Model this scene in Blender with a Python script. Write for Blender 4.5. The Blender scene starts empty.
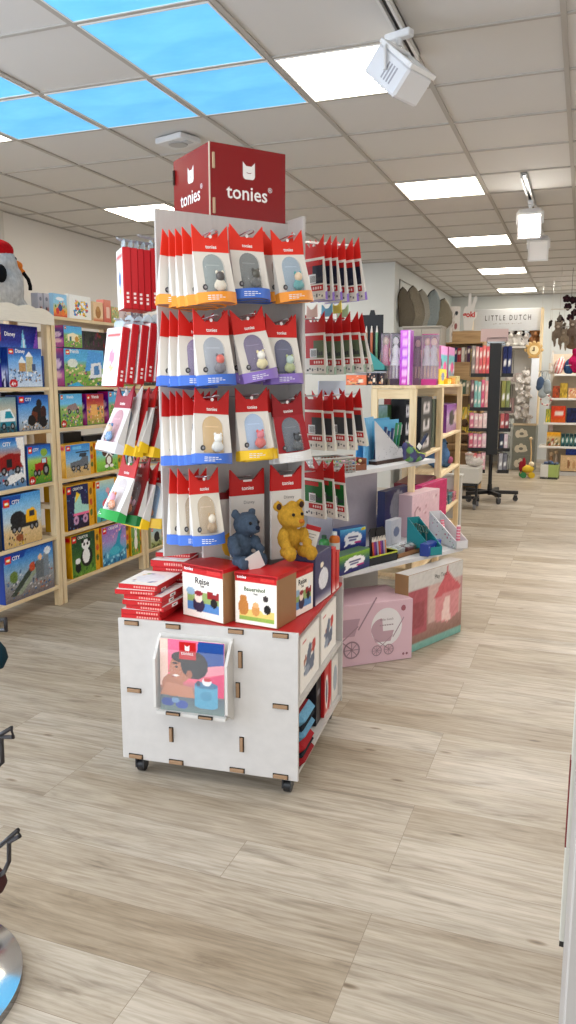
import bpy, math, random
import numpy as np
from mathutils import Matrix, Vector, noise as mnoise

random.seed(7)
sc = bpy.context.scene
COL = sc.collection
R = math.radians

# ------------------------------------------------------------------ camera calibration (photo survey)
FPX = 786.0; CAM_H = 1.42
YAW = R(20.4); TILT = R(9.53)
_f0 = np.array([-math.sin(YAW), math.cos(YAW), 0.0]); _r = np.array([math.cos(YAW), math.sin(YAW), 0.0]); _z = np.array([0, 0, 1.0])
_fw = math.cos(TILT) * _f0 - math.sin(TILT) * _z; _up = math.sin(TILT) * _f0 + math.cos(TILT) * _z
_c = np.array([0, 0, CAM_H])
def ray(px, py): return _fw + _r * (px - 288) / FPX + _up * (512 - py) / FPX
def at_z(px, py, z):
    d = ray(px, py); return _c + d * (z - CAM_H) / d[2]
def at_x(px, py, X):
    d = ray(px, py); return _c + d * X / d[0]
def at_y(px, py, Y):
    d = ray(px, py); return _c + d * Y / d[1]
def at_plane(px, py, p, n):
    d = ray(px, py); n = np.array([n[0], n[1], 0.0]); p = np.array([p[0], p[1], 0.0])
    return _c + d * (((p - _c) @ n) / (d @ n))

# ------------------------------------------------------------------ materials
def lin(c):
    out = []
    for x in c[:3]:
        x = x / 255.0
        out.append(x / 12.92 if x <= 0.04045 else ((x + 0.055) / 1.055) ** 2.4)
    return out
def lin_arr(a):
    a = np.clip(np.asarray(a, float) / 255.0, 0, 1)
    return np.where(a <= 0.04045, a / 12.92, ((a + 0.055) / 1.055) ** 2.4)

MATS = {}
def newmat(name):
    m = bpy.data.materials.new(name); m.use_nodes = True
    nt = m.node_tree; b = nt.nodes['Principled BSDF']
    MATS[name] = m
    return m, nt, b
def L(nt, a, ao, b, bi): nt.links.new(a.outputs[ao], b.inputs[bi])
def noise_node(nt, scale, detail=4, rough=.55, vec=None):
    n = nt.nodes.new('ShaderNodeTexNoise'); n.inputs['Scale'].default_value = scale
    n.inputs['Detail'].default_value = detail; n.inputs['Roughness'].default_value = rough
    if vec is not None: nt.links.new(vec, n.inputs['Vector'])
    return n
def mapping(nt, scale, coord='Object', rot=(0, 0, 0)):
    tc = nt.nodes.new('ShaderNodeTexCoord'); mp = nt.nodes.new('ShaderNodeMapping')
    mp.inputs['Scale'].default_value = scale; mp.inputs['Rotation'].default_value = rot
    nt.links.new(tc.outputs[coord], mp.inputs['Vector'])
    return mp.outputs['Vector']
def bump(nt, b, src, out, strength, dist=.002):
    n = nt.nodes.new('ShaderNodeBump'); n.inputs['Strength'].default_value = strength; n.inputs['Distance'].default_value = dist
    nt.links.new(src.outputs[out], n.inputs['Height']); L(nt, n, 'Normal', b, 'Normal')
def ramp(nt, src, out, stops):
    r = nt.nodes.new('ShaderNodeValToRGB'); e = r.color_ramp.elements
    while len(e) < len(stops): e.new(.5)
    for k, (p, c) in enumerate(stops):
        e[k].position = p; e[k].color = (*lin(c), 1)
    nt.links.new(src.outputs[out], r.inputs['Fac'])
    return r

def colmat(name, rough, spec=.5, metal=0, bumpscale=None, bumpstr=.2, bumpdist=.001, alpha=None, trans=0, var=0):
    """surface whose own colour is read from the mesh's printed / dyed colour attribute"""
    m, nt, b = newmat(name)
    a = nt.nodes.new('ShaderNodeAttribute'); a.attribute_name = 'Col'
    src = a
    b.inputs['Roughness'].default_value = rough; b.inputs['Metallic'].default_value = metal
    b.inputs['Specular IOR Level'].default_value = spec
    if var:
        n0 = noise_node(nt, 14, 5); mx = nt.nodes.new('ShaderNodeMix'); mx.data_type = 'RGBA'; mx.blend_type = 'MULTIPLY'
        mx.inputs[0].default_value = 1
        r = ramp(nt, n0, 'Fac', [(.3, (255 - var,) * 3), (.7, (255,) * 3)])
        L(nt, a, 'Color', mx, 6); nt.links.new(r.outputs['Color'], mx.inputs[7]); nt.links.new(mx.outputs[2], b.inputs['Base Color'])
    else:
        L(nt, a, 'Color', b, 'Base Color')
    if bumpscale:
        n = noise_node(nt, bumpscale, 3); bump(nt, b, n, 'Fac', bumpstr, bumpdist)
    if trans: b.inputs['Transmission Weight'].default_value = trans; b.inputs['IOR'].default_value = 1.2
    if alpha is not None: b.inputs['Alpha'].default_value = alpha
    return m
colmat('card', .42, .35)
colmat('gloss', .36, .3)
colmat('laminate', .22, .6)
colmat('foil', .3, .5, metal=.75, bumpscale=22, bumpstr=.9, bumpdist=.03)
colmat('matte', .75, .3, var=10)
colmat('paint', .5, .4, bumpscale=300, bumpstr=.05, var=8)
colmat('plastic', .3, .5)
colmat('plush', .95, .1, bumpscale=260, bumpstr=.9, bumpdist=.004, var=40)
colmat('fabric', .85, .2, bumpscale=600, bumpstr=.4, var=25)
colmat('metal', .28, .5, metal=1)
colmat('black_metal', .4, .5)
colmat('clear', .08, .5, alpha=.13)
colmat('acrylic', .04, .5, alpha=.07)
colmat('chrome', .07, .5, metal=1)
colmat('frosted', .35, .5, alpha=.5)

def woodmat(name, light, dark, axis='Z'):
    m, nt, b = newmat(name)
    s = {'Z': (14, 14, .9), 'Y': (14, .9, 14), 'X': (.9, 14, 14)}[axis]
    v = mapping(nt, s)
    n = noise_node(nt, 3, 6, .6, v); n.inputs['Distortion'].default_value = .6
    r = ramp(nt, n, 'Fac', [(.3, dark), (.55, light), (.8, [min(255, c + 8) for c in light])])
    L(nt, r, 'Color', b, 'Base Color'); b.inputs['Roughness'].default_value = .55
    bump(nt, b, n, 'Fac', .08)
    return m
for ax in 'XYZ':
    woodmat('pine_' + ax, (236, 213, 172), (216, 186, 138), ax)
    woodmat('oak_' + ax, (196, 160, 112), (166, 128, 84), ax)

def emitmat(name, col, strength, mottled=0):
    m, nt, b = newmat(name)
    b.inputs['Base Color'].default_value = (*lin(col), 1)
    b.inputs['Emission Color'].default_value = (*lin(col), 1); b.inputs['Emission Strength'].default_value = strength
    if mottled:
        v = mapping(nt, (1.5, 3, 1)); n = noise_node(nt, 1.6, 5, .6, v)
        r = ramp(nt, n, 'Fac', [(.35, mottled), (.75, col)])
        L(nt, r, 'Color', b, 'Emission Color')
    return m
emitmat('panel_warm', (255, 246, 228), 7.0)
emitmat('panel_blue', (112, 198, 242), .5, (62, 156, 220))
emitmat('lamp_white', (255, 252, 245), 40.0)
emitmat('added_daylight', (222, 236, 255), 4.2)

# floor: oak-look vinyl planks laid across the shop
def floormat():
    m, nt, b = newmat('vinyl_planks')
    tc = nt.nodes.new('ShaderNodeTexCoord')
    mp = nt.nodes.new('ShaderNodeMapping'); L(nt, tc, 'Object', mp, 'Vector'); mp.inputs['Location'].default_value = (.455, -.112, 0)
    br = nt.nodes.new('ShaderNodeTexBrick')
    br.offset = .37; br.offset_frequency = 3; br.squash = 1
    br.inputs['Color1'].default_value = (0, 0, 0, 1); br.inputs['Color2'].default_value = (1, 1, 1, 1); br.inputs['Mortar'].default_value = (.5, .5, .5, 1)
    br.inputs['Scale'].default_value = 1; br.inputs['Mortar Size'].default_value = .0009; br.inputs['Mortar Smooth'].default_value = .3
    br.inputs['Brick Width'].default_value = 1.22; br.inputs['Row Height'].default_value = .1955; br.inputs['Bias'].default_value = 0
    L(nt, mp, 'Vector', br, 'Vector')
    # each plank gets its own slice of grain
    add = nt.nodes.new('ShaderNodeVectorMath'); add.operation = 'MULTIPLY_ADD'
    add.inputs[1].default_value = (0, 0, 7.3); L(nt, br, 'Color', add, 0)
    L(nt, tc, 'Object', add, 2)
    def grain(s, scale, det, ro, dist):
        mm = nt.nodes.new('ShaderNodeMapping'); mm.inputs['Scale'].default_value = s; L(nt, add, 'Vector', mm, 'Vector')
        n = noise_node(nt, scale, det, ro, mm.outputs['Vector']); n.inputs['Distortion'].default_value = dist
        return n
    g1 = grain((1.1, 7, 1), 2.2, 7, .62, 1.1); g2 = grain((3, 45, 1), 2, 4, .6, .3); g3 = grain((.7, 2.2, 1), 1.3, 3, .5, .4)
    r1 = ramp(nt, g1, 'Fac', [(.28, (156, 146, 133)), (.44, (197, 188, 174)), (.72, (218, 210, 197))])
    r2 = ramp(nt, g2, 'Fac', [(.32, (200, 194, 186)), (.6, (255, 255, 255))])
    r3 = ramp(nt, g3, 'Fac', [(.3, (222, 214, 203)), (.7, (255, 255, 255))])
    r4 = ramp(nt, br, 'Color', [(0, (226, 219, 208)), (1, (255, 255, 255))])
    # knots
    mk = nt.nodes.new('ShaderNodeMapping'); mk.inputs['Scale'].default_value = (2.2, 6.5, 1); L(nt, add, 'Vector', mk, 'Vector')
    vo = nt.nodes.new('ShaderNodeTexVoronoi'); vo.inputs['Scale'].default_value = 1.25; L(nt, mk, 'Vector', vo, 'Vector')
    r5 = ramp(nt, vo, 'Distance', [(0, (112, 94, 78)), (.045, (186, 172, 156)), (.085, (255, 255, 255))])
    cur = r1.outputs['Color']
    for r, f in ((r2, .7), (r3, .9), (r4, 1), (r5, .8)):
        mx = nt.nodes.new('ShaderNodeMix'); mx.data_type = 'RGBA'; mx.blend_type = 'MULTIPLY'; mx.inputs[0].default_value = f
        nt.links.new(cur, mx.inputs[6]); nt.links.new(r.outputs['Color'], mx.inputs[7]); cur = mx.outputs[2]
    mj = nt.nodes.new('ShaderNodeMix'); mj.data_type = 'RGBA'; L(nt, br, 'Fac', mj, 0)
    nt.links.new(cur, mj.inputs[6]); mj.inputs[7].default_value = (*lin((128, 112, 94)), 1)
    nt.links.new(mj.outputs[2], b.inputs['Base Color'])
    b.inputs['Roughness'].default_value = .42; b.inputs['Specular IOR Level'].default_value = .4
    bump(nt, b, g2, 'Fac', .05, .001)
floormat()

def plaster(name, col):
    m, nt, b = newmat(name)
    n = noise_node(nt, 3, 6); r = ramp(nt, n, 'Fac', [(.3, [c - 5 for c in col]), (.7, col)])
    L(nt, r, 'Color', b, 'Base Color'); b.inputs['Roughness'].default_value = .85
    n2 = noise_node(nt, 120, 3); bump(nt, b, n2, 'Fac', .08, .002)
plaster('wall_paint', (222, 219, 215))
plaster('wall_cool', (222, 226, 226))
plaster('ceiling_tile', (212, 210, 207))
plaster('grid_metal', (178, 173, 166))

# ------------------------------------------------------------------ mesh builder
_text_cache = {}
def text_geo(s, bold=0.0):
    key = (s, bold)
    if key in _text_cache: return _text_cache[key]
    cu = bpy.data.curves.new('lettering', 'FONT'); cu.body = s; cu.resolution_u = 2; cu.offset = bold
    cu.align_x = 'CENTER'; cu.align_y = 'CENTER'
    o = bpy.data.objects.new('lettering', cu); COL.objects.link(o)
    bpy.context.view_layer.update()
    me = bpy.data.meshes.new_from_object(o.evaluated_get(bpy.context.evaluated_depsgraph_get()))
    v = [tuple(x.co) for x in me.vertices]; f = [tuple(p.vertices) for p in me.polygons]
    bpy.data.objects.remove(o); bpy.data.curves.remove(cu); bpy.data.meshes.remove(me)
    xs = [p[0] for p in v] or [0, 1]; ys = [p[1] for p in v] or [0, 1]
    cx, cy = (min(xs) + max(xs)) / 2, (min(ys) + max(ys)) / 2
    v = [(p[0] - cx, p[1] - cy) for p in v]
    _text_cache[key] = (v, f, max(xs) - min(xs), max(ys) - min(ys))
    return _text_cache[key]

class MB:
    def __init__(s): s.v = []; s.f = []; s.c = []; s.m = []; s.sm = []; s.M = None
    def add(s, vs, fs, col, mat=0, smooth=False):
        o = len(s.v)
        if s.M is not None: vs = [tuple(s.M @ Vector(p)) for p in vs]
        s.v.extend(vs)
        for f in fs:
            s.f.append(tuple(i + o for i in f)); s.c.append(col); s.m.append(mat); s.sm.append(smooth)
        return s
    def box(s, x0, x1, y0, y1, z0, z1, col, mat=0, bev=0.0):
        if bev <= 0:
            vs = [(x, y, z) for x in (x0, x1) for y in (y0, y1) for z in (z0, z1)]
            return s.add(vs, [(0, 1, 3, 2), (4, 6, 7, 5), (0, 4, 5, 1), (2, 3, 7, 6), (0, 2, 6, 4), (1, 5, 7, 3)], col, mat)
        b = min(bev, (x1 - x0) / 2.01, (y1 - y0) / 2.01, (z1 - z0) / 2.01)
        vs = []; idx = {}
        C = [(x0, x1), (y0, y1), (z0, z1)]
        for i in (0, 1):
            for j in (0, 1):
                for k in (0, 1):
                    for a in range(3):
                        p = []
                        for ax, t in enumerate((i, j, k)):
                            base = C[ax][t]; p.append(base if ax == a else base + (b if t == 0 else -b))
                        idx[i, j, k, a] = len(vs); vs.append(tuple(p))
        fs = []
        for a in range(3):
            o = [x for x in range(3) if x != a]
            for t in (0, 1):
                q = []
                for (p, r) in ((0, 0), (1, 0), (1, 1), (0, 1)):
                    k = [0, 0, 0]; k[a] = t; k[o[0]] = p; k[o[1]] = r; q.append(idx[(*k, a)])
                fs.append(tuple(q))
        for a in range(3):
            o = [x for x in range(3) if x != a]
            for p in (0, 1):
                for r in (0, 1):
                    q = []
                    for t, w in ((0, o[0]), (1, o[0]), (1, o[1]), (0, o[1])):
                        k = [0, 0, 0]; k[a] = t; k[o[0]] = p; k[o[1]] = r; q.append(idx[(*k, w)])
                    fs.append(tuple(q))
        for i in (0, 1):
            for j in (0, 1):
                for k in (0, 1): fs.append((idx[i, j, k, 0], idx[i, j, k, 1], idx[i, j, k, 2]))
        return s.add(vs, fs, col, mat)
    def cbox(s, c, d, col, mat=0, bev=0.0):
        return s.box(c[0] - d[0] / 2, c[0] + d[0] / 2, c[1] - d[1] / 2, c[1] + d[1] / 2, c[2] - d[2] / 2, c[2] + d[2] / 2, col, mat, bev)
    def prism(s, pts, y0, y1, col, mat=0, plane='xz'):
        """polygon in a plane, extruded from y0 to y1 along the missing axis"""
        n = len(pts)
        def P(p, t): return (p[0], t, p[1]) if plane == 'xz' else ((p[0], p[1], t) if plane == 'xy' else (t, p[0], p[1]))
        vs = [P(p, y0) for p in pts] + [P(p, y1) for p in pts]
        fs = [tuple(range(n)), tuple(range(2 * n - 1, n - 1, -1))] + [(i, i + n, (i + 1) % n + n, (i + 1) % n) for i in range(n)]
        return s.add(vs, fs, col, mat)
    def cyl(s, p0, p1, r0, r1=None, col=(200, 200, 200), n=12, mat=0, smooth=True, caps=True):
        r1 = r0 if r1 is None else r1
        p0 = Vector(p0); p1 = Vector(p1); d = (p1 - p0).normalized()
        a = d.orthogonal().normalized(); b = d.cross(a)
        vs = []
        for p, r in ((p0, r0), (p1, r1)):
            for i in range(n):
                t = 2 * math.pi * i / n; vs.append(tuple(p + a * (r * math.cos(t)) + b * (r * math.sin(t))))
        s.add(vs, [(i, (i + 1) % n, (i + 1) % n + n, i + n) for i in range(n)], col, mat, smooth)
        if caps: s.add(vs, [tuple(range(n - 1, -1, -1)), tuple(range(n, 2 * n))], col, mat)
        return s
    def tube(s, path, r, col, n=7, mat=0):
        P = [Vector(p) for p in path]; vs = []; rings = len(P)
        up = None
        for i, p in enumerate(P):
            d = ((P[min(i + 1, rings - 1)] - P[max(i - 1, 0)])).normalized()
            if up is None: a = d.orthogonal().normalized()
            else:
                a = up - d * up.dot(d); a = a.normalized() if a.length > 1e-6 else d.orthogonal().normalized()
            up = a; b = d.cross(a)
            for k in range(n):
                t = 2 * math.pi * k / n; vs.append(tuple(p + a * (r * math.cos(t)) + b * (r * math.sin(t))))
        fs = [(i * n + k, i * n + (k + 1) % n, (i + 1) * n + (k + 1) % n, (i + 1) * n + k) for i in range(rings - 1) for k in range(n)]
        s.add(vs, fs, col, mat, True)
        return s.add(vs, [tuple(range(n - 1, -1, -1)), tuple(range((rings - 1) * n, rings * n))], col, mat)
    def ell(s, c, r, col, nu=14, nv=9, mat=0, rot=None):
        vs = []; r = (r, r, r) if not hasattr(r, '__len__') else r
        Rm = Matrix.Identity(3) if rot is None else rot
        for j in range(nv + 1):
            ph = math.pi * j / nv
            for i in range(nu):
                t = 2 * math.pi * i / nu
                p = Rm @ Vector((r[0] * math.sin(ph) * math.cos(t), r[1] * math.sin(ph) * math.sin(t), r[2] * math.cos(ph)))
                vs.append((c[0] + p[0], c[1] + p[1], c[2] + p[2]))
        fs = [(j * nu + i, (j + 1) * nu + i, (j + 1) * nu + (i + 1) % nu, j * nu + (i + 1) % nu) for j in range(nv) for i in range(nu)]
        return s.add(vs, fs, col, mat, True)
    def lathe(s, prof, c, col, n=20, mat=0):
        vs = []
        for r, z in prof:
            for i in range(n):
                t = 2 * math.pi * i / n; vs.append((c[0] + r * math.cos(t), c[1] + r * math.sin(t), c[2] + z))
        fs = [(j * n + i, j * n + (i + 1) % n, (j + 1) * n + (i + 1) % n, (j + 1) * n + i) for j in range(len(prof) - 1) for i in range(n)]
        s.add(vs, fs, col, mat, True)
        k = len(prof) - 1
        return s.add(vs, [tuple(range(n - 1, -1, -1)), tuple(range(k * n, k * n + n))], col, mat)
    def text(s, t, x, z, y, col, w=None, h=None, mat=0, bold=0.0, shear=0.0, mirror=1):
        """flat lettering on a front face (local xz plane at depth y, read from -y)"""
        v, f, tw, th = text_geo(t, bold)
        k = (w / tw) if w else (h / th)
        kz = (h / th) if (h and w) else k
        vs = [(x + p[0] * k * mirror + shear * p[1] * k, y, z + p[1] * kz) for p in v]
        return s.add(vs, f, col, mat)
    def grid(s, P, nx, ny, colfn, mat=0):
        """printed panel: P(u,v)->xyz, colour picture sampled at every grid point"""
        U, V = np.meshgrid(np.linspace(0, 1, nx + 1), np.linspace(0, 1, ny + 1))
        C = colfn(U, V)
        o = len(s.v)
        vs = [P(U[j, i], V[j, i]) for j in range(ny + 1) for i in range(nx + 1)]
        if s.M is not None: vs = [tuple(s.M @ Vector(p)) for p in vs]
        s.v.extend(vs)
        for j in range(ny):
            for i in range(nx):
                a = j * (nx + 1) + i
                s.f.append((o + a, o + a + 1, o + a + nx + 2, o + a + nx + 1))
                s.c.append([C[j, i], C[j, i + 1], C[j + 1, i + 1], C[j + 1, i]]); s.m.append(mat); s.sm.append(False)
        return s
    def mesh(s, name, mats):
        me = bpy.data.meshes.new(name); me.from_pydata(s.v, [], s.f)
        for m in ([mats] if isinstance(mats, str) else mats): me.materials.append(MATS[m])
        at = me.color_attributes.new('Col', 'FLOAT_COLOR', 'CORNER')
        buf = np.ones((len(me.loops), 4), np.float32); k = 0
        for f, c in zip(s.f, s.c):
            n = len(f); buf[k:k + n, :3] = c if not isinstance(c, list) else np.array(c); k += n
        buf[:, :3] = lin_arr(buf[:, :3])
        at.data.foreach_set('color', buf.ravel())
        me.polygons.foreach_set('material_index', s.m); me.polygons.foreach_set('use_smooth', s.sm)
        me.update()
        return me
    def build(s, name, mats='card', parent=None, bevel=0):
        o = bpy.data.objects.new(name, s.mesh(name, mats)); COL.objects.link(o)
        if parent is not None: o.parent = parent
        if bevel:
            b = o.modifiers.new('Bevel', 'BEVEL'); b.width = bevel; b.segments = 2; b.limit_method = 'ANGLE'
        return o

def fuse(mb, name, mats, col, parent=None, voxel=.006, smooth=6, fuzz=0.0):
    """one continuous surface from overlapping volumes"""
    o = mb.build(name, mats)
    r = o.modifiers.new('r', 'REMESH'); r.mode = 'VOXEL'; r.voxel_size = voxel; r.use_smooth_shade = True
    sm = o.modifiers.new('s', 'SMOOTH'); sm.iterations = smooth; sm.factor = .5
    bpy.context.view_layer.update()
    me = bpy.data.meshes.new_from_object(o.evaluated_get(bpy.context.evaluated_depsgraph_get()))
    old = o.data; o.modifiers.clear(); o.data = me; bpy.data.meshes.remove(old); me.name = name
    n = len(me.vertices); co = np.empty(n * 3); me.vertices.foreach_get('co', co); co = co.reshape(-1, 3)
    if fuzz:
        no = np.empty(n * 3); me.vertices.foreach_get('normal', no); no = no.reshape(-1, 3)
        for i in range(n):
            q = Vector(co[i]) * 95
            co[i] += no[i] * fuzz * (mnoise.noise(q) + .6 * mnoise.noise(q * 2.3))
        me.vertices.foreach_set('co', co.ravel())
    at = me.color_attributes.get('Col')
    if at: me.color_attributes.remove(at)
    at = me.color_attributes.new('Col', 'FLOAT_COLOR', 'POINT')
    buf = np.ones((n, 4), np.float32); buf[:, :3] = lin_arr(col(co) if callable(col) else col)
    at.data.foreach_set('color', buf.ravel())
    if not me.materials: me.materials.append(MATS[mats])
    me.polygons.foreach_set('use_smooth', [True] * len(me.polygons)); me.update()
    if parent is not None: o.parent = parent
    return o

# ------------------------------------------------------------------ scene bookkeeping
def tag(o, label, cat, group=None, kind=None):
    if label: o['label'] = label
    if cat: o['category'] = cat
    if group: o['group'] = group
    if kind: o['kind'] = kind
    return o
def thing(name, label, cat, loc=(0, 0, 0), rz=0.0, group=None, rx=0.0, ry=0.0):
    o = bpy.data.objects.new(name, None); COL.objects.link(o); o.empty_display_size = .05
    o.rotation_mode = 'ZYX' if False else 'XYZ'
    o.location = loc; o.rotation_euler = (rx, ry, rz)
    return tag(o, label, cat, group)
def dup(root, loc, rz=0.0, label=None, group=None, rx=0.0, ry=0.0):
    r = root.copy(); COL.objects.link(r); r.location = loc; r.rotation_euler = (rx, ry, rz)
    if label: r['label'] = label
    if group: r['group'] = group
    for ch in list(root.children):
        c = ch.copy(); COL.objects.link(c); c.parent = r
        for g in list(ch.children):
            d = g.copy(); COL.objects.link(d); d.parent = c
    return r
def struct(mb, name, mats):
    o = mb.build(name, mats); o['kind'] = 'structure'; return o
def clear_label(o):
    for k in ('label',):
        if k in o: del o[k]
ORD = ['foremost', 'second from front', 'third from front', 'fourth from front', 'fifth from front', 'sixth from front']

# ------------------------------------------------------------------ printed pictures
def art(bg, shapes=(), clutter=None, grainamt=8, seed=1):
    """bg: list of (v,colour) from bottom to top. shapes in unit coordinates."""
    def fn(U, V):
        rng = np.random.RandomState(seed)
        vs = [b[0] for b in bg]
        C = np.stack([np.interp(V, vs, [b[1][k] for b in bg]) for k in range(3)], -1).astype(float)
        def put(s):
            k = s[0]
            if k == 'e':
                _, cx, cy, rx, ry, c = s; m = ((U - cx) / rx) ** 2 + ((V - cy) / ry) ** 2 <= 1
            elif k == 'r':
                _, x0, y0, x1, y1, c = s; m = (U >= x0) & (U <= x1) & (V >= y0) & (V <= y1)
            else:
                _, pts, c = s; m = np.zeros(U.shape, bool); n = len(pts)
                for i in range(n):
                    x1, y1 = pts[i]; x2, y2 = pts[(i + 1) % n]
                    if y1 == y2: continue
                    cr = ((y1 > V) != (y2 > V)) & (U < (x2 - x1) * (V - y1) / (y2 - y1) + x1); m ^= cr
            C[m] = c
        for cl in (clutter or []):
            x0, y0, x1, y1, n, r, pal = cl
            r *= .85
            for _ in range(int(n * 1.5)):
                put(('e', rng.uniform(x0, x1), rng.uniform(y0, y1), r * rng.uniform(.5, 1.3), r * rng.uniform(.5, 1.5), pal[rng.randint(len(pal))]))
        for s in shapes: put(s)
        C = 124 + (C - 128) * 1.18 + rng.normal(0, grainamt, U.shape)[..., None]
        return np.clip(C, 0, 255)
    return fn

def carton(name, label, cat, loc, rz, w, d, h, body, fn=None, nx=26, ny=22, group=None, texts=(), side=None, rx=0, ry=0, mat='gloss', sidefn=None, topcol=None, band=None):
    """printed cardboard box; front looks along local -y, origin at the bottom centre"""
    m = MB(); m.box(-w / 2, w / 2, -d / 2, d / 2, 0, h, body, 0, .0015)
    if topcol: m.box(-w / 2 + .001, w / 2 - .001, -d / 2 + .001, d / 2 - .001, h - .0004, h + .0004, topcol)
    o = m.build(name, mat); o.location = loc; o.rotation_euler = (rx, ry, rz); tag(o, label, cat, group)
    if fn:
        p = MB(); y = -d / 2 - .0006
        e = .003
        if nx >= 14: nx, ny = int(nx * 1.6), int(ny * 1.6)
        p.grid(lambda u, v: (-w / 2 + e + u * (w - 2 * e), y, e + v * (h - 2 * e)), nx, ny, fn)
        for t in texts:
            s, tx, tz, tw, tc = t[:5]
            p.text(s, -w / 2 + tx * w, tz * h, y - .0008, tc, w=tw * w, bold=.02 if len(t) < 6 else t[5])
        p.build('front_print', mat, o)
    if sidefn:
        for sgn in ((-1,) if sidefn[0] == 'l' else (1,) if sidefn[0] == 'r' else (-1, 1)):
            p = MB(); x = sgn * (w / 2 + .0006)
            p.grid(lambda u, v: (x, -sgn * (-d / 2 + .002 + (1 - u if False else u) * (d - .004)) * -1, .003 + v * (h - .006)), 8, 16, sidefn[1])
            p.build('side_print', mat, o)
    return o
# ------------------------------------------------------------------ setting
CEIL = 2.845; TX = .625; TY = .603; GX0 = -.785; GY0 = 3.555
WL = -4.76; YB = 9.8; XS = -2.25; YF = 14.3; XR = 2.6; Y0 = -2.2
m = MB(); m.box(WL - .1, XR + .1, Y0, YF + .1, -.06, 0, (180, 165, 145)); struct(m, 'floor', 'vinyl_planks')
m = MB(); m.box(WL - .1, XR + .1, Y0, YF + .1, CEIL + .006, CEIL + .08, (200, 196, 190)); struct(m, 'ceiling', 'ceiling_tile')
m = MB(); m.box(WL - .1, WL, Y0, YB, 0, CEIL + .006, (0, 0, 0)); struct(m, 'wall_left', 'wall_paint')
m = MB(); m.box(WL - .1, XS, YB, YB + .12, 0, CEIL + .006, (0, 0, 0)); struct(m, 'wall_middle', 'wall_cool')
m = MB(); m.box(XS - .12, XS, YB + .12, YF, 0, CEIL + .006, (0, 0, 0)); struct(m, 'wall_passage', 'wall_cool')
m = MB(); m.box(XS - .12, XR + .1, YF, YF + .1, 0, CEIL + .006, (0, 0, 0)); struct(m, 'wall_back', 'wall_cool')
m = MB(); m.box(XR, XR + .1, Y0, YF, 0, CEIL + .006, (0, 0, 0)); struct(m, 'wall_right', 'wall_paint')
# unseen window added in the left wall, its glowing pane brightens the floor
m = MB(); wy0, wy1, wz0, wz1 = -1.7, 2.3, .5, 2.5
for a, b, c, d in ((wy0 - .06, wy1 + .06, wz0 - .06, wz0), (wy0 - .06, wy1 + .06, wz1, wz1 + .06), (wy0 - .06, wy0, wz0, wz1), (wy1, wy1 + .06, wz0, wz1), (.27, .33, wz0, wz1)): m.box(WL, WL + .05, a, b, c, d, (226, 226, 224))
wf = struct(m, 'added_window_1', 'paint')
m = MB(); m.box(WL + .005, WL + .02, wy0, wy1, wz0, wz1, (255, 255, 255)); m.build('glow_pane', 'added_daylight', wf)
# suspended ceiling grid
m = MB()
k0 = math.ceil((WL - GX0) / TX); k1 = math.floor((XR - GX0) / TX)
for k in range(k0, k1 + 1):
    x = GX0 + k * TX; m.box(x - .012, x + .012, Y0, YF, CEIL - .002, CEIL + .0065, (0, 0, 0))
k0 = math.ceil((Y0 - GY0) / TY); k1 = math.floor((YF - GY0) / TY)
for k in range(k0, k1 + 1):
    y = GY0 + k * TY; m.box(WL, XR, y - .010, y + .010, CEIL - .001, CEIL + .0062, (0, 0, 0))
struct(m, 'trim_1', 'grid_metal')
m = MB()
for (a, b, c, d) in ((WL, WL + .022, Y0, YB), (WL, XS, YB - .022, YB), (XS, XS + .022, YB, YF), (XS, XR, YF - .022, YF)):
    m.box(a, b, c, d, CEIL - .002, CEIL + .004, (0, 0, 0))
struct(m, 'trim_2', 'grid_metal')
m = MB()
for (a, b, c, d) in ((WL, WL + .012, Y0, YB), (WL, XS, YB - .012, YB), (XS, XS + .012, YB - .012, YF), (XS, XR, YF - .012, YF)):
    m.box(a, b, c, d, 0, .06, (214, 208, 200))
struct(m, 'baseboard_back', 'paint')
# cable duct on the left wall
m = MB(); q = at_x(2.5, 240, WL + .015); m.box(WL, WL + .02, q[1] - .02, q[1] + .02, 1.4, CEIL, (206, 202, 196)); struct(m, 'trim_3', 'paint')

def ceiling_light(i, j, mat, label, group=None):
    x0 = GX0 + i * TX + .016; y0 = GY0 + j * TY + .014; x1 = x0 + TX - .032; y1 = y0 + TY - .028
    t = thing('ceiling_light', label, 'ceiling light', ((x0 + x1) / 2, (y0 + y1) / 2, CEIL), 0, group)
    w, d = (x1 - x0) / 2, (y1 - y0) / 2
    f = MB(); e = .008
    for (a, b, c, dd) in ((-w, w, -d, -d + e), (-w, w, d - e, d), (-w, -w + e, -d + e, d - e), (w - e, w, -d + e, d - e)): f.box(a, b, c, dd, -.004, .005, (235, 233, 228))
    f.build('light_frame', 'paint', t)
    g = MB(); g.box(-w + e, w - e, -d + e, d - e, -.001, .005, (255, 255, 255)); g.build('diffuser', mat, t)
for i, j, l in ((-1, 0, 'large lit white ceiling panel beside the nearest track spotlight'),
                (-1, 4, 'lit white ceiling panel second along the centre row'),
                (-1, 8, 'lit white ceiling panel third along the centre row'),
                (-1, 12, 'small lit white ceiling panel fourth along the centre row'),
                (-1, 16, 'farthest lit white ceiling panel, by the back wall'),
                (-5, 4, 'lit white ceiling panel left of the red cube'),
                (-5, 0, 'sliver of lit white ceiling panel at the left image edge, beyond the blue panels')):
    ceiling_light(i, j, 'panel_warm', l, 'white ceiling light panels')
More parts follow.
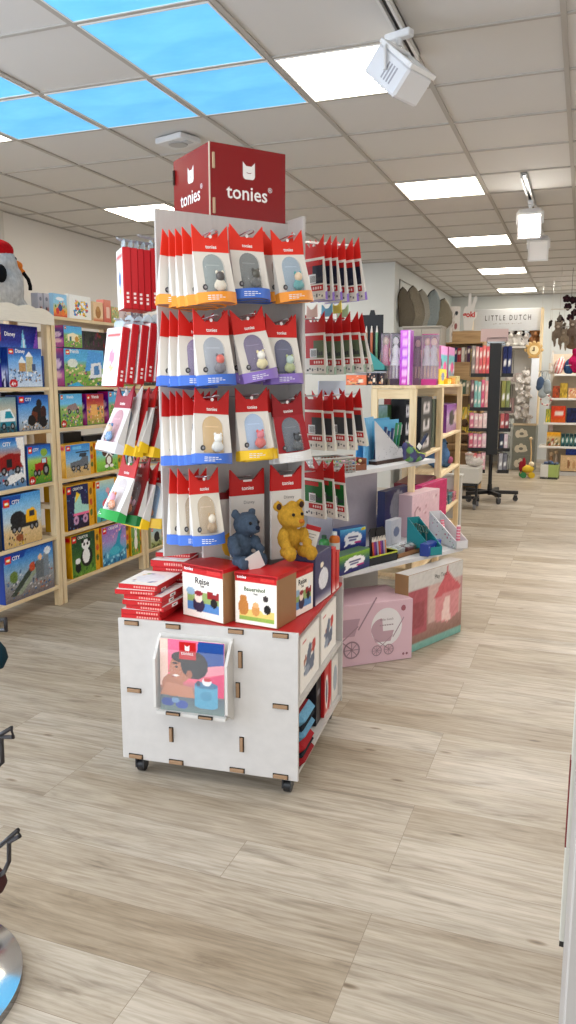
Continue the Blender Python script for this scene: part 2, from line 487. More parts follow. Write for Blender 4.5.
for i, j, l in ((-2, -2, 'nearest glowing sky-blue ceiling panel, cut by the top of the photo'),
                (-2, -1, 'glowing sky-blue ceiling panel second in the column above the red cube'),
                (-2, 0, 'glowing sky-blue ceiling panel farthest right, just above the red cube'),
                (-3, 0, 'glowing sky-blue ceiling panel in the middle of the row of three'),
                (-4, 0, 'glowing sky-blue ceiling panel at the left end of the row of three'),
                (-4, -1, 'glowing sky-blue ceiling panel corner at the left edge, before the row of three')):
    ceiling_light(i, j, 'panel_blue', l, 'sky blue ceiling panels')

# ceiling sensor box
q = at_z(178, 143, CEIL - .03)
t = thing('ceiling_sensor', 'flat white sensor box on the ceiling above the red cube', 'sensor', (q[0], q[1], CEIL - .002), R(-18))
m = MB(); m.box(-.11, .11, -.085, .085, -.035, 0, (205, 205, 205), 0, .006); m.build('housing', 'plastic', t)
m = MB(); m.cyl((0, 0, -.041), (0, 0, -.034), .055, .06, (150, 150, 152), 20); m.build('sensor_grille', 'plastic', t)
m = MB(); m.box(.06, .1, -.03, .03, -.038, -.034, (170, 172, 178)); m.build('lens_plate', 'gloss', t)

# tracks and spotlights
def track(name_label, x, y0, y1):
    t = thing('lighting_track', name_label, 'lighting track', (x, y0, CEIL - .002), 0, 'ceiling lighting tracks')
    n = y1 - y0
    m = MB(); m.box(-.022, -.011, 0, n, -.034, 0, (222, 220, 216)); m.box(.011, .022, 0, n, -.034, 0, (222, 220, 216)); m.box(-.022, .022, 0, n, -.008, 0, (222, 220, 216)); m.box(-.022, .022, n - .01, n, -.034, 0, (222, 220, 216)); m.build('rail', 'paint', t)
    m = MB(); m.box(-.011, .011, 0, n - .01, -.016, -.008, (12, 12, 12)); m.build('conductor_slot', 'black_metal', t)
track('nearest white lighting track with black slot at the top edge', -.785, 2.2, 3.72)
track('farther white lighting track above the lit spotlight', -.478, 6.0, 8.35)

def spotlight(label, loc, rz, tilt, lit, group):
    t = thing('spotlight', label, 'spotlight', loc, rz, group)
    m = MB(); m.box(-.02, .02, -.06, .06, -.03, 0, (228, 228, 228), 0, .004); m.cyl((0, 0, -.03), (0, 0, -.055), .014, .014, (225, 225, 225), 12); m.build('track_adapter', 'plastic', t)
    m = MB(); w = .098
    m.tube([(-w, 0, -.17), (-w, 0, -.085), (-w + .02, 0, -.062), (w - .02, 0, -.062), (w, 0, -.085), (w, 0, -.17)], .0075, (232, 232, 232), 8); m.build('yoke', 'plastic', t)
    Mx = Matrix.Translation((0, 0, -.165)) @ Matrix.Rotation(tilt, 4, 'X')
    m = MB(); m.M = Mx
    m.box(-.088, .088, -.06, .06, -.1, .1, (226, 227, 230), 0, .01)
    for k in range(6): m.box(-.055, .055, .06, .066, -.075 + k * .024, -.066 + k * .024, (198, 198, 202))
    h = m.build('lamp_head', 'plastic', t)
    m = MB(); m.M = Mx
    for (a, b, c, d) in ((-.092, .092, .086, .1), (-.092, .092, -.1, -.086), (-.092, -.078, -.086, .086), (.078, .092, -.086, .086)): m.box(a, b, -.078, -.058, c, d, (236, 236, 236), 0, .003)
    m.build('front_bezel', 'plastic', h)
    m = MB(); m.M = Mx; m.box(-.078, .078, -.066, -.061, -.086, .086, (255, 255, 255)); m.build('lamp_glass', 'lamp_white' if lit else 'gloss', h)
    m = MB(); m.M = Mx
    for k in range(4): m.box(-.0885, -.087, -.03, .035, -.05 + k * .016, -.042 + k * .016, (165, 165, 172))
    m.build('side_vent', 'plastic', h)
    m = MB(); m.tube([(.03, .03, -.02), (.07, .11, -.05), (.06, .14, -.11), (.03, .1, -.18)], .005, (222, 222, 222), 6); m.build('power_cable', 'plastic', t)
spotlight('nearest white square track spotlight, unlit side, at top of the photo', (-.785, 3.40, CEIL - .034), R(70), R(-48), False, 'track spotlights')
spotlight('lit white square spotlight shining from the farther track', (-.478, 6.78, CEIL - .034), R(3), R(28), True, 'track spotlights')
spotlight('dim white spotlight hanging right behind the lit one', (-.478, 8.05, CEIL - .034), R(3), R(28), False, 'track spotlights')

# ------------------------------------------------------------------ pine wall shelving
XF = -3.05; SD = .32
LV = (.125, .445, .79, 1.115, 1.37, 1.776)
def shelf_unit(y0, y1, label, crown=False):
    t = thing('pine_shelf_unit', label, 'shelf unit', (XF, y0, 0), 0, 'pine shelf units along the left wall')
    n = y1 - y0
    for sy in (0, n - .036):
        for sx in (-.045, -SD):
            m = MB(); m.box(sx, sx + .045, sy, sy + .036, 0, LV[-1] + .008, (0, 0, 0), 0, .003); m.build('upright', 'pine_Z', t)
        for z in (.2, .62, 1.25, 1.68):
            m = MB(); m.box(-SD + .045, -.045, sy + .008, sy + .028, z, z + .03, (0, 0, 0)); m.build('side_rail', 'pine_X', t)
    for k, z in enumerate(LV):
        m = MB(); a, b = (.037, n - .037)
        if k == 5: a, b = 0, n
        m.box(-SD + .004, -.002 if k < 5 else .002, a, b, z - .013 + (.022 if k == 5 else 0), z + .008 + (.021 if k == 5 else 0), (0, 0, 0), 0, .002); m.build('shelf_board', 'pine_Y', t)
    if crown:
        m = MB(); pts = [(0, LV[-1] - .035)]
        N = 60
        pts = [(0.0, LV[-1] - .03), (n, LV[-1] - .03)]
        for i in range(N, -1, -1):
            y = n * i / N; pts.append((y, LV[-1] + .055 + .014 * abs(math.sin(math.pi * y / .16)) - (.03 * max(0, (y - n + .14) / .14))))
        m.prism(pts, .004, .03, (238, 228, 210), plane='yz'); m.build('crown_trim', 'paint', t)
    return t
shelf_unit(2.95, 4.072, 'nearest pine shelf unit at the left edge, with scalloped cream crown', True)
shelf_unit(4.082, 5.10, 'middle pine shelf unit with picture books along its top')
shelf_unit(5.11, 6.12, 'farthest pine shelf unit, seen between display packages')

def sbox(x0, x1, yt, lv, label, body, fn, texts=(), d=.085, xf=XF - .012, group='building toy boxes on the pine shelves', cat='toy box', nx=40, ny=34, name='toy_box', h=None, lift=0.0, side=None):
    z = LV[lv] + .0085 + lift + (.021 if lv == 5 else 0)
    ym = (yt + (at_base(x0, x1, z, xf))) / 2
    a, b = at_x(x0, ym, xf)[1], at_x(x1, ym, xf)[1]
    hh = h or at_x((x0 + x1) / 2, yt, xf)[2] - z
    for u0, u1 in ((2.95, 4.072), (4.082, 5.10), (5.11, 6.12)):
        if u0 < (a + b) / 2 < u1 and lv < 5: a, b = max(a, u0 + (.039 if lv < 5 else 0)), min(b, u1 - .039)
    if lv < 5: hh = min(hh, LV[lv + 1] - .017 - z)
    return carton(name, label, cat, (xf - d / 2, (a + b) / 2, z), R(90), b - a, d, hh, body, fn, nx, ny, group, texts, sidefn=('b', side) if side else None)
def at_base(x0, x1, z, xf):
    lo, hi = 200.0, 760.0; x = (x0 + x1) / 2
    for _ in range(40):
        mid = (lo + hi) / 2
        if at_x(x, mid, xf)[2] > z: lo = mid
        else: hi = mid
    return lo
RED = (214, 30, 34); WH = (250, 250, 250); NAVY = (22, 62, 128)
def logo(x=.04, y=.8, w=.15, h=.17): return [('r', x, y, x + w, y + h, RED), ('e', x + w / 2, y + h / 2, w * .38, h * .2, (250, 220, 60)), ('e', x + w / 2, y + h / 2, w * .33, h * .14, WH)]
SKY = (96, 168, 224); SAND = (206, 178, 132); GR = (112, 162, 62); YEL = (240, 186, 34); BLK = (28, 28, 32); GRY = (128, 132, 138)
def wheels(xs, y, r, ar=1.2): 
    o = []
    for x in xs: o += [('e', x, y, r, r * ar, BLK), ('e', x, y, r * .5, r * ar * .5, (150, 150, 155))]
    return o
plain = lambda c, s=3: art([(0, c), (1, c)], [], None, 6, s)
# nearest unit
sbox(-14, 46, 325, 4, 'wide purple and ice-blue castle box standing behind the winter village box', (50, 60, 160),
     art([(0, (120, 80, 190)), (.3, (70, 60, 180)), (.55, (90, 150, 220)), (.75, (30, 50, 150)), (1, (24, 44, 140))],
         [('p', [(.55, 0), (.66, .7), (.7, .95), (.76, .65), (.85, 0)], (130, 200, 235)), ('p', [(.66, .2), (.71, .9), (.75, .3)], (220, 240, 250)), ('p', [(.8, .3), (1, 1), (1, .2)], (150, 100, 200)), ('p', [(0, .35), (.5, .55), (.5, .48), (0, .3)], (160, 200, 240))] + logo(.18, .74, .1, .22), [(.3, 0, 1, .6, 40, .02, [(190, 160, 230), (220, 230, 250), (90, 60, 170)])], 10, 3),
     [('Disney', .45, .84, .2, WH)], d=.08, xf=XF - .066)
sbox(8, 42, 348, 4, 'snowy village box with red age badge on the top row, left unit', (26, 56, 118),
     art([(0, (206, 216, 230)), (.35, (170, 195, 225)), (.7, (110, 165, 220)), (.85, (60, 120, 190)), (1, (40, 90, 165))],
         [('r', .3, .4, .5, .62, (190, 150, 100)), ('p', [(.28, .62), (.4, .8), (.52, .62)], (225, 235, 245)), ('r', .52, .4, .72, .78, (196, 188, 150)), ('p', [(.5, .78), (.62, .92), (.74, .78)], (235, 240, 245)), ('r', .7, .42, .8, .6, (70, 90, 130)), ('e', .13, .09, .12, .11, (196, 30, 44))] + logo(.02, .84, .14, .13),
         [(.05, .12, .95, .45, 60, .025, [(60, 80, 110), (240, 245, 250), (150, 120, 100), (90, 130, 180)])], 10, 4),
     [('Disney', .36, .9, .28, WH), ('4+', .13, .09, .13, WH)], d=.05, side=art([(0, (40, 50, 90)), (.4, (170, 180, 210)), (.6, (26, 56, 118)), (1, (26, 56, 118))], [], [(.1, .05, .9, .4, 12, .1, [(230, 235, 245), (40, 40, 90)])], 8, 1))
sbox(43, 50, 356, 4, 'narrow ice-blue box edge beside the snowy village box', (60, 90, 160), art([(0, (40, 40, 60)), (.5, (110, 140, 190)), (1, (60, 110, 180))], [], [(0, 0, 1, .7, 14, .12, [(40, 40, 60), (200, 210, 230), (180, 150, 130)])], 8, 5), d=.03, xf=XF - .03)
sbox(-8, 16.5, 397, 3, 'box with teal and white truck, second row left edge', (50, 70, 80),
     art([(0, (60, 75, 80)), (.3, (150, 170, 175)), (.6, (200, 190, 170)), (1, (120, 150, 160))], [('p', [(.3, .2), (.3, .62), (.75, .68), (.95, .4), (.95, .2)], (228, 236, 238)), ('p', [(.5, .4), (.55, .6), (.75, .6), (.88, .4)], (40, 150, 170)), ('r', .3, .18, .95, .3, (30, 130, 150))] + wheels((.45, .82), .17, .09), [(.0, 0, 1, .2, 20, .05, [(40, 70, 80), (20, 110, 130)])], 8, 6))
sbox(18, 50, 395, 3, 'box with black motorcycle and riders, second row left unit', NAVY,
     art([(0, (150, 150, 150)), (.3, (160, 185, 210)), (.7, (90, 150, 210)), (1, (40, 96, 172))], [('p', [(0, .75), (0, 1), (.45, 1), (.35, .78)], (24, 84, 164)), ('e', .62, .45, .2, .25, (42, 38, 40)), ('e', .68, .75, .09, .14, (36, 34, 36)), ('p', [(.35, .3), (.45, .55), (.62, .5), (.6, .25)], (110, 60, 40)), ('e', .82, .5, .1, .2, (70, 40, 36)), ('e', .42, .28, .13, .16, BLK), ('e', .8, .22, .13, .16, BLK)] + logo(), [(.05, .02, .95, .3, 40, .03, [(40, 40, 45), (190, 150, 90), (220, 220, 220)])], 10, 7), [('CITY', .33, .88, .2, WH)])
sbox(-16, 25.5, 437, 2, 'tall box with red truck and white racing car, third row left edge', (232, 226, 220),
     art([(0, (90, 130, 170)), (.35, (130, 150, 170)), (.6, (206, 120, 90)), (.85, (120, 170, 215)), (1, (30, 96, 176))], [('p', [(.35, .35), (.35, .62), (.6, .7), (.9, .66), (.95, .4)], (150, 30, 30)), ('r', .52, .42, .66, .58, (40, 40, 44)), ('p', [(.4, .12), (.6, .26), (.9, .3), (.97, .2), (.6, .08)], (230, 230, 230)), ('p', [(.78, 1), (.82, .8), (.9, .74), (.88, .5), (.94, .42), (.94, .2), (1, .1), (1, 1)], (238, 234, 230))] + wheels((.45, .8), .36, .07) + wheels((.5, .9), .13, .05), [(.3, .05, .9, .5, 30, .025, [BLK, (200, 60, 50), (230, 230, 230)])], 9, 8), [('CITY', .55, .87, .2, WH)])
sbox(27.5, 53, 444.5, 2, 'box with red tractor and age badge, third row left unit', NAVY,
     art([(0, (80, 130, 50)), (.45, (140, 180, 70)), (.62, (170, 200, 110)), (.75, (90, 160, 220)), (1, (30, 90, 170))], [('p', [(.3, .3), (.28, .52), (.55, .55), (.6, .66), (.82, .66), (.85, .36)], (170, 34, 36)), ('r', .6, .52, .78, .64, (190, 215, 230)), ('e', .16, .1, .14, .12, (190, 28, 40)), ('e', .7, .8, .15, .1, (140, 170, 70))] + wheels((.3, .45), .28, .08) + wheels((.76,), .34, .14) + logo(), [(.05, .05, .95, .45, 30, .025, [(60, 110, 40), (180, 150, 60), (200, 60, 50)])], 9, 9), [('CITY', .36, .88, .24, WH), ('4+', .16, .1, .16, WH)])
sbox(26, 52, 430, 2, 'plain brown cardboard carton behind the tractor box', (198, 170, 130), plain((200, 172, 132)), d=.06, xf=XF - .2, name='shipping_carton', cat='carton')
sbox(2.5, 41.5, 493, 1, 'box with black and yellow cement mixer truck, fourth row left unit', NAVY,
     art([(0, (200, 170, 120)), (.3, (214, 190, 148)), (.5, (190, 205, 215)), (.8, (130, 185, 225)), (1, (80, 150, 210))], [('p', [(0, .8), (0, 1), (.5, 1), (.42, .84)], (24, 84, 164)), ('e', .38, .52, .2, .16, (44, 46, 52)), ('p', [(.45, .38), (.5, .62), (.62, .55), (.62, .36)], (60, 62, 66)), ('p', [(.58, .4), (.6, .66), (.8, .7), (.88, .6), (.88, .38)], (236, 180, 30)), ('r', .68, .52, .82, .64, (60, 60, 70)), ('r', .18, .34, .9, .41, (50, 50, 54)), ('e', .4, .16, .1, .07, (150, 90, 60))] + wheels((.27, .4, .74, .86), .33, .06) + logo(.03, .78, .15, .15), [(.1, .03, .6, .25, 20, .025, [(120, 80, 60), (210, 180, 60), (60, 60, 60)])], 9, 10), [('CITY', .34, .86, .2, WH)], d=.1)
sbox(44, 57, 487, 1, 'yellow box edge standing right of the cement mixer box', (222, 168, 30), art([(0, (60, 50, 40)), (.2, (150, 110, 40)), (.3, (226, 172, 34)), (1, (220, 160, 30))], [('r', .3, .8, .6, .92, (60, 40, 30))], None, 10, 11), d=.05, xf=XF - .1)
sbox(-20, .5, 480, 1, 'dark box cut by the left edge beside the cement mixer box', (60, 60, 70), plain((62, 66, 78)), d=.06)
sbox(3.5, 54, 544, 0, 'big bottom-row box with a grey skate park ramp', (24, 56, 140),
     art([(0, (120, 110, 110)), (.3, (150, 150, 150)), (.55, (150, 175, 195)), (.8, (90, 150, 205)), (1, (40, 100, 180))], [('p', [(0, .85), (0, 1), (.45, 1), (.38, .86)], (20, 76, 160)), ('p', [(.1, .12), (.2, .1), (.62, .58), (.6, .72)], (70, 80, 70)), ('p', [(.22, .1), (.32, .1), (.68, .52), (.62, .58)], (150, 160, 140)), ('r', .62, .3, .78, .7, (110, 116, 120)), ('r', .78, .3, .9, .8, (130, 140, 150)), ('e', .55, .6, .06, .1, (190, 90, 60)), ('e', .72, .75, .04, .07, (230, 190, 150)), ('e', .18, .5, .08, .12, (110, 130, 70)), ('e', .88, .85, .07, .08, (220, 225, 230))] + logo(.03, .8, .11, .15), [(.05, .05, .95, .6, 70, .02, [(60, 64, 70), (210, 210, 210), (170, 110, 80), (80, 110, 150)])], 9, 12), [('CITY', .24, .88, .15, WH)], d=.1, nx=34)
sbox(55.5, 60.5, 541, 0, 'narrow green and yellow box edge right of the skate park box', (120, 130, 40), art([(0, (60, 90, 40)), (.5, (130, 140, 40)), (1, (220, 170, 40))], [], [(0, 0, 1, 1, 12, .1, [(40, 60, 30), (200, 190, 60)])], 8, 13), d=.05, xf=XF - .07)
# middle unit, top row
FR = [(70, 130, 60), (220, 190, 150), (90, 60, 110), (60, 110, 150), (220, 120, 140), (240, 220, 180)]
PUR = (92, 34, 120)
def friends(seed, extra=(), sky=(100, 180, 220), lg=True, lx=.04):
    return art([(0, (120, 160, 70)), (.25, (130, 170, 80)), (.55, (150, 180, 110)), (.7, sky), (1, (90, 170, 216))], list(extra) + (logo(lx, .84, .1, .13) if lg else []), [(.05, .02, .95, .6, 60, .03, FR)], 9, seed)
pside = art([(0, (170, 60, 120)), (.35, (200, 110, 170)), (.5, (90, 34, 120)), (.8, (100, 30, 130)), (1, (190, 30, 110))], [('e', .5, .3, .3, .1, (240, 190, 190)), ('e', .5, .6, .35, .12, (230, 200, 220))], None, 8, 2)
sbox(63.5, 82, 323.5, 4, 'blue and green farm box stacked on the horse trailer box', PUR, friends(21, [('p', [(.2, .3), (.2, .6), (.5, .7), (.8, .6), (.8, .3)], (236, 224, 190)), ('r', .3, .3, .42, .5, (60, 120, 120)), ('e', .7, .4, .1, .14, (200, 150, 70))]), lift=.2435, h=.155, d=.09, side=pside)
sbox(64, 104, 347, 4, 'wide box with a horse trailer and paddock, top row middle unit', PUR, friends(22, [('p', [(.5, .4), (.6, .98), (.98, .9), (.98, .5)], (90, 160, 220)), ('p', [(.62, .2), (.66, .62), (.92, .66), (.95, .25)], (226, 230, 234)), ('p', [(.72, .3), (.74, .55), (.86, .58), (.88, .32)], (90, 140, 190)), ('e', .2, .62, .12, .12, (220, 225, 215)), ('p', [(.05, 0), (.3, .12), (.45, 0)], (70, 170, 210))]), [('friends', .25, .93, .22, WH)], h=.24, d=.1, side=pside, nx=34)
sbox(84, 108, 332, 4, 'dark box standing behind the horse trailer box', (70, 60, 80), art([(0, (60, 50, 70)), (.6, (90, 70, 80)), (1, (60, 70, 60))], [], [(0, 0, 1, 1, 40, .05, [(110, 60, 90), (60, 80, 60), (40, 40, 50), (150, 60, 60)])], 10, 23), d=.06, xf=XF - .16)
sbox(105, 113, 356, 4, 'slim purple box right of the horse trailer box', PUR, pside, d=.12, nx=10)
sbox(114, 122, 362, 4, 'second slim purple box, next to another like it on the top row', PUR, art([(0, (240, 220, 230)), (.3, (190, 110, 170)), (.6, (110, 50, 140)), (1, (200, 190, 215))], [('e', .5, .4, .3, .12, (240, 190, 190))], None, 8, 6), d=.12, nx=10)
sbox(112, 121, 329, 4, 'tall purple and white box behind the slim purple boxes', (130, 90, 190), art([(0, (200, 190, 220)), (.5, (120, 80, 190)), (1, (150, 120, 210))], [('e', .6, .6, .25, .2, (80, 70, 90))], None, 8, 24), d=.06, xf=XF - .17)
sbox(123, 140, 363, 4, 'green farm box half hidden under the left hanging slim boxes', (110, 150, 60), friends(25, [('e', .5, .6, .2, .2, (220, 190, 110))]), d=.09)
# second row
sbox(60, 82.5, 393.5, 3, 'green box with grey tractor and age badge, second row middle unit', (40, 70, 60), friends(26, [('p', [(.3, .5), (.35, .65), (.7, .72), (.85, .5)], (150, 130, 130)), ('e', .14, .1, .12, .11, (190, 30, 44))] + wheels((.4, .78), .46, .07), (120, 190, 230)), [('friends', .45, .9, .3, WH), ('4+', .14, .1, .14, WH)])
sbox(86.5, 104, 393.5, 3, 'orange and red barn box between two green boxes, second row', PUR, art([(0, (120, 150, 60)), (.2, (200, 160, 90)), (.5, (226, 160, 90)), (.8, (180, 60, 70)), (1, (160, 40, 60))], [('r', .25, .3, .6, .65, (230, 180, 110)), ('p', [(.2, .65), (.42, .82), (.65, .65)], (190, 90, 70))] + logo(), [(.05, .05, .95, .6, 40, .04, FR)], 9, 27), [('friends', .5, .9, .4, WH)], side=pside)
sbox(108.5, 131, 391, 3, 'blue and green buggy box behind the hanging pouches, second row', PUR, friends(28, [('p', [(.3, .45), (.35, .62), (.75, .64), (.8, .45)], (230, 190, 60)), ('e', .5, .7, .1, .1, (70, 130, 80))] + wheels((.4, .72), .42, .09)), [('friends', .4, .92, .3, WH)], side=pside)
# third row (golden edged boxes)
def gold(seed, bg, shapes, clut=None, right=.86):
    return art(bg, list(shapes) + [('r', right, 0, 1, 1, (214, 160, 40))] + [('e', (1 + right) / 2, y, .05, .08, c) for y, c in ((.8, (120, 90, 40)), (.55, (200, 90, 60)), (.3, (90, 110, 60)))] + logo(.03, .83, .13, .14), clut, 8, seed)
gside = art([(0, (200, 150, 30)), (.8, (236, 184, 40)), (1, (230, 150, 30))], [('r', .1, .84, .9, .95, RED)], None, 6, 3)
sbox(65.5, 94, 443.5, 2, 'gold-edged box with truck and helicopter, third row middle unit', YEL, gold(31, [(0, (196, 166, 120)), (.3, (206, 180, 130)), (.45, (150, 190, 220)), (1, (60, 140, 210))], [('p', [(.15, .28), (.15, .45), (.5, .5), (.62, .62), (.78, .6), (.8, .3)], (110, 116, 124)), ('p', [(.45, .6), (.5, .72), (.75, .7), (.7, .58)], (60, 70, 80)), ('r', .35, .74, .82, .76, (50, 50, 60)), ('r', .25, .84, .55, .93, (120, 190, 230))] + wheels((.25, .42, .7), .26, .07), [(.1, .1, .8, .4, 14, .03, [GRY, BLK])]), side=gside)
sbox(96, 121, 441, 2, 'gold-edged box with a brown and white puppy, third row middle unit', YEL, gold(32, [(0, (110, 170, 70)), (.3, (150, 200, 90)), (.6, (130, 200, 220)), (1, (80, 170, 220))], [('e', .5, .6, .2, .17, (246, 246, 240)), ('e', .33, .66, .1, .15, (90, 60, 46)), ('e', .67, .66, .1, .15, (60, 46, 42)), ('e', .5, .34, .15, .2, (110, 76, 56)), ('e', .5, .36, .09, .14, (245, 240, 230)), ('e', .43, .64, .03, .04, BLK), ('e', .57, .64, .03, .04, BLK), ('e', .5, .55, .04, .03, BLK), ('e', .4, .16, .08, .06, (245, 240, 230)), ('e', .6, .16, .08, .06, (245, 240, 230))], [(0, 0, .85, .2, 14, .04, [(90, 140, 50), (180, 200, 80)])]), [('CREATOR', .45, .9, .4, WH)], side=gside)
sbox(122.5, 138, 449, 2, 'small gold-edged penguin box beneath the hanging pouches, third row', YEL, gold(33, [(0, (120, 170, 90)), (.5, (150, 200, 220)), (1, (110, 180, 220))], [('e', .45, .45, .2, .3, (60, 56, 66)), ('e', .45, .4, .12, .22, (245, 245, 245)), ('e', .45, .72, .14, .12, (70, 66, 76))]), side=gside)
# fourth row
sbox(66.5, 94, 484, 1, 'dark gold-edged box with a roller skate, fourth row middle unit', YEL, gold(34, [(0, (40, 30, 60)), (.5, (50, 50, 90)), (1, (34, 44, 96))], [('p', [(.25, .35), (.3, .75), (.5, .78), (.55, .55), (.8, .5), (.82, .36)], (170, 215, 205)), ('p', [(.3, .6), (.36, .85), (.5, .78)], (236, 200, 60)), ('r', .22, .3, .84, .37, (240, 120, 160))] + [('e', x, .2, .1, .1, (200, 160, 190)) for x in (.32, .66)] + [('e', x, .2, .04, .04, (110, 60, 110)) for x in (.32, .66)], [(0, .0, .85, .9, 20, .02, [(120, 90, 160), (90, 140, 190)])], .8), [('CREATOR', .42, .91, .36, WH)], side=gside)
sbox(96, 117.5, 479, 1, 'gold-edged box with a pink flamingo, fourth row middle unit', YEL, gold(35, [(0, (90, 160, 170)), (.4, (120, 190, 210)), (.7, (130, 190, 220)), (1, (200, 210, 190))], [('e', .5, .42, .22, .12, (236, 110, 120)), ('p', [(.56, .45), (.64, .45), (.6, .72), (.52, .74)], (240, 140, 150)), ('e', .54, .74, .09, .06, (244, 170, 175)), ('r', .46, .1, .49, .35, (220, 100, 110)), ('r', .55, .1, .58, .35, (220, 100, 110)), ('e', .4, .1, .2, .06, (60, 80, 80))], [(0, 0, .85, .3, 10, .05, [(60, 120, 110), (160, 200, 190)])]), side=gside)
sbox(119, 138, 488, 1, 'partly hidden gold-edged box right of the flamingo box', YEL, gold(36, [(0, (160, 180, 120)), (.5, (200, 190, 140)), (1, (230, 200, 120))], [('e', .4, .5, .2, .25, (120, 90, 70))], [(0, 0, .85, .8, 14, .06, [(90, 130, 90), (220, 180, 60)])]), side=gside)
# bottom row
sbox(71.5, 100, 532, 0, 'green gold-edged box with a panda family, bottom row middle unit', YEL, gold(37, [(0, (110, 150, 60)), (.3, (90, 130, 60)), (.7, (50, 90, 60)), (1, (40, 70, 60))], [('e', .52, .42, .21, .24, (30, 30, 34)), ('e', .5, .44, .13, .18, (240, 240, 236)), ('e', .5, .72, .15, .12, (244, 244, 240)), ('e', .38, .82, .05, .05, (24, 24, 26)), ('e', .62, .82, .05, .05, (24, 24, 26)), ('e', .44, .73, .035, .04, (24, 24, 26)), ('e', .56, .73, .035, .04, (24, 24, 26)), ('e', .2, .22, .1, .13, (30, 30, 34)), ('e', .2, .37, .09, .07, (244, 244, 240))], [(0, 0, .85, .2, 20, .04, [(120, 160, 70), (70, 110, 50)]), (0, .6, .85, 1, 14, .03, [(70, 120, 70)])], .84), [('CREATOR', .4, .91, .36, WH)], side=gside)
sbox(102, 129, 523.5, 0, 'violet box with a turquoise sea creature, bottom row middle unit', (190, 150, 60), gold(38, [(0, (60, 130, 170)), (.3, (110, 170, 200)), (.6, (170, 150, 200)), (1, (140, 110, 180))], [('p', [(.2, .2), (.35, .42), (.5, .5), (.62, .8), (.7, .78), (.66, .45), (.8, .3), (.6, .2)], (60, 160, 190)), ('e', .45, .32, .2, .1, (80, 180, 200)), ('p', [(.6, .75), (.75, .88), (.72, .7)], (70, 140, 180))], [(0, 0, .88, .3, 30, .04, [(40, 100, 140), (160, 210, 225)]), (0, .6, .9, 1, 20, .03, [(230, 170, 190), (170, 120, 190)])], .9), [('CREATOR', .42, .92, .36, WH)], side=gside)
sbox(131, 145.5, 519, 0, 'green gold-edged box with a white rabbit, bottom row by the upright', YEL, gold(39, [(0, (130, 160, 70)), (.5, (110, 150, 80)), (1, (150, 180, 110))], [('e', .45, .35, .17, .2, (238, 232, 222)), ('e', .45, .6, .13, .12, (244, 240, 232)), ('e', .38, .78, .04, .12, (244, 240, 232)), ('e', .52, .78, .04, .12, (244, 240, 232))], [(0, 0, .85, .5, 20, .06, [(90, 130, 50), (200, 180, 70), (220, 120, 90)])]), side=gside)
# farthest unit
sbox(151, 163.5, 526, 0, 'pale box with a black bird, bottom row of the farthest unit', (190, 190, 150), gold(40, [(0, (150, 160, 90)), (.5, (200, 205, 190)), (1, (150, 190, 210))], [('e', .45, .5, .22, .26, (40, 40, 48))], [(0, 0, .85, .4, 14, .06, [(120, 130, 60), (60, 60, 60)])]))
sbox(165, 180, 521, 0, 'colourful box behind the leaning red sets, bottom row farthest unit', (190, 170, 80), gold(41, [(0, (150, 140, 70)), (.5, (190, 170, 90)), (1, (90, 130, 190))], [], [(0, 0, .85, .9, 30, .06, [(120, 90, 50), (60, 90, 60), (220, 180, 80)])]))
sbox(182, 200, 517, 0, 'blue box end at the far end of the bottom row, behind the white column', (60, 100, 180), plain((70, 110, 190), 4))
sbox(146, 166, 388, 3, 'dark red box on the second row of the farthest unit', (120, 40, 50), art([(0, (110, 60, 60)), (1, (150, 60, 70))], [], [(0, 0, 1, 1, 40, .06, [(40, 40, 40), (210, 120, 120), (200, 200, 200)])], 9, 42))
sbox(143, 162, 365, 4, 'dark green box on the top row of the farthest unit', (60, 70, 60), art([(0, (70, 76, 66)), (1, (50, 56, 56))], [], [(0, 0, 1, 1, 40, .06, [(90, 96, 90), (140, 130, 120), (40, 44, 40)])], 9, 43))
sbox(146, 160, 455, 2, 'small mixed-colour box on the third row of the farthest unit', (150, 120, 80), art([(0, (120, 100, 70)), (1, (170, 140, 110))], [], [(0, 0, 1, 1, 30, .08, [(60, 60, 50), (220, 200, 170), (180, 70, 60)])], 9, 44))
sbox(150, 166, 490, 1, 'small green box on the fourth row of the farthest unit', (130, 140, 80), art([(0, (110, 130, 70)), (1, (170, 180, 140))], [], [(0, 0, 1, 1, 30, .08, [(60, 90, 50), (230, 220, 170)])], 9, 45))
for x0, x1, yt, lv, c, lb in ((84, 122, 434, 2, (36, 38, 52), 'wide dark box in the back row behind the puppy box'), (64, 82, 432, 2, (30, 32, 40), 'black box in the back row behind the helicopter box'), (96, 136, 474, 1, (40, 36, 34), 'dark filler box added for shade behind the flamingo box'),
                           (70, 92, 478, 1, (52, 44, 40), 'dark brown filler box added for shade behind the roller skate box'), (8, 40, 487, 1, (50, 46, 44), 'dark filler box added for shade behind the cement mixer box'), (62, 130, 388, 3, (60, 44, 40), 'long dark box in the back row behind the second row of the middle unit'),
                           (72, 128, 519, 0, (44, 44, 38), 'long dark filler box added for shade behind the panda and sea creature boxes'), (2, 52, 540, 0, (40, 44, 60), 'dark blue filler box added for shade behind the skate park box'), (2, 50, 392, 3, (50, 50, 56), 'dark filler box added for shade behind the motorcycle box')):
    sbox(x0, x1, yt, lv, lb, c, plain(c, 5), d=.07, xf=XF - .205, nx=8, ny=6)  # back-row boxes beyond the first two are dark fillers imitating shelf shade
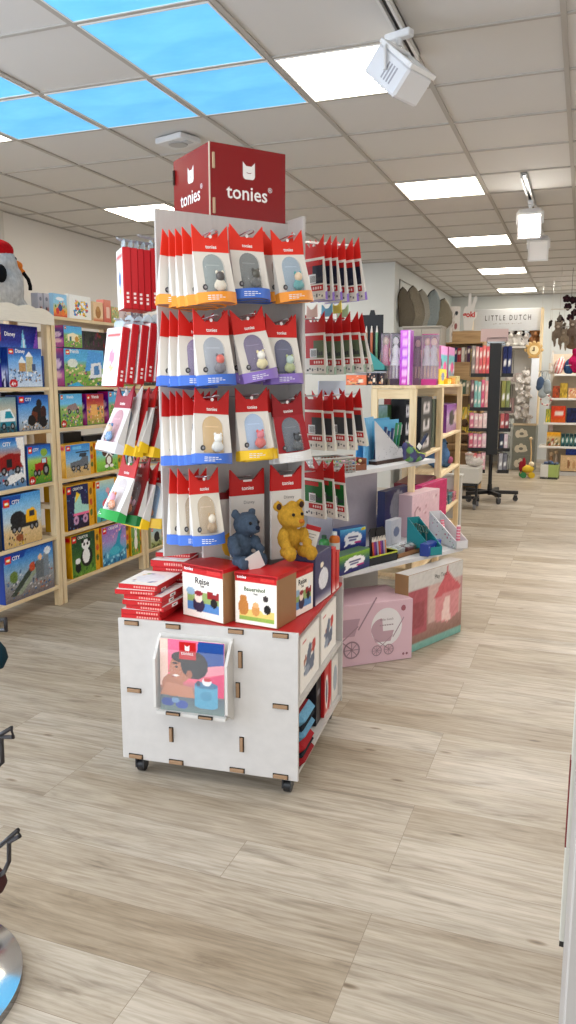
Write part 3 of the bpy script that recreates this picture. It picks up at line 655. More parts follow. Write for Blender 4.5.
# picture books and small games along the top
BK = 'picture books on top of the middle pine shelf'
def topbook(x0, x1, yt, label, body, fn, d=.03, texts=(), xf=XF - .03, name='picture_book', cat='book', g=BK): return sbox(x0, x1, yt, 5, label, body, fn, texts, d, xf, g, cat, name=name)
gbox = lambda s: art([(0, (120, 60, 60)), (.15, (150, 146, 150)), (1, (178, 176, 184))], [('e', .5, .75, .25, .1, (120, 120, 130)), ('e', .4, .25, .16, .14, (60, 40, 50)), ('e', .7, .25, .16, .14, (150, 90, 80))], None, 6, s)
topbook(38, 43.2, 293, 'small grey card box left of the standing picture books', (170, 168, 176), gbox(1), .05, name='card_box', cat='box', g=None)
topbook(44, 49.5, 293.5, 'small grey card box touching the first standing picture book', (172, 170, 178), gbox(2), .05, name='card_box', cat='box', g=None)
topbook(53, 67, 294, 'pale blue picture book with a red castle cover, leftmost standing', (150, 190, 220), art([(0, (210, 80, 50)), (.25, (230, 170, 60)), (.6, (150, 200, 220)), (1, (150, 195, 225))], [('e', .5, .4, .16, .16, (40, 70, 130)), ('e', .5, .8, .3, .08, (240, 240, 240)), ('e', .3, .25, .12, .15, (210, 60, 40)), ('e', .7, .2, .12, .15, (230, 120, 40))], [(.15, .2, .85, .65, 20, .05, [(240, 190, 60), (80, 130, 60), (220, 90, 60)])], 8, 46))
topbook(69, 91, 295.5, 'white picture book with a round colourful cover picture', (236, 232, 224), art([(0, (238, 234, 226)), (1, (240, 238, 232))], [], [(.22, .15, .82, .75, 70, .06, [(210, 80, 60), (240, 200, 80), (80, 140, 80), (70, 130, 190), (250, 250, 250)])], 5, 47))
topbook(93, 103, 302, 'cream book with a brown teddy on its cover', (220, 190, 150), art([(0, (200, 110, 70)), (.2, (226, 200, 160)), (1, (224, 190, 150))], [('e', .5, .45, .28, .3, (170, 120, 60)), ('e', .5, .65, .2, .14, (190, 140, 80))], None, 7, 48))
topbook(104, 111, 300, 'salmon pink book at the right end of the standing books', (220, 130, 110), art([(0, (214, 110, 90)), (1, (224, 150, 126))], [('r', .3, .2, .8, .7, (235, 200, 180))], None, 7, 49), .06)
topbook(112, 119, 307, 'yellow-green book in front of the hanging red boxes', (190, 190, 130), art([(0, (150, 170, 100)), (1, (214, 206, 160))], [], [(0, 0, 1, 1, 20, .08, [(110, 150, 80), (240, 220, 150), (220, 150, 90)])], 7, 50), .04)
topbook(124, 131, 311, 'pale pink book second from the farthest end, above the slim boxes', (210, 190, 190), art([(0, (200, 160, 160)), (1, (220, 210, 210))], [], [(0, 0, 1, 1, 20, .08, [(150, 120, 130), (240, 220, 150)])], 7, 51), .04)
topbook(133, 143, 312, 'grey-violet book at the farthest end above the slim boxes', (130, 120, 140), art([(0, (120, 110, 130)), (1, (150, 150, 160))], [], [(0, 0, 1, 1, 20, .08, [(70, 60, 90), (220, 220, 220)])], 7, 52), .04)

# plush bird
q = at_x(8, 312, XF - .1)
t = thing('plush_bird', 'grey-white plush bird with red cap and orange beak on the left shelf', 'plush toy', (XF - .13, q[1], LV[-1] + .03))
m = MB(); m.ell((0, -.01, .13), (.125, .135, .15), 0); m.ell((0, -.01, .27), (.098, .1, .1), 0); m.ell((0, .03, .18), (.1, .11, .12), 0); m.ell((.02, .04, .04), (.1, .1, .05), 0)
fuse(m, 'body', 'plush', (206, 202, 198), t, .012, 5, .002)
m = MB(); m.ell((0, -.02, .345), (.088, .092, .06), 0); m.ell((-.01, -.05, .385), (.05, .05, .03), 0)
fuse(m, 'cap', 'plush', (196, 20, 26), t, .01, 4, .001)
m = MB(); m.ell((.03, .085, .275), (.035, .055, .028), 0); m.ell((.035, .125, .24), (.022, .035, .022), 0)
fuse(m, 'beak', 'fabric', (226, 120, 34), t, .006, 3)
m = MB(); m.ell((.1, -.125, .2), (.03, .035, .05), (24, 24, 26)); m.build('wing', 'plush', t)
m = MB(); m.tube([(.06, .115, .235), (.07, .145, .2), (.07, .16, .165), (.065, .165, .14)], .011, (24, 24, 26)); m.build('wing', 'plush', t)
m = MB(); m.ell((.075, .03, .3), .011, (20, 20, 20)); m.build('eye', 'gloss', t)
# ------------------------------------------------------------------ red-topped display stand
BA = R(4.53); bu = np.array([math.cos(BA), math.sin(BA)]); bv = np.array([-bu[1], bu[0]])
BO = np.array([-1.491, 2.291]); BW, BD, BZ = .658, .723, .595
BC = BO + bu * BW / 2 + bv * BD / 2
TC = R(52.27); cu_ = np.array([math.cos(TC), math.sin(TC)]); cv_ = np.array([-cu_[1], cu_[0]])
CC = np.array([-1.2686, 2.785]); CH = .15; CZ = 1.981; TZ = 2.2215
TONRED = (176, 22, 28)
stand = thing('display_stand', 'white slotted cardboard display stand with red cube on top and rows of hooks', 'display stand', (BC[0], BC[1], 0), BA)
Bm = Matrix.Translation((BC[0], BC[1], 0)) @ Matrix.Rotation(BA, 4, 'Z')
Cm = Bm.inverted() @ Matrix.Translation((CC[0], CC[1], 0)) @ Matrix.Rotation(TC, 4, 'Z')   # column frame inside the stand
hw, hd = BW / 2, BD / 2
WHT = (204, 199, 194)
def bpt(px, py, y=None):                    # base-local point on the front plane
    p = at_plane(px, py, BO, bv); q = Bm.inverted() @ Vector(p); return q
m = MB(); m.box(-hw, hw, -hd, -hd + .012, .07, BZ, WHT, 0, .0015); m.build('front_panel', 'paint', stand)
m = MB(); m.box(-hw, hw, hd - .012, hd, .07, BZ + .02, WHT, 0, .0015); m.build('back_panel', 'paint', stand)
m = MB(); m.box(-.006, .006, -hd + .012, hd - .012, .09, BZ - .02, WHT); m.build('divider_panel', 'paint', stand)
m = MB(); m.box(-hw + .004, hw - .004, -hd + .012, hd - .012, BZ - .016, BZ - .004, (186, 30, 32)); m.build('top_panel', 'paint', stand)
for z in (.085, .325):
    m = MB(); m.box(-hw + .004, hw - .004, -hd + .012, hd - .012, z, z + .013, WHT); m.build('shelf_panel', 'paint', stand)
KR = (160, 128, 98)
def tenon(x, z, w, h):
    m = MB(); m.box(x - w / 2 - .003, x + w / 2 + .003, -hd - .0012, -hd + .004, z - h / 2 - .003, z + h / 2 + .003, (34, 26, 22))
    m.box(x - w / 2, x + w / 2, -hd - .009, -hd, z - h / 2, z + h / 2, KR, 0, .0015); m.build('tenon', 'matte', stand)
for px, py in ((131.6, 622.9), (173.1, 626.5), (235.9, 631.5), (280.6, 635.6), (134.3, 690.2), (280.6, 706.5), (136.1, 756.1), (176.3, 762), (237.2, 770.1), (280.6, 776.4)):
    q = bpt(px, py); tenon(q.x, q.z, .05, .012)
for px, py, h in ((171.3, 734.4, .05), (241.8, 744.4, .05), (240.4, 659.5, .055), (238, 690, .05)):
    q = bpt(px, py); tenon(q.x, q.z, .011, h)
for sx, sy in ((-1, -1), (1, -1), (-1, 1), (1, 1)):
    x, y = sx * (hw - .05), sy * (hd - .05)
    m = MB(); m.box(x - .022, x + .022, y - .022, y + .022, .066, .07, (120, 120, 120)); m.cyl((x, y, .05), (x, y, .066), .011, .011, (130, 130, 130), 10)
    m.box(x - .017, x - .013, y - .02, y + .02, .02, .055, (60, 60, 62)); m.box(x + .013, x + .017, y - .02, y + .02, .02, .055, (60, 60, 62)); c = m.build('caster', 'black_metal', stand)
    m = MB(); m.cyl((x - .012, y + .006, .0245), (x + .012, y + .006, .0245), .0245, .0245, (28, 28, 30), 18); m.build('wheel', 'black_metal', c)
# column boards
def cpart(name, x0, x1, y0, y1, z0, z1, col=WHT, mat='paint', par=None):
    m = MB(); m.M = Cm; m.box(x0, x1, y0, y1, z0, z1, col, 0, .0012); return m.build(name, mat, par or stand)
SHADED_WHT = (190, 184, 179)  # stand white darkened for the column, its shade put into the colour
cpart('column_board', -CH, .167, -CH - .006, -CH + .006, BZ - .004, CZ, SHADED_WHT)
cpart('column_board', -.358, -CH, -CH - .006, -CH + .006, .80, CZ, SHADED_WHT)
cpart('column_board', .16, .172, -.255, CH, BZ - .004, CZ + .012, SHADED_WHT)
cpart('column_board', -CH - .006, -CH + .006, -CH + .006, CH + .02, BZ - .004, CZ - .01, SHADED_WHT)
cpart('column_board', -.17, .2, CH - .006, CH + .006, BZ - .004, CZ - .01, SHADED_WHT)
# topper cube
z0, z1 = CZ - .012, TZ
tp = MB(); tp.M = Cm
th = CH + .002; TRED = (134, 8, 12); TROSE = (172, 20, 26)
tp.box(-th, th, -th, -th + .01, z0, z1, TRED, 0, .0012); tp.box(-th, th, th - .01, th, z0, z1, TRED, 0, .0012)
tp.box(-th, -th + .01, -th + .01, th - .01, z0, z1, TRED); tp.box(th - .01, th, -th + .01, th - .01, z0, z1, TRED); tp.box(-th + .01, th - .01, -th + .01, th - .01, z1 - .02, z1 - .012, TRED)
cube = tp.build('topper_cube', 'laminate', stand)
for a, b in ((-th - .003, -th + .0005),):
    m = MB(); m.M = Cm; m.box(a, b, -th - .001, -th + .004, z0, z1, (214, 196, 176)); m.build('cut_edge', 'matte', cube)
m = MB(); m.M = Cm; m.box(th - .0005, th + .004, -th + .008, th, z0, z1, (205, 190, 172)); m.build('cut_edge', 'matte', cube)
for z in (z1 - .06, z0 + .045):
    m = MB(); m.M = Cm; m.box(-th + .008, -th + .0165, -th - .007, -th, z - .026, z + .026, (196, 168, 136), 0, .001); m.build('tenon', 'matte', cube)
    m = MB(); m.M = Cm; m.box(-th - .007, -th, th - .016, th - .008, z - .026, z + .026, (60, 40, 34), 0, .001); m.build('tenon', 'matte', cube)
def cathead(mb, cx, cz, w, y, col, face):
    h = w * 1.3
    pts = [(-.5, 0), (-.5, .62), (-.5, 1), (-.22, .72), (.22, .72), (.5, 1), (.5, .62), (.5, 0), (.42, -.14), (.3, -.2), (-.3, -.2), (-.42, -.14)]
    P = [(cx + p[0] * w, y, cz + (p[1] - .4) * w) for p in pts]; n = len(P)
    mb.add(P, [(0, 1, 3, 4, 6, 7, 8, 9, 10, 11), (1, 2, 3), (4, 5, 6)], col)
    sm = [(cx + w * .22 * math.cos(t), y - .0006, cz - w * .05 + w * .1 * math.sin(t)) for t in np.linspace(math.pi * 1.15, math.pi * 1.85, 6)]
    sm2 = [(p[0], p[1], p[2] - w * .045) for p in sm]
    mb.add(sm + sm2, [(i, i + 1, i + 7, i + 6) for i in range(5)], face)
def toplogo(mtx, name='logo_print'):
    m = MB(); m.M = mtx; y = -th - .0012; zc = (z0 + z1) / 2 + .006
    cathead(m, 0, zc + .043, .048, y, (240, 236, 232), (120, 20, 24))
    m.text('tonies', -.008, zc - .034, y, (242, 238, 234), w=.165, bold=.012)
    m.text('®', .086, zc - .012, y, (242, 238, 234), h=.018)
    return m.build(name, 'card', cube)
toplogo(Cm); toplogo(Cm @ Matrix.Rotation(R(-90), 4, 'Z'))
def W3(u, v, z):                             # column frame -> world
    p = CC + cu_ * u + cv_ * v; return (p[0], p[1], z)
def on_front(px, py, d):                     # point on a plane d in front of the front board -> (u, z)
    p = at_plane(px, py, CC - cv_ * (CH + d), cv_); q = p[:2] - CC; return q @ cu_, p[2]
def on_side(px, py, v):                      # point on a vertical plane v=const of the column
    p = at_plane(px, py, CC + cv_ * v, cv_); q = p[:2] - CC; return q @ cu_, p[2]
def hook(u, v, z, axis, length, tagcol=None):
    m = MB(); m.M = Cm
    if axis == 'f': P = lambda s, o, dz=0: (u + o, v - s, z + dz)
    else:
        sg = -1 if axis == 'l' else 1
        P = lambda s, o, dz=0: (u + sg * s, v + o, z + dz)
    for o in (-.012, .012):
        m.tube([P(0, o), P(length * .5, o, .002), P(length - .01, o, .008), P(length, o * .6, .012)], .0022, (196, 196, 200), 6)
    m.tube([P(length, -.0075, .012), P(length + .003, 0, .013), P(length, .0075, .012)], .0022, (196, 196, 200), 6)
    m.build('hook', 'metal', stand)

# ------------------------------------------------------------------ cat-eared pouches
ARCH = [(math.cos(t), math.sin(t)) for t in np.linspace(0, math.pi, 11)]
def make_pouch(label, cat, lab=(70, 120, 210), win=(150, 156, 164), fig=((200, 120, 90), (240, 220, 200)), head=(222, 40, 30), card=(226, 219, 209), detail=True, back=None, text='tonies', tall=0.0, backcol=(236, 230, 220), baseclear=(170, 168, 170), noearfold=False):
    t = thing('toy_pouch', label, cat)
    W = .064; zt, zb, zl = -.05, -.185 - tall, -.215 - tall
    dep = lambda z: .004 + .03 * (min(0, z - zt) / (zb - zt) if True else 0) * 1.0
    def fy(z): return -.004 - .028 * max(0, (zt - z)) / (zt - zb)
    # red header with two ears
    m = MB(); pts = [(-W, zt), (W, zt), (W * .98, .034), (W * .38, -.006), (-W * .38, -.006), (-W * .98, .034)]
    m.prism(pts, -.005, 0, head)
    m.text(text, 0, zt + .016, -.0056, (250, 244, 240), h=.011, bold=.02)
    m.cyl((0, -.0058, -.002), (0, -.005, -.002), .006, .006, (250, 240, 236), 8)
    m.build('header', 'card', t)
    # wedge body
    m = MB(); Wb = W * 1.06
    A = [(-W, 0, zt), (W, 0, zt), (W, fy(zt), zt), (-W, fy(zt), zt), (-Wb, 0, zb), (Wb, 0, zb), (Wb, fy(zb), zb), (-Wb, fy(zb), zb)]
    m.add(A, [(3, 2, 6, 7)], card); m.add(A, [(0, 4, 5, 1)], backcol); m.add(A, [(0, 3, 7, 4), (2, 1, 5, 6), (4, 7, 6, 5), (0, 1, 2, 3)], (214, 210, 204))
    m.build('card_body', 'card', t)
    # arched window and figure
    wr = W * .58; zw0, zw1 = zb + .007, zt - .014 - wr * .8
    P = [(wr * 1.0, zw0), ] + [(wr * c, zw1 + wr * s) for c, s in ARCH] + [(-wr, zw0)]
    m = MB(); m.add([(p[0], fy(p[1]) - .0008, p[1]) for p in P], [tuple(range(len(P)))], win)
    m.add([(x, fy(z) - .0012, z) for x, z in ((-wr * .7, zw1), (wr * .6, zw1), (wr * .6, zw1 + .003), (-wr * .7, zw1 + .003))], [(0, 1, 2, 3)], [min(255, c + 26) for c in win])
    w = m.build('window_print', 'gloss', t)
    if detail:
        m = MB(); n = len(P)
        c0 = (0, (zw0 + zw1) / 2)
        rings = []
        for k, (s, dy) in enumerate(((1, 0), (.97, .01), (.8, .017), (.4, .021))):
            rings.append([(c0[0] + (p[0] - c0[0]) * s, fy(p[1]) - .001 - dy, c0[1] + (p[1] - c0[1]) * s) for p in P])
        vs = sum(rings, []); fs = [(k * n + i, k * n + (i + 1) % n, (k + 1) * n + (i + 1) % n, (k + 1) * n + i) for k in range(3) for i in range(n)] + [tuple(range(3 * n, 4 * n))]
        m.add(vs, fs, (228, 232, 236), 0, True); m.build('blister', 'clear', t)
        zf = zw0 + .004; yf = fy(zf) - .009
        m = MB(); m.M = Matrix.Translation((wr * .25, yf, zf)) @ Matrix.Scale(1.3, 4) @ Matrix.Translation((-wr * .3, -yf, -zf)); m.ell((wr * .3, yf, zf + .014), (.015, .007, .016), fig[0], 10, 7); m.ell((wr * .3, yf - .002, zf + .034), (.012, .008, .012), fig[1], 10, 7)
        m.ell((wr * .3 - .011, yf, zf + .012), (.006, .005, .009), fig[0], 8, 5); m.ell((wr * .3 + .011, yf, zf + .012), (.006, .005, .009), fig[0], 8, 5)
        m.ell((wr * .3 - .008, yf, zf + .044), (.004, .003, .005), fig[0], 6, 4); m.ell((wr * .3 + .008, yf, zf + .044), (.004, .003, .005), fig[0], 6, 4); m.build('figure', 'plastic', t)
        m = MB(); m.ell((-W * .62, fy(zb + .022) - .002, zb + .022), (.0095, .0015, .0095), (62, 58, 60), 14, 5)
        m.ell((-W * .62, fy(zb + .022) - .0035, zb + .022), (.005, .001, .005), (150, 146, 146), 10, 4); m.build('badge', 'card', t)
        m = MB(); m.text('tonies', W * .78, (zt + zb) / 2 - .03, fy((zt + zb) / 2) - .006, (170, 166, 160), w=.012); m.build('side_lettering', 'card', w)
    # bowed base label
    m = MB(); N = 12; out = []; lo = []
    for i in range(N + 1):
        s = -1 + 2 * i / N; x = s * Wb * 1.02; y = fy(zb) - .002 - .036 * (1 - s * s)
        out.append((x, y + .004, zb + .004 + .007 * (s + 1) * .3)); lo.append((x, y, zl + .004 * (1 - s * s)))
    vs = out + lo; m.add(vs, [(i, i + N + 1, i + N + 2, i + 1) for i in range(N)], lab, 0, True)
    vs2 = [(p[0], p[1] + .0015, p[2]) for p in vs]; m.add(vs2, [(i, i + 1, i + N + 2, i + N + 1) for i in range(N)], lab, 0, True)
    e0 = [(-Wb, 0, zb), (-Wb, 0, zl), out[0], lo[0], (Wb, 0, zb), (Wb, 0, zl), out[-1], lo[-1]]
    m.add(e0, [(0, 2, 3, 1), (4, 5, 7, 6), (0, 1, 5, 4)], lab)
    for k, wl in enumerate((.5, .7, .42)):
        z = zb - .008 - k * .006; 
        for i0 in range(2, 2 + int(8 * wl)):
            s0, s1 = -1 + 2 * i0 / N, -1 + 2 * (i0 + .8) / N
            yy = lambda s: fy(zb) - .0015 - .036 * (1 - s * s)
            m.add([(s0 * Wb, yy(s0) - .0012, z), (s1 * Wb, yy(s1) - .0012, z), (s1 * Wb, yy(s1) - .0012, z + .0022), (s0 * Wb, yy(s0) - .0012, z + .0022)], [(0, 1, 2, 3)], (240, 240, 240))
    m.build('base_label', 'card', t)
    m = MB(); vs = [(p[0] * .99, p[1] + .002, p[2] + .002) for p in lo] + [(Wb, 0, zl + .002), (-Wb, 0, zl + .002)]
    m.add(vs, [tuple(range(len(vs)))], baseclear); m.build('pouch_base', 'frosted', t)
    if back:
        m = MB(); y = .0012
        def q(x0, x1, za, zb_, c, o=0): m.add([(x0, y + o, za), (x1, y + o, za), (x1, y + o, zb_), (x0, y + o, zb_)], [(3, 2, 1, 0)], c)
        c1, c2 = back
        q(-W * .86, W * .86, zt - .1, zt - .01, c1); q(-W * .86, W * .1, zt - .1, zt - .03, c2, .0003); q(-W * .5, W * .84, zt - .03, zt - .012, (200, 40, 36), .0005)
        rg = random.Random(3)
        for k in range(5): q(-W * .75 + k * .012, -W * .75 + k * .012 + .009, zt - .09, zt - .09 + rg.uniform(.01, .035), rg.choice([(190, 190, 190), (120, 90, 80), (60, 60, 70)]), .0008)
        q(-W * .2, W * .45, zt - .098, zt - .062, (240, 240, 240), .001)
        for k in range(7): q(-W * .16 + k * .0048, -W * .16 + k * .0048 + .0026, zt - .094, zt - .068, (30, 30, 30), .0012)
        q(-W * .86, W * .5, zt - .128, zt - .106, (196, 34, 34), .0005)
        for k in range(4): q(-W * .7 + k * .014, -W * .7 + k * .014 + .008, zt - .122, zt - .112, (245, 225, 220), .0008)
        for k in range(7): q(-W * .84 + k * .016, -W * .84 + k * .016 + .009, zl + .012 + (k % 2) * .006, zl + .02 + (k % 3) * .003, (110, 110, 112), .0006)
        q(W * .6, W * .8, zl + .012, zl + .02, (30, 30, 30), .0006)
        q(-Wb, Wb, zl + .002, zb, backcol, .0002)
        m.build('back_print', 'card', t)
    return t
def put(t, u, v, z, rz, roll=0.0, pitch=0.0):
    t.location = W3(u, v, z); t.rotation_euler = (pitch, roll, rz); return t
ORANGE = (240, 150, 44); BLUE = (66, 112, 204); VIOLET = (140, 112, 190); YELO = (246, 200, 30)
HR1 = (226, 48, 28); HR2 = (208, 34, 26); HR3 = (190, 26, 24)
rowname = {1: 'top', 2: 'second', 3: 'third', 4: 'lowest'}
front = [
 # row, hook, [(px, py, d, roll)], style list
 (1, 'left', [(209.5, 246, .19, 2), (200, 249, .15, 1), (193, 251, .115, 0), (186.5, 252, .08, -1), (179, 253, .045, -7)], ORANGE, [((150, 160, 158), ((236, 226, 206), (90, 86, 84)))] * 5),
 (1, 'middle', [(246, 245, .13, 1), (245, 248, .095, 2), (249, 249, .06, 0)], BLUE, [((120, 122, 118), ((82, 80, 74), (92, 90, 82)))] * 3),
 (1, 'right', [(286.5, 249, .12, 5), (277.5, 250, .07, 2)], ORANGE, [((158, 176, 190), ((80, 160, 160), (226, 200, 170))), ((150, 120, 100), ((120, 90, 80), (140, 110, 90)))]),
 (2, 'left', [(210.5, 329, .17, 1), (196, 331, .12, -3), (187, 332, .085, -3), (178.5, 333, .05, -6)], BLUE, [((168, 174, 184), ((110, 104, 112), (214, 110, 100))), ((150, 130, 170), ((90, 80, 110), (120, 100, 120))), ((160, 160, 170), ((120, 120, 120), (140, 140, 140))), ((160, 160, 170), ((120, 120, 120), (140, 140, 140)))]),
 (2, 'middle', [(247, 327, .15, 9), (240, 329, .1, 2), (238, 331, .06, 0)], VIOLET, [((120, 106, 140), ((236, 222, 170), (240, 236, 226))), ((80, 50, 70), ((236, 220, 160), (230, 200, 160))), ((90, 60, 80), ((210, 200, 150), (200, 180, 160)))]),
 (2, 'right', [(280.5, 332, .1, 1), (277, 333, .06, 1)], VIOLET, [((84, 84, 116), ((180, 190, 130), (190, 210, 200)))] * 2),
 (3, 'left', [(211.5, 408, .17, -4), (200, 409, .13, -1), (193, 410, .1, -1), (187, 410, .075, -1), (179, 411, .045, -2)], BLUE, [((214, 178, 120), ((230, 230, 226), (244, 244, 240)))] + [((120, 120, 130), ((110, 110, 120), (140, 140, 150)))] * 4),
 (3, 'middle', [(251, 406, .14, 1), (254, 408, .1, 3), (251, 409, .065, 0)], YELO, [((176, 198, 226), ((226, 100, 90), (220, 130, 140)))] * 3),
]
figs = [0]
for row, hk, lst, lab, styles in front:
    hx = HR1 if row == 1 else HR2 if row == 2 else HR3
    colname = {ORANGE: 'orange', BLUE: 'blue', VIOLET: 'violet', YELO: 'yellow'}[lab]
    hu, hz = on_front(lst[-1][0] + 1, lst[-1][1] - 8, .02)
    for k, (px, py, d, roll) in enumerate(lst):
        u, z = on_front(px, py, d)
        lb = f'{colname}-based white and red pouch, {ORD[k]} on {hk} hook of the {rowname[row]} front row'
        t = make_pouch(lb, 'toy pouch', lab, styles[k][0], styles[k][1], head=hx, detail=True)
        t['group'] = 'cat-eared toy pouches on the stand'
        put(t, u, -CH - d, z + .03, TC, R(-roll), R(-2))
    u0, z0_ = on_front(lst[0][0], lst[0][1], lst[0][2])
    hook(u0, -CH - .006, z0_ + .03, 'f', lst[0][2] + .035)
# third row, right hook: dark red pouches with white base
for k, (px, py, d, roll) in enumerate([(286.5, 410, .12, 4), (282, 412, .08, 2)]):
    u, z = on_front(px, py, d)
    t = make_pouch(f'dark red pouch with white base, {ORD[k]} on right hook of third front row', 'toy pouch', (226, 224, 222), (92, 98, 108), ((60, 64, 66), (70, 74, 78)), head=(150, 24, 30), card=(158, 30, 38))
    t['group'] = 'cat-eared toy pouches on the stand'; put(t, u, -CH - d, z + .03, TC, R(-roll), R(-2))
    if k == 0: hook(u, -CH - .006, z + .03, 'f', d + .035)
# lowest row
for k, (px, py, d, roll) in enumerate([(203.5, 487, .14, 0), (192, 487, .1, -2), (184, 487, .06, -4)]):
    u, z = on_front(px, py, d)
    t = make_pouch(f'blue-based cream pouch, {ORD[k]} on left hook of the lowest front row', 'toy pouch', BLUE, (196, 172, 138), ((180, 150, 110), (224, 214, 196)), head=HR2, card=(228, 220, 206))
    t['group'] = 'cat-eared toy pouches on the stand'; put(t, u, -CH - d, z + .03, TC, R(-roll), R(-2)); t.scale = (.86, 1, 1.05)
    if k == 0: hook(u, -CH - .006, z + .03, 'f', d + .035)
def tallcard(px, py, d, label, txt2, mount):
    u, z = on_front(px, py, d)
    t = thing('hang_card', label, 'hang card', W3(u, -CH - d, z + .03), TC, 'tall hang cards on the lowest front row')
    W = .071
    m = MB(); pts = [(-W, -.062), (W, -.062), (W * .97, .034), (W * .42, -.006), (-W * .42, -.006), (-W * .97, .034)]
    m.prism(pts, -.012, 0, HR3); m.text('tonies', 0, -.036, -.0127, (250, 240, 236), w=.05, bold=.02); m.box(-.018, .018, -.0128, -.012, -.012, -.005, (235, 225, 220)); m.build('header', 'card', t)
    m = MB(); m.box(-W, W, -.012, 0, -.32, -.062, (222, 216, 208), 0, .001)
    if txt2: m.text(txt2, .006, -.09, -.0128, (120, 116, 112), w=.045)
    m.build('card_body', 'card', t)
    hook(u, -CH - .006, z + .03, 'f', d + .02)
    return u, z
tallcard(246, 486, .05, 'tall white hang card with red header behind the blue plush', 'Disney', 0)
tallcard(286, 481, .09, 'tall white hang card with red header behind the yellow plush', 'Disney', 0)
u, z = on_front(219, 545, .02)
t = thing('hang_card', 'tall white card hanging behind the cream blue-based pouches', 'hang card', W3(u, -CH - .02, z + .2), TC, 'tall hang cards on the lowest front row')
m = MB(); m.prism([(-.07, -.03), (.07, -.03), (.068, .034), (.03, -.006), (-.03, -.006), (-.068, .034)], -.012, 0, (120, 20, 22)); m.build('header', 'card', t)
m = MB(); m.box(-.07, .07, -.012, 0, -.3, -.03, (216, 208, 200), 0, .001); m.ell((.035, -.013, -.2), (.03, .002, .045), (226, 168, 50), 12, 5); m.build('card_body', 'card', t)

# left side hooks: slim red boxes and pouches, seen from the side
def slimbox(label, px, py, v, hgt=.205, roll=0, pitch=0, turn=100, artc=(90, 120, 170), front_c=(240, 238, 236), dred=(192, 26, 34)):
    u, z = on_side(px, py, v)
    t = thing('slim_box', label, 'toy box', W3(u, v, z), TC - R(turn), 'slim hanging toy boxes on the left hooks', pitch, roll)
    D, W = .029, .115
    m = MB(); m.box(-W / 2, W / 2, -D, 0, -hgt, 0, dred, 0, .003)
    m.build('box_body', 'card', t)
    p = MB(); p.grid(lambda a, b: (-W / 2 + .002 + a * (W - .004), -D - .0006, -hgt + .002 + b * (hgt - .004)), 8, 16,
        art([(0, front_c), (1, front_c)], [('r', .1, .82, .9, .9, (210, 60, 60)), ('e', .5, .5, .2, .15, artc), ('e', .5, .3, .14, .06, (226, 200, 140)), ('r', .15, .08, .8, .11, (160, 160, 165))], None, 4, int(px)))
    p.build('front_print', 'card', t)
    p = MB(); x = W / 2 + .0006
    for k in range(3): p.add([(x, -D * .65, -hgt + .02 + k * .014), (x, -D * .35, -hgt + .02 + k * .014), (x, -D * .35, -hgt + .028 + k * .014), (x, -D * .65, -hgt + .028 + k * .014)], [(0, 1, 2, 3)], (244, 226, 222))
    p.build('side_lettering', 'card', t)
    p = MB(); p.prism([(-.035, 0), (.035, 0), (.035, .02), (.012, .034), (-.012, .034), (-.035, .02)], -D * .55, -D * .45, (206, 226, 232)); p.build('hang_tab', 'frosted', t)
    return u, z
SL = 'slim red box with white front, {} on the {} left hook'
vL = .0
for k, (px, py, a) in enumerate([(127.5, 249.5, 0), (134.5, 250.5, 0), (140.5, 251.5, 0), (147, 252.5, 0), (154.5, 251, 0)]):
    u, z = slimbox(SL.format(['leftmost', 'second from left', 'third from left', 'fourth from left', 'rightmost, against the column,'][k], 'top'), px, py, vL, artc=[(90, 120, 170), (90, 120, 170), (120, 120, 90), (90, 90, 90), (110, 116, 124)][k])
    if k == 0: hook(-CH - .006, vL, z + .022, 'l', -u - CH + .03)
u, z = on_side(140, 239, .1); hook(-CH - .006, .1, z, 'l', -u - CH)
for k, (px, py, a) in enumerate([(122.5, 329, 9), (132, 326, 9), (141.5, 327, 8), (150, 325, 8), (158, 325, 6)]):
    u, z = slimbox(SL.format(['leftmost', 'second from left', 'third from left', 'fourth from left', 'rightmost, against the column,'][k], 'second'), px, py, vL, .205, 0, -R(a), 82, artc=[(230, 140, 160), (110, 110, 120), (120, 130, 140), (230, 180, 80), (160, 120, 100), (90, 120, 170)][k])
    if k == 0: hook(-CH - .006, vL, z + .022, 'l', -u - CH + .02)
PL = [((126, 403), 'rose and white pouch with pale base, leftmost on the third left hook', (226, 226, 230), (200, 150, 160), (150, 30, 50), (226, 214, 216), 14),
      ((134, 404), 'white pouch with yellow base, second from left on the third left hook', YELO, (150, 170, 200), (232, 230, 228), (238, 236, 232), 12),
      ((141, 405), 'red pouch with yellow base, third from left on the third left hook', YELO, (150, 60, 60), (190, 30, 34), (192, 30, 34), 9),
      ((149, 402), 'white-fronted yellow-based pouch, fourth from left on the third left hook', YELO, (100, 160, 190), HR3, (240, 238, 234), 13),
      ((157, 406), 'red pouch with yellow base against the column, third left hook', YELO, (120, 60, 60), HR3, (170, 30, 34), 7)]
for (pp, lb, lc, wc, hc, cc, tilt) in PL:
    u, z = on_side(*pp, vL); t = make_pouch(lb, 'toy pouch', lc, wc, head=hc, card=cc, fig=((90, 140, 190), (220, 200, 180))); t['group'] = 'cat-eared toy pouches on the stand'
    put(t, u, vL, z + .03, TC - R(90) + R(6), 0, R(-tilt))
u, z = on_side(122, 391, vL); hook(-CH - .006, vL, z, 'l', -u - CH)
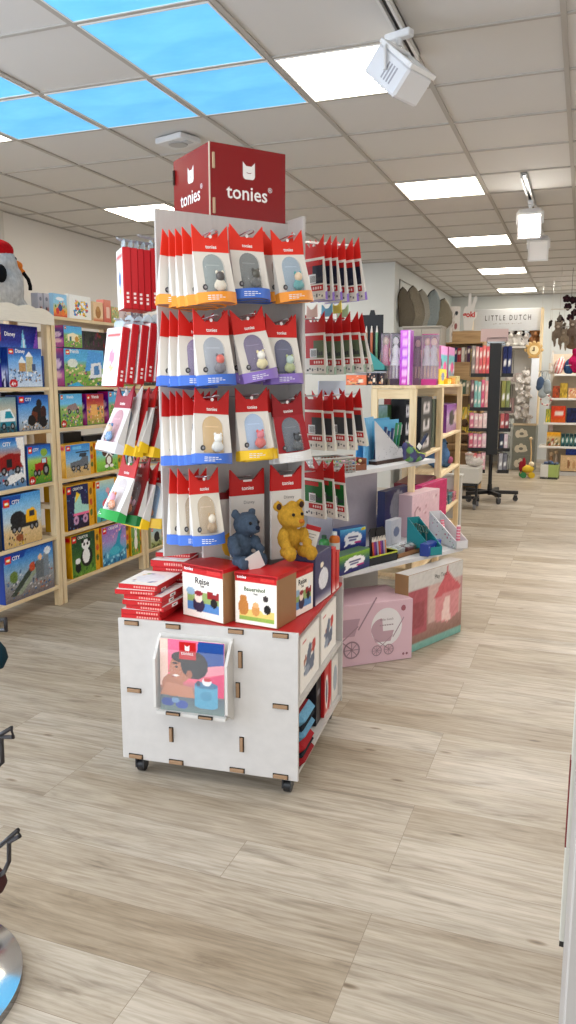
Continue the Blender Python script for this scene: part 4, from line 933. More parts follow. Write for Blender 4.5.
PL = [((130.5, 472), 'white-fronted pouch with green base, leftmost on the lowest left hook', (40, 160, 70), (210, 200, 200), HR3, (238, 236, 232), 17),
      ((142, 474), 'dark red pouch with small green base, second on the lowest left hook', (24, 110, 50), (90, 30, 30), (150, 20, 26), (130, 22, 26), 9),
      ((150, 478), 'white pouch with yellow base and pink print, third on the lowest left hook', YELO, (226, 170, 190), HR3, (236, 226, 226), 13),
      ((157, 477), 'white pouch with blue outlined oval, nearest the column on the lowest left hook', (232, 190, 60), (150, 190, 226), HR3, (240, 238, 236), 6)]
for i, (pp, lb, lc, wc, hc, cc, tilt) in enumerate(PL):
    u, z = on_side(*pp, vL); t = make_pouch(lb, 'toy pouch', lc, wc, head=hc, card=cc, fig=((220, 140, 90), (230, 170, 190))); t['group'] = 'cat-eared toy pouches on the stand'
    put(t, u, vL, z + .03, TC - R(90) + R(6 if i < 3 else 22), 0, R(-tilt))
u, z = on_side(133, 465, vL); hook(-CH - .006, vL, z, 'l', -u - CH)

# right side hooks: backs of the pouches
def rightrow(row, lst, lc, back, hc, vR, desc, kw={}):
    n = len(lst); hz = None
    for k, (px, py, tilt) in enumerate(lst):
        u, z = on_side(px, py, vR)
        lb = f'pouch showing its {desc} back, {["nearest the column", "second from column", "third from column", "fourth from column", "fifth from column", "outermost"][k if k < n - 1 else 5]} on {rowname[row]} right hook'
        t = make_pouch(lb, 'toy pouch', lc, (120, 120, 130), head=hc, detail=False, back=back, **kw); t['group'] = 'cat-eared toy pouches on the stand'
        put(t, u, vR, z + .03, TC + R(98), R(0), R(-tilt)); t.scale = (1, .35, 1)
    hook(CH + .02, vR, z + .03, 'r', u - CH + .02)
vR = .02
rightrow(1, [(313, 253, 2), (320, 254, 2), (326, 254, 5), (334, 256, 3), (342, 256, 6), (348.5, 255, 9)], VIOLET, ((176, 30, 34), (30, 34, 56)), HR2, vR, 'dark and red')
rightrow(2, [(314, 328, 2), (322, 329, 2), (331, 329, 3), (339.5, 328, 3), (347.5, 328, 9), (352.5, 329, 14)], (150, 170, 150), ((196, 40, 36), (96, 110, 84)), HR3, vR, 'olive and red')
rightrow(3, [(312, 405, 3), (322, 406, 3), (334, 405, 4), (342, 406, 5), (350, 403, 10)], (220, 214, 196), ((196, 40, 36), (60, 62, 64)), HR3, vR, 'grey and red')
rightrow(4, [(313, 474, 2), (323, 473, 3), (334, 477, 4)], (214, 210, 200), ((30, 110, 44), (24, 96, 40)), HR3, vR, 'green')
# bright paper crests above the second right row
for k, (px, py, c) in enumerate([(312, 313, (236, 200, 190)), (327, 312, (120, 190, 220)), (336, 309, (244, 214, 80)), (343, 313, (190, 226, 190))]):
    u, z = on_side(px, py, vR)
    t = tag((lambda m: m)(MB().prism([(-.04, -.03), (.04, -.03), (.036, .02), (.012, .002), (-.012, .002), (-.036, .02)], -.002, .002, c)).build('paper_crest', 'card'),
            ['cream cat-ear paper crest', 'pale blue cat-ear paper crest', 'yellow cat-ear paper crest', 'mint green cat-ear paper crest'][k] + ' over the second right hook', 'paper crest', 'paper crests over the second right hook')
    t.location = W3(u, vR, z + .012); t.rotation_euler = (0, 0, TC + R(90))
u, z = on_side(332, 388, .1)
t = tag(MB().box(-.1, .1, -.002, .002, -.035, .03, (206, 218, 236)).build('price_card', 'card'), 'pale blue card strip between second and third right hooks', 'card'); t.location = W3(u, .1, z); t.rotation_euler = (0, 0, TC + R(20))

# ------------------------------------------------------------------ goods on the base
def wbase(x, y, z): q = Bm @ Vector((x, y, z)); return (q.x, q.y, q.z)
def pxbox(bl, br, tl, z, depth, name, label, cat, body, fn, texts=(), group=None, **kw):
    A, B = at_z(*bl, z), at_z(*br, z); d = (B - A)[:2]; w = float(np.linalg.norm(d)); rz = math.atan2(d[1], d[0])
    n = np.array([-math.sin(rz), math.cos(rz)]); T = at_plane(tl[0], tl[1], A[:2], n); h = T[2] - z
    c = (A[:2] + B[:2]) / 2 + n * depth / 2
    return carton(name, label, cat, (c[0], c[1], z), rz, w, depth, h, body, fn, 30, 30, group, texts, **kw)
CREAM = (238, 232, 222); BROWN = (158, 116, 78)
def setart(seed, shapes, hole=(.78, .34)):
    return art([(0, CREAM), (1, CREAM)], [('r', 0, .84, 1, 1, (190, 24, 28)), ('r', .62, .88, .94, .96, (206, 60, 56))] + shapes + [('e', hole[0], hole[1], .085, .095, (30, 24, 22))], None, 3, seed)
reise = [('r', .12, .14, .9, .34, (96, 140, 190)), ('r', .12, .3, .9, .5, (150, 170, 110)), ('e', .4, .26, .15, .15, (70, 60, 84)), ('e', .4, .4, .1, .1, (236, 214, 200)), ('e', .4, .48, .11, .05, (150, 50, 60)), ('e', .2, .5, .11, .08, (150, 176, 196)), ('r', .62, .4, .9, .56, (150, 40, 44)), ('e', .8, .6, .06, .1, (230, 230, 230))]
hof = [('r', .1, .14, .95, .3, (226, 196, 120)), ('e', .2, .34, .13, .17, (190, 130, 70)), ('e', .2, .5, .09, .08, (190, 130, 70)), ('e', .5, .3, .1, .12, (206, 150, 90)), ('e', .5, .4, .07, .06, (220, 170, 120)), ('e', .72, .4, .11, .16, (226, 220, 210)), ('e', .74, .55, .07, .06, (70, 60, 60)), ('r', .1, .08, .95, .16, (150, 176, 90))]
BT = BZ - .003
def redtop(o, w, d, h):
    m = MB(); m.box(-w / 2 - .0006, w / 2 + .0006, -d / 2 - .0006, d / 2 + .0006, h - .012, h + .0008, (196, 26, 30)); m.build('red_lid', 'card', o)
    return o
def setbox(*a, **k):
    o = pxbox(*a, **k); bb = [v[:] for v in o.bound_box]; w = max(b[0] for b in bb) * 2; d = max(b[1] for b in bb) * 2; h = max(b[2] for b in bb)
    return redtop(o, w, d, h)
G1 = 'square red-topped set boxes on the stand'
setbox((183, 614.5), (224, 624.5), (184, 563), BT, .13, 'set_box', 'red-topped cream box reading Reise with train picture, left front of the base', 'toy box', BROWN, setart(1, reise), [('tonies', .17, .92, .22, WH), ('Reise', .5, .72, .34, (50, 44, 42)), ('Set', .5, .63, .1, (90, 80, 76))], G1, mat='card')
setbox((235, 622.5), (277.5, 629.5), (234, 571.5), BT, .14, 'set_box', 'red-topped cream box reading Bauernhof with farm animals, front corner of the base', 'toy box', BROWN, setart(2, hof), [('tonies', .17, .92, .22, WH), ('Bauernhof', .48, .7, .5, (60, 90, 40)), ('Set', .5, .62, .1, (90, 80, 76))], G1, mat='card')
setbox((293, 619), (313, 608.5), (293, 572), BT, .12, 'set_box', 'red-topped cream box turned to the right side, reading Reise', 'toy box', BROWN, setart(3, reise, (.75, .36)), [('Reise', .45, .72, .4, (50, 44, 42)), ('Set', .45, .62, .12, (90, 80, 76))], G1, mat='card')
pxbox((315, 607), (331, 594.5), (314.5, 556), BT, .09, 'set_box', 'navy box with white moon picture on the right edge of the base', 'toy box', (66, 66, 96), art([(0, (226, 222, 220)), (.2, (60, 60, 100)), (1, (70, 70, 110))], [('e', .5, .45, .3, .22, (220, 220, 226)), ('e', .4, .75, .1, .06, (230, 220, 200))], None, 6, 5), (), None, mat='card')
for k, (a, b) in enumerate((((332, 594), (335.5, 591)), ((336, 590), (339, 587.5)))):
    pxbox(a, b, (a[0], 549 + k * 3), BT, .12, 'set_box', ['first of two red boxes at the back right of the base', 'second of two red boxes at the back right, nearest the table'][k], 'toy box', (190, 26, 30), art([(0, (236, 230, 224)), (.25, (190, 26, 30)), (1, (196, 30, 32))], [], None, 4, k), (), 'red boxes at the back of the base', mat='card')
# red boxed puzzles piled on the left of the base
PZ = [(-.322, -.352), (-.317, -.356), (-.297, -.35), (-.312, -.357), (-.306, -.35), (-.345, -.352), (-.333, -.34)] + [(-.302, -.138), (-.308, -.135), (-.3, -.14), (-.305, -.138), (-.3, -.136), (-.306, -.14), (-.302, -.138), (-.3, -.136), (-.304, -.142), (-.312, -.085)]
zz = BT
pics = [(150, 150, 180)] * 8 + [(90, 130, 200), (226, 150, 80), (120, 170, 90), (200, 90, 120), (100, 100, 170), (230, 200, 90), (120, 120, 170), (90, 130, 200), (220, 110, 90)]
names9 = ['lowest', 'second from bottom', 'third from bottom', 'fourth from bottom', 'fifth from bottom', 'jutting out left', 'its whole white top showing'] + [f'{q} of the rear pile' for q in ('lowest', 'second', 'third', 'fourth', 'fifth', 'sixth', 'seventh', 'eighth', 'ninth', 'topmost')]
for k, (x, y) in enumerate(PZ):
    hgt = .0165 if k != 15 else .024
    if k == 7: zz = BT
    w, d = (.15, .2) if k < 7 else (.138, .145)
    rz = BA + R([1, -1.5, -5, 0, -3, 2, -1, 0, 3, 1, -2, 0, 2, -1, 1, 0, 3][k])
    o = thing('puzzle_box', f'flat red boxed set in the pile on the base, {names9[k]}', 'boxed set', wbase(x + w / 2, y + d / 2, zz), rz, 'flat red boxed sets piled on the base')
    m = MB(); m.box(-w / 2, w / 2, -d / 2, d / 2, 0, hgt, (196, 28, 32), 0, .001); m.build('box_body', 'card', o)
    m = MB(); zt_ = hgt + .0007
    m.grid(lambda a, b: (-w / 2 + .002 + a * (w - .004), -d / 2 + .002 + b * (d - .004), zt_), 20, 24, art([(0, (240, 236, 232)), (1, (240, 236, 232))], [('e', .5, .5, .36, .3, (226, 226, 232))], [(.22, .26, .78, .74, 40, .09, [pics[-(k % 9) - 1], (240, 236, 232), (200, 170, 190), (70, 90, 160), (230, 190, 120)])], 4, k + 60)); m.build('top_print', 'card', o)
    m = MB()
    for s in range(9): m.box(-w * .1 + s * .0095, -w * .1 + s * .0095 + .006, -d / 2 - .0008, -d / 2, hgt * .3, hgt * .7, (236, 160, 150))
    m.build('front_lettering', 'card', o)
    if 1 < k < 6:
        m = MB(); m.box(w / 2 - .004, w / 2 + .0012, -.04, .0, .003, hgt - .003, (244, 242, 240)); m.box(w / 2, w / 2 + .0016, -.03, -.012, .006, hgt - .007, (30, 28, 28)); m.build('price_sticker', 'card', o)
    zz += hgt + .001
# white boxes in the open side compartments
def sidebox(y0, y1, z, h, d, name, label, cat, body, fn, texts=(), group=None, inset=.018, mat='card'):
    c = wbase(hw - inset - d / 2, (y0 + y1) / 2, z)
    return carton(name, label, cat, c, BA + R(90), y1 - y0, d, h, body, fn, 20, 22, group, texts, mat=mat)
def by(px, py):
    p = at_plane(px, py, BO + bu * (BW - .018), bu); return (Bm.inverted() @ Vector(p)).y
ya, yb, yc, yd = by(300, 660), by(319, 640), by(321, 637), by(336, 617)
wb = lambda s: art([(0, (236, 232, 226)), (1, (238, 234, 228))], [('p', [(.2, .25), (.35, .6), (.45, .75), (.6, .7), (.5, .45), (.75, .5), (.7, .2)], (96, 108, 130)), ('e', .7, .62, .1, .12, (196, 70, 60)), ('e', .35, .3, .12, .1, (150, 160, 176)), ('r', .1, .86, .3, .9, (200, 60, 60))], [(.2, .2, .7, .6, 18, .05, [(120, 130, 150), (200, 205, 210), (170, 110, 90)])], 3, s)
sidebox(max(ya, -hd + .02), yb, .339, .205, .2, 'set_box', 'white printed box in the upper side compartment, nearer one', 'toy box', (226, 220, 212), wb(1), (), 'white boxes in the upper side compartment')
sidebox(yc, yd, .339, .205, .2, 'set_box', 'white printed box in the upper side compartment, farther one', 'toy box', (226, 220, 212), wb(2), (), 'white boxes in the upper side compartment')
yb0, yb1 = by(324, 690), by(335, 675)
sidebox(yb0 - .08, yb0, .099, .2, .16, 'set_box', 'black box in the lower side compartment', 'toy box', (26, 26, 34), art([(0, (24, 24, 30)), (1, (30, 30, 40))], [('r', .2, .6, .7, .7, (120, 120, 130))], None, 4, 3), inset=.03)
sidebox(yb0 + .004, yb0 + .085, .099, .21, .16, 'set_box', 'red box with white oval front in the lower side compartment', 'toy box', (180, 26, 30), art([(0, (226, 220, 214)), (.12, (186, 28, 32)), (1, (190, 28, 32))], [('e', .5, .45, .35, .35, (226, 222, 220)), ('e', .5, .45, .2, .25, (90, 100, 120))], None, 4, 4))
sidebox(yb0 + .092, yb0 + .13, .099, .2, .16, 'set_box', 'red and white box end beside the red oval-front box', 'toy box', (200, 30, 34), art([(0, (230, 226, 222)), (.3, (200, 40, 40)), (1, (190, 30, 34))], [], None, 4, 5))
sidebox(yb0 + .137, yb0 + .26, .099, .19, .16, 'set_box', 'pale grey box farthest back in the lower side compartment', 'toy box', (214, 208, 202), art([(0, (220, 216, 210)), (1, (222, 218, 212))], [('e', .5, .5, .3, .3, (160, 170, 180))], None, 4, 6))
def case(label, y, z, w, d, h, col, lidc, group):
    o = thing('carry_case', label, 'carry case', wbase(hw + .012 - d / 2, y, z), BA + R(90), group)
    for nm, c, a, b in (('lower_shell', col, 0, h * .46), ('lid', lidc, h * .54, h)):
        m = MB(); m.box(-w / 2, w / 2, -d / 2, d / 2, a, b, c, 0, .022)
        if nm == 'lid': m.box(-w / 2 + .024, w / 2 - .024, -d / 2 + .024, d / 2 - .024, h - .001, h + .002, (150, 40, 48))
        m.build(nm, 'fabric', o)
    m = MB(); m.box(-w / 2 + .004, w / 2 - .004, -d / 2 + .004, d / 2 - .004, h * .42, h * .58, (30, 34, 40), 0, .01); m.build('zipper', 'fabric', o)
    m = MB(); m.text('tonies', 0, 0, 0, (240, 230, 226), w=.06); 
    for i, p in enumerate(m.v): m.v[i] = (p[0], p[2] - .02, h + .0028)
    m.build('lettering', 'card', o)
yk = -hd + .02 + .105
case('light blue zip case with red lid panel in the lower side compartment', yk - .005, .19, .18, .2, .1, (108, 160, 190), (112, 166, 196), 'zip cases in the lower side compartment')
case('dark red and black zip case beneath the light blue case', yk - .01, .0995, .17, .17, .089, (150, 30, 36), (170, 34, 40), 'zip cases in the lower side compartment')

# brochure holder on the front with one brochure
ql, qr = bpt(166, 700), bpt(234, 700); qt, qb = bpt(168, 632), bpt(232, 714)
x0, x1 = bpt(163, 680).x, bpt(231, 680).x; zt_, zb_ = bpt(180, 636).z, bpt(200, 710).z
bh = thing('x', None, None)
bpy.data.objects.remove(bh)
m = MB(); y = -hd
m.box(x0, x1 + .01, y - .006, y - .0005, zb_ + .0, zt_ + .01, (218, 214, 208)); hb = m.build('brochure_holder', 'paint', stand)
for xx in (x0 - .004, x1 + .004):
    m = MB(); m.prism([(y, zb_ - .02), (y, zt_ + .005), (y - .02, zt_ - .012), (y - .06, zt_ - .07), (y - .06, zb_ + .02)], xx - .005, xx + .005, (216, 212, 206), plane='yz'); m.build('side_wing', 'paint', hb)
m = MB(); m.box(x0, x1, y - .06, y - .006, zb_ - .004, zb_ + .006, (214, 210, 204)); m.build('holder_floor', 'paint', hb)
m = MB(); m.box(x0, x1, y - .06, y - .058, zb_ + .006, zt_ - .03, (236, 238, 240)); m.build('clear_front', 'acrylic', hb)
for xx in (x0 + (x1 - x0) * .25, x0 + (x1 - x0) * .72):
    m = MB(); m.box(xx - .026, xx + .026, y - .066, y - .058, zb_ - .002, zb_ + .009, (40, 32, 28)); m.box(xx - .023, xx + .023, y - .067, y - .06, zb_, zb_ + .007, KR); m.build('tenon', 'matte', hb)
brw, brh = (x1 - x0) * .93, (zt_ - zb_) * .97
c = wbase((x0 + x1) / 2, y - .04, zb_ + .0075)
o = tag(MB().box(-brw / 2, brw / 2, -.004, .004, 0, brh, (226, 220, 214)).build('brochure', 'gloss'), 'brochure with a child and blue speaker box in the front holder', 'brochure')
o.location = c; o.rotation_euler = (R(-2), 0, BA)
bf = art([(0, (120, 136, 130)), (.2, (96, 108, 116)), (.3, (150, 120, 104)), (.45, (226, 110, 130)), (1, (232, 120, 150))],
    [('r', 0, .35, .12, 1, (232, 200, 186)), ('r', .12, .8, .4, 1, (226, 120, 150)), ('p', [(.55, .62), (.6, 1), (1, 1), (1, .7)], (40, 84, 150)), ('p', [(.6, .64), (1, .7), (1, .58), (.7, .52)], (226, 150, 160)), ('p', [(.75, .25), (.72, .5), (1, .58), (1, .25)], (214, 60, 110)),
     ('e', .2, .36, .17, .16, (176, 120, 92)), ('p', [(0, .22), (.1, .4), (.5, .35), (.55, .2)], (190, 134, 106)), ('e', .32, .6, .17, .19, (182, 124, 96)), ('e', .54, .66, .21, .19, (40, 30, 28)), ('e', .38, .76, .2, .08, (50, 36, 32)), ('e', .46, .53, .045, .06, (166, 108, 82)), ('e', .2, .56, .05, .05, (186, 124, 98)), ('e', .22, .49, .035, .015, (150, 74, 70)), ('e', .26, .62, .025, .012, (50, 36, 34)), ('e', .25, .5, .05, .012, (236, 226, 220)), ('p', [(.15, .58), (.12, .54), (.18, .53)], (182, 124, 96)), ('e', .24, .67, .05, .012, (60, 44, 40)),
     ('r', .54, .12, .9, .4, (92, 160, 186)), ('e', .72, .4, .18, .05, (66, 120, 150)), ('e', .72, .12, .18, .05, (92, 160, 186)), ('e', .73, .45, .07, .06, (226, 226, 226)), ('e', .74, .48, .06, .03, (196, 40, 50)), ('e', .6, .42, .03, .04, (60, 60, 80)), ('e', .72, .25, .09, .07, (80, 146, 172)),
     ('e', .12, .12, .1, .06, (60, 84, 150)), ('e', .34, .1, .1, .06, (66, 90, 160)), ('e', .24, .15, .06, .04, (120, 150, 180)), ('r', .3, .74, .56, .97, (190, 26, 34))], None, 4, 9)
p = MB(); p.grid(lambda a, b: (-brw / 2 + a * brw, -.0047, b * brh), 84, 100, bf)
cathead(p, -.07 * brw, brh * .895, .017, -.0056, (240, 236, 232), (180, 30, 30)); p.text('tonies', -.07 * brw, brh * .82, -.0056, (244, 240, 236), w=brw * .19)
p.build('cover_print', 'gloss', o)

# ------------------------------------------------------------------ plush toys in front of the tall cards
def plush(name, label, px, py, d, col, parts, eyes, nose, scale=1.0, rz=0.0, padcol=None):
    u, z = on_front(px, py, d); t = thing(name, label, 'plush toy', W3(u, -CH - d, z), TC + rz)
    m = MB()
    for c, r in parts: m.ell([x * scale for x in c], [x * scale for x in r], 0, 16, 10)
    fuse(m, 'body', 'plush', col, t, .0042, 4, .0022)
    for c in eyes:
        m = MB(); m.ell([x * scale for x in c], .0062 * scale, (20, 16, 16), 10, 8); m.build('eye', 'gloss', t)
    m = MB(); m.ell([x * scale for x in nose[0]], [x * scale for x in nose[1]], nose[2], 12, 8); m.build('nose', 'fabric', t)
    return t
# seated bear, leaning (local: x right, -y to the viewer, z up)
bear = [((0, 0, 0), (.045, .04, .052)), ((.02, -.012, .078), (.047, .044, .043)), ((.022, -.052, .066), (.023, .02, .018)),
        ((-.018, .004, .116), (.017, .01, .017)), ((.06, .004, .113), (.017, .01, .017)),
        ((-.05, -.022, .02), (.02, .024, .03)), ((-.056, -.045, .0), (.018, .018, .018)), ((.046, -.03, .012), (.019, .022, .026)), ((.05, -.05, -.008), (.017, .017, .017)),
        ((-.035, -.04, -.045), (.023, .034, .023)), ((-.042, -.07, -.045), (.022, .018, .026)), ((.034, -.04, -.046), (.023, .034, .023)), ((.042, -.07, -.046), (.022, .018, .026))]
plush('plush_bear', 'blue-grey plush bear seated below the tall cards on the left', 240, 546, .15, (88, 104, 124), bear, [(.004, -.052, .088), (.042, -.05, .088)], ((.022, -.07, .072), (.01, .007, .008), (28, 34, 50)), 1.0, R(12))
cub = [((0, 0, 0), (.044, .04, .05)), ((0, -.01, .082), (.05, .046, .045)), ((0, -.055, .066), (.026, .022, .02)), ((0, -.02, .125), (.02, .02, .014)),
       ((-.05, .0, .12), (.02, .009, .02)), ((.05, .0, .12), (.02, .009, .02)), ((-.044, -.03, .014), (.017, .024, .03)), ((-.05, -.052, -.012), (.018, .018, .018)), ((.042, -.032, .012), (.017, .024, .03)), ((.04, -.056, -.012), (.018, .018, .018)),
       ((-.04, -.045, -.042), (.022, .036, .022)), ((-.05, -.078, -.04), (.025, .018, .027)), ((.036, -.045, -.046), (.022, .036, .022)), ((.044, -.076, -.048), (.025, .018, .027))]
cubt = plush('plush_cub', 'yellow plush cub seated on the boxes in front of the right tall card', 289, 538, .19, (226, 172, 62), cub, [(-.019, -.053, .094), (.019, -.053, .094)], ((0, -.076, .073), (.012, .007, .008), (190, 110, 40)), 1.0, R(4))
for s in (-1, 1):
    m = MB(); m.ell((s * .05, -.009, .12), (.011, .003, .012), (70, 48, 40), 10, 6); m.build('ear_lining', 'fabric', cubt)
u, z = on_front(311, 536, .17)
t = tag(MB().box(-.034, .034, -.0015, .0015, -.055, .04, (222, 216, 208)).box(-.034, .034, -.0025, -.0015, .022, .04, (176, 28, 34)).build('swing_tag', 'card'), 'cream swing tag with red top hanging beside the yellow plush', 'tag'); t.location = W3(u, -CH - .17, z); t.rotation_euler = (0, R(18), TC)
m = MB()
for k in range(4): m.box(-.022, .02 - k * .005, -.0022, -.0016, .006 - k * .011, .009 - k * .011, (150, 144, 140))
m.build('lettering', 'card', t)
u, z = on_front(255, 562, .24)
t = tag(MB().box(-.03, .03, -.0015, .0015, -.03, .03, (216, 210, 204)).build('swing_tag', 'card'), 'pale grey swing tag hanging under the blue-grey plush', 'tag'); t.location = W3(u, -CH - .24, z); t.rotation_euler = (0, R(-24), TC)
# ------------------------------------------------------------------ white gondola table right of the stand
TA = math.atan2(.87, .475); TO = np.array([-1.08, 3.65])
tu = np.array([math.cos(TA), math.sin(TA)]); tv = np.array([-tu[1], tu[0]])
def tw(x, y, z): p = TO + tu * x + tv * y; return (p[0], p[1], z)
def tpx(px, py, z=.47):
    q = at_z(px, py, z)[:2] - TO; return q @ tu, q @ tv
def tpl(px, py, y):
    p = at_plane(px, py, TO + tv * y, tv); return (p[:2] - TO) @ tu, p[2]
tab = thing('display_table', 'white two-tier display table behind the red-topped stand', 'display table', (*TO, 0), TA)
WT = (222, 222, 224)
m = MB(); m.prism([(-.3, 0), (.995, 0), (.995, .42), (.9, .62), (-.3, .62)], .445, .466, WT, plane='xy'); m.build('table_top', 'paint', tab)
m = MB(); m.prism([(-.3, -.04), (.965, .195), (.965, .42), (.88, .6), (-.3, .6)], .945, .966, WT, plane='xy'); m.build('upper_shelf', 'paint', tab)
for a, b, c in ((-.3, .30, (196, 197, 200)), (.30, .50, (222, 222, 236)), (.50, .88, (206, 196, 206))):
    m = MB(); m.box(a, b - .003, .57, .585, .466, .945, c); m.build('back_panel', 'paint', tab)
m = MB(); m.box(-.3, .9, .57, .585, 0, .445, (206, 206, 208)); m.build('base_panel', 'paint', tab)
m = MB(); m.box(-.3, -.285, .03, .44, 0, .445, (210, 210, 212)); m.build('base_panel', 'paint', tab)

# boxes on the floor under the table
def ring(mb, cx, cz, r, w, y, col, n=22, sp=0):
    vs = [(cx + (r + s) * math.cos(2 * math.pi * i / n), y, cz + (r + s) * math.sin(2 * math.pi * i / n)) for s in (-w / 2, w / 2) for i in range(n)]
    mb.add(vs, [(i, (i + 1) % n, (i + 1) % n + n, i + n) for i in range(n)], col)
    for k in range(sp):
        t = math.pi * k / sp; line(mb, (cx - r * math.cos(t), cz - r * math.sin(t)), (cx + r * math.cos(t), cz + r * math.sin(t)), w * .5, y, col)
def line(mb, a, b, w, y, col):
    d = np.array([b[0] - a[0], b[1] - a[1]]); l = np.linalg.norm(d); n = np.array([-d[1], d[0]]) / max(l, 1e-6) * w / 2
    mb.add([(a[0] + n[0], y, a[1] + n[1]), (b[0] + n[0], y, b[1] + n[1]), (b[0] - n[0], y, b[1] - n[1]), (a[0] - n[0], y, a[1] - n[1])], [(0, 1, 2, 3)], col)
def pram(mb, x, z, s, y, c):
    dk = [v * .86 for v in c]
    for wx in (-.055, .055): ring(mb, x + wx * s, z, .042 * s, .008 * s, y - .0003, dk, 20, 4)
    pts = [(x + (-.11) * s, z + .17 * s)] + [(x + (-.11 + .1 * (1 - math.cos(t))) * s, z + (.17 + .1 * math.sin(t)) * s) for t in np.linspace(0, math.pi / 2, 8)] + [(x + .0 * s, z + .16 * s), (x + .1 * s, z + .16 * s), (x + .07 * s, z + .07 * s), (x - .07 * s, z + .07 * s)]
    mb.add([(p[0], y, p[1]) for p in pts], [tuple(range(len(pts)))], c)
    line(mb, (x + .09 * s, z + .1 * s), (x + .19 * s, z + .26 * s), .008 * s, y - .0003, dk); line(mb, (x - .06 * s, z), (x + .09 * s, z + .12 * s), .006 * s, y - .0003, dk); line(mb, (x + .06 * s, z), (x - .07 * s, z + .1 * s), .006 * s, y - .0003, dk)
PK = (222, 186, 196)
A, B = at_z(343.4, 667.7, 0)[:2], at_z(411.5, 658, 0)[:2]; dd = (B - A) / np.linalg.norm(B - A); A2 = A - dd * .14; w = float(np.linalg.norm(B - A2)); rz = math.atan2(dd[1], dd[0]); nn = np.array([-dd[1], dd[0]])
c = (A2 + B) / 2 + nn * .15
o = carton('pram_box', 'pink doll pram carton with white circle, on the floor under the white table', 'carton', (c[0], c[1], .001), rz, w, .30, .318, (214, 178, 188), None, mat='card')
p = MB(); y = -.1506; p.box(-w / 2 + .002, w / 2 - .002, y - .0002, y + .0004, .002, .316, PK)
cxx = w / 2 - .15
vs = [(cxx + .088 * math.cos(t), y - .0008, .185 + .1 * math.sin(t)) for t in np.linspace(0, 2 * math.pi, 28, endpoint=False)]; p.add(vs, [tuple(range(28))], (236, 230, 230))
pram(p, w / 2 - .17, .065, .62, y - .0014, (196, 162, 172)); pram(p, w / 2 - .40, .085, 1.0, y - .0012, (186, 152, 164))
p.text('little dutch', cxx, .225, y - .0016, (140, 120, 124), w=.075)
for k in range(6): p.box(cxx - .04 + k * .0135, cxx - .04 + k * .0135 + .01, y - .0018, y - .0012, .192, .198, (170, 150, 154))
for k in (0, 1): p.ell((w / 2 - .03 - k * .02, y - .001, .03), (.007, .0004, .007), (150, 100, 110), 10, 4)
p.ell((w / 2 - .055, y - .001, .275), (.014, .0005, .016), (170, 100, 110), 10, 4)
p.build('front_print', 'card', o)
c2 = (A2 + B) / 2 + nn * .36 - dd * .1
carton('pram_box', 'pale pink carton behind the pram carton, only its lid showing', 'carton', (c2[0] - .03, c2[1] + .0, .001), rz, .3, .1, .36, (220, 190, 198), None, mat='card')
A, B = at_z(406.5, 655, 0)[:2], at_z(460.5, 632, 0)[:2]; dd = (B - A) / np.linalg.norm(B - A); w = float(np.linalg.norm(B - A)); rz = math.atan2(dd[1], dd[0]); nn = np.array([-dd[1], dd[0]])
c = (A + B) / 2 + nn * .0425
o = carton('play_tent_box', 'tall carton picturing a pink play tent, under the right end of the table', 'carton', (c[0], c[1], .001), rz, w, .085, .425, (164, 128, 88), None, mat='card', topcol=(196, 190, 186))
p = MB(); y = -.0431
p.grid(lambda a, b: (-w / 2 + .002 + a * (w - .004), y, .002 + b * .421), 40, 36,
       art([(0, (128, 172, 162)), (.1, (140, 182, 172)), (.105, (150, 120, 110)), (.3, (176, 140, 132)), (.5, (196, 160, 156)), (.79, (190, 150, 150)), (.8, (202, 198, 194)), (1, (206, 202, 198))],
           [('r', 0, .2, .34, .8, (176, 100, 108)), ('r', .08, .3, .3, .62, (158, 90, 96)), ('r', .36, .3, .96, .8, (206, 176, 170)), ('p', [(.5, .28), (.5, .62), (.95, .66), (.95, .3), (.72, .22)], (214, 150, 152)), ('p', [(.46, .6), (.7, .93), (.98, .64)], (204, 110, 116)), ('p', [(.6, .26), (.66, .58), (.76, .58), (.78, .24)], (236, 206, 200)), ('r', .69, .9, .72, .98, (190, 80, 90))], [(.5, .3, .95, .6, 24, .02, [(226, 170, 170), (240, 220, 214), (196, 120, 126)])], 4, 3))
p.text('Play Tent', .04, .372, y - .001, (70, 66, 64), w=.12); p.build('front_print', 'card', o)

# --- goods on the table
def tbox(bl, br, ytop, depth, name, label, cat, body, fn=None, texts=(), z=.4665, group=None, nx=18, ny=14, mat='gloss'):
    A, B = at_z(*bl, z)[:2], at_z(*br, z)[:2]; d = B - A; w = float(np.linalg.norm(d)); rz = math.atan2(d[1], d[0]); n = np.array([-math.sin(rz), math.cos(rz)])
    h = at_plane(bl[0], ytop, A, n)[2] - z; c = (A + B) / 2 + n * depth / 2
    return carton(name, label, cat, (c[0], c[1], z), rz, w, depth, h, body, fn, nx, ny, group, texts, mat=mat)
bub = [('e', .5, .52, .34, .3, (240, 240, 246)), ('p', [(.2, .3), (.3, .45), (.4, .3), (.15, .1)], (240, 240, 246)), ('r', .3, .54, .7, .62, (90, 90, 130)), ('r', .34, .4, .62, .48, (110, 110, 150)), ('r', .55, .25, .8, .32, (190, 60, 130))]
tbox((339, 577), (369.5, 566.5), 557, .07, 'craft_kit_box', 'green to violet box with white speech bubble at the table front', 'box', (70, 110, 80), art([(0, (60, 50, 120)), (.5, (60, 100, 110)), (1, (140, 180, 60))], bub, None, 5, 1))
tbox((339.5, 551.5), (366, 546.5), 530, .06, 'craft_kit_box', 'blue box with white speech bubble standing behind the green one', 'box', (60, 90, 150), art([(0, (50, 50, 110)), (.6, (70, 110, 170)), (1, (110, 190, 220))], bub + [('e', .9, .9, .1, .08, (220, 200, 60))], None, 5, 2))
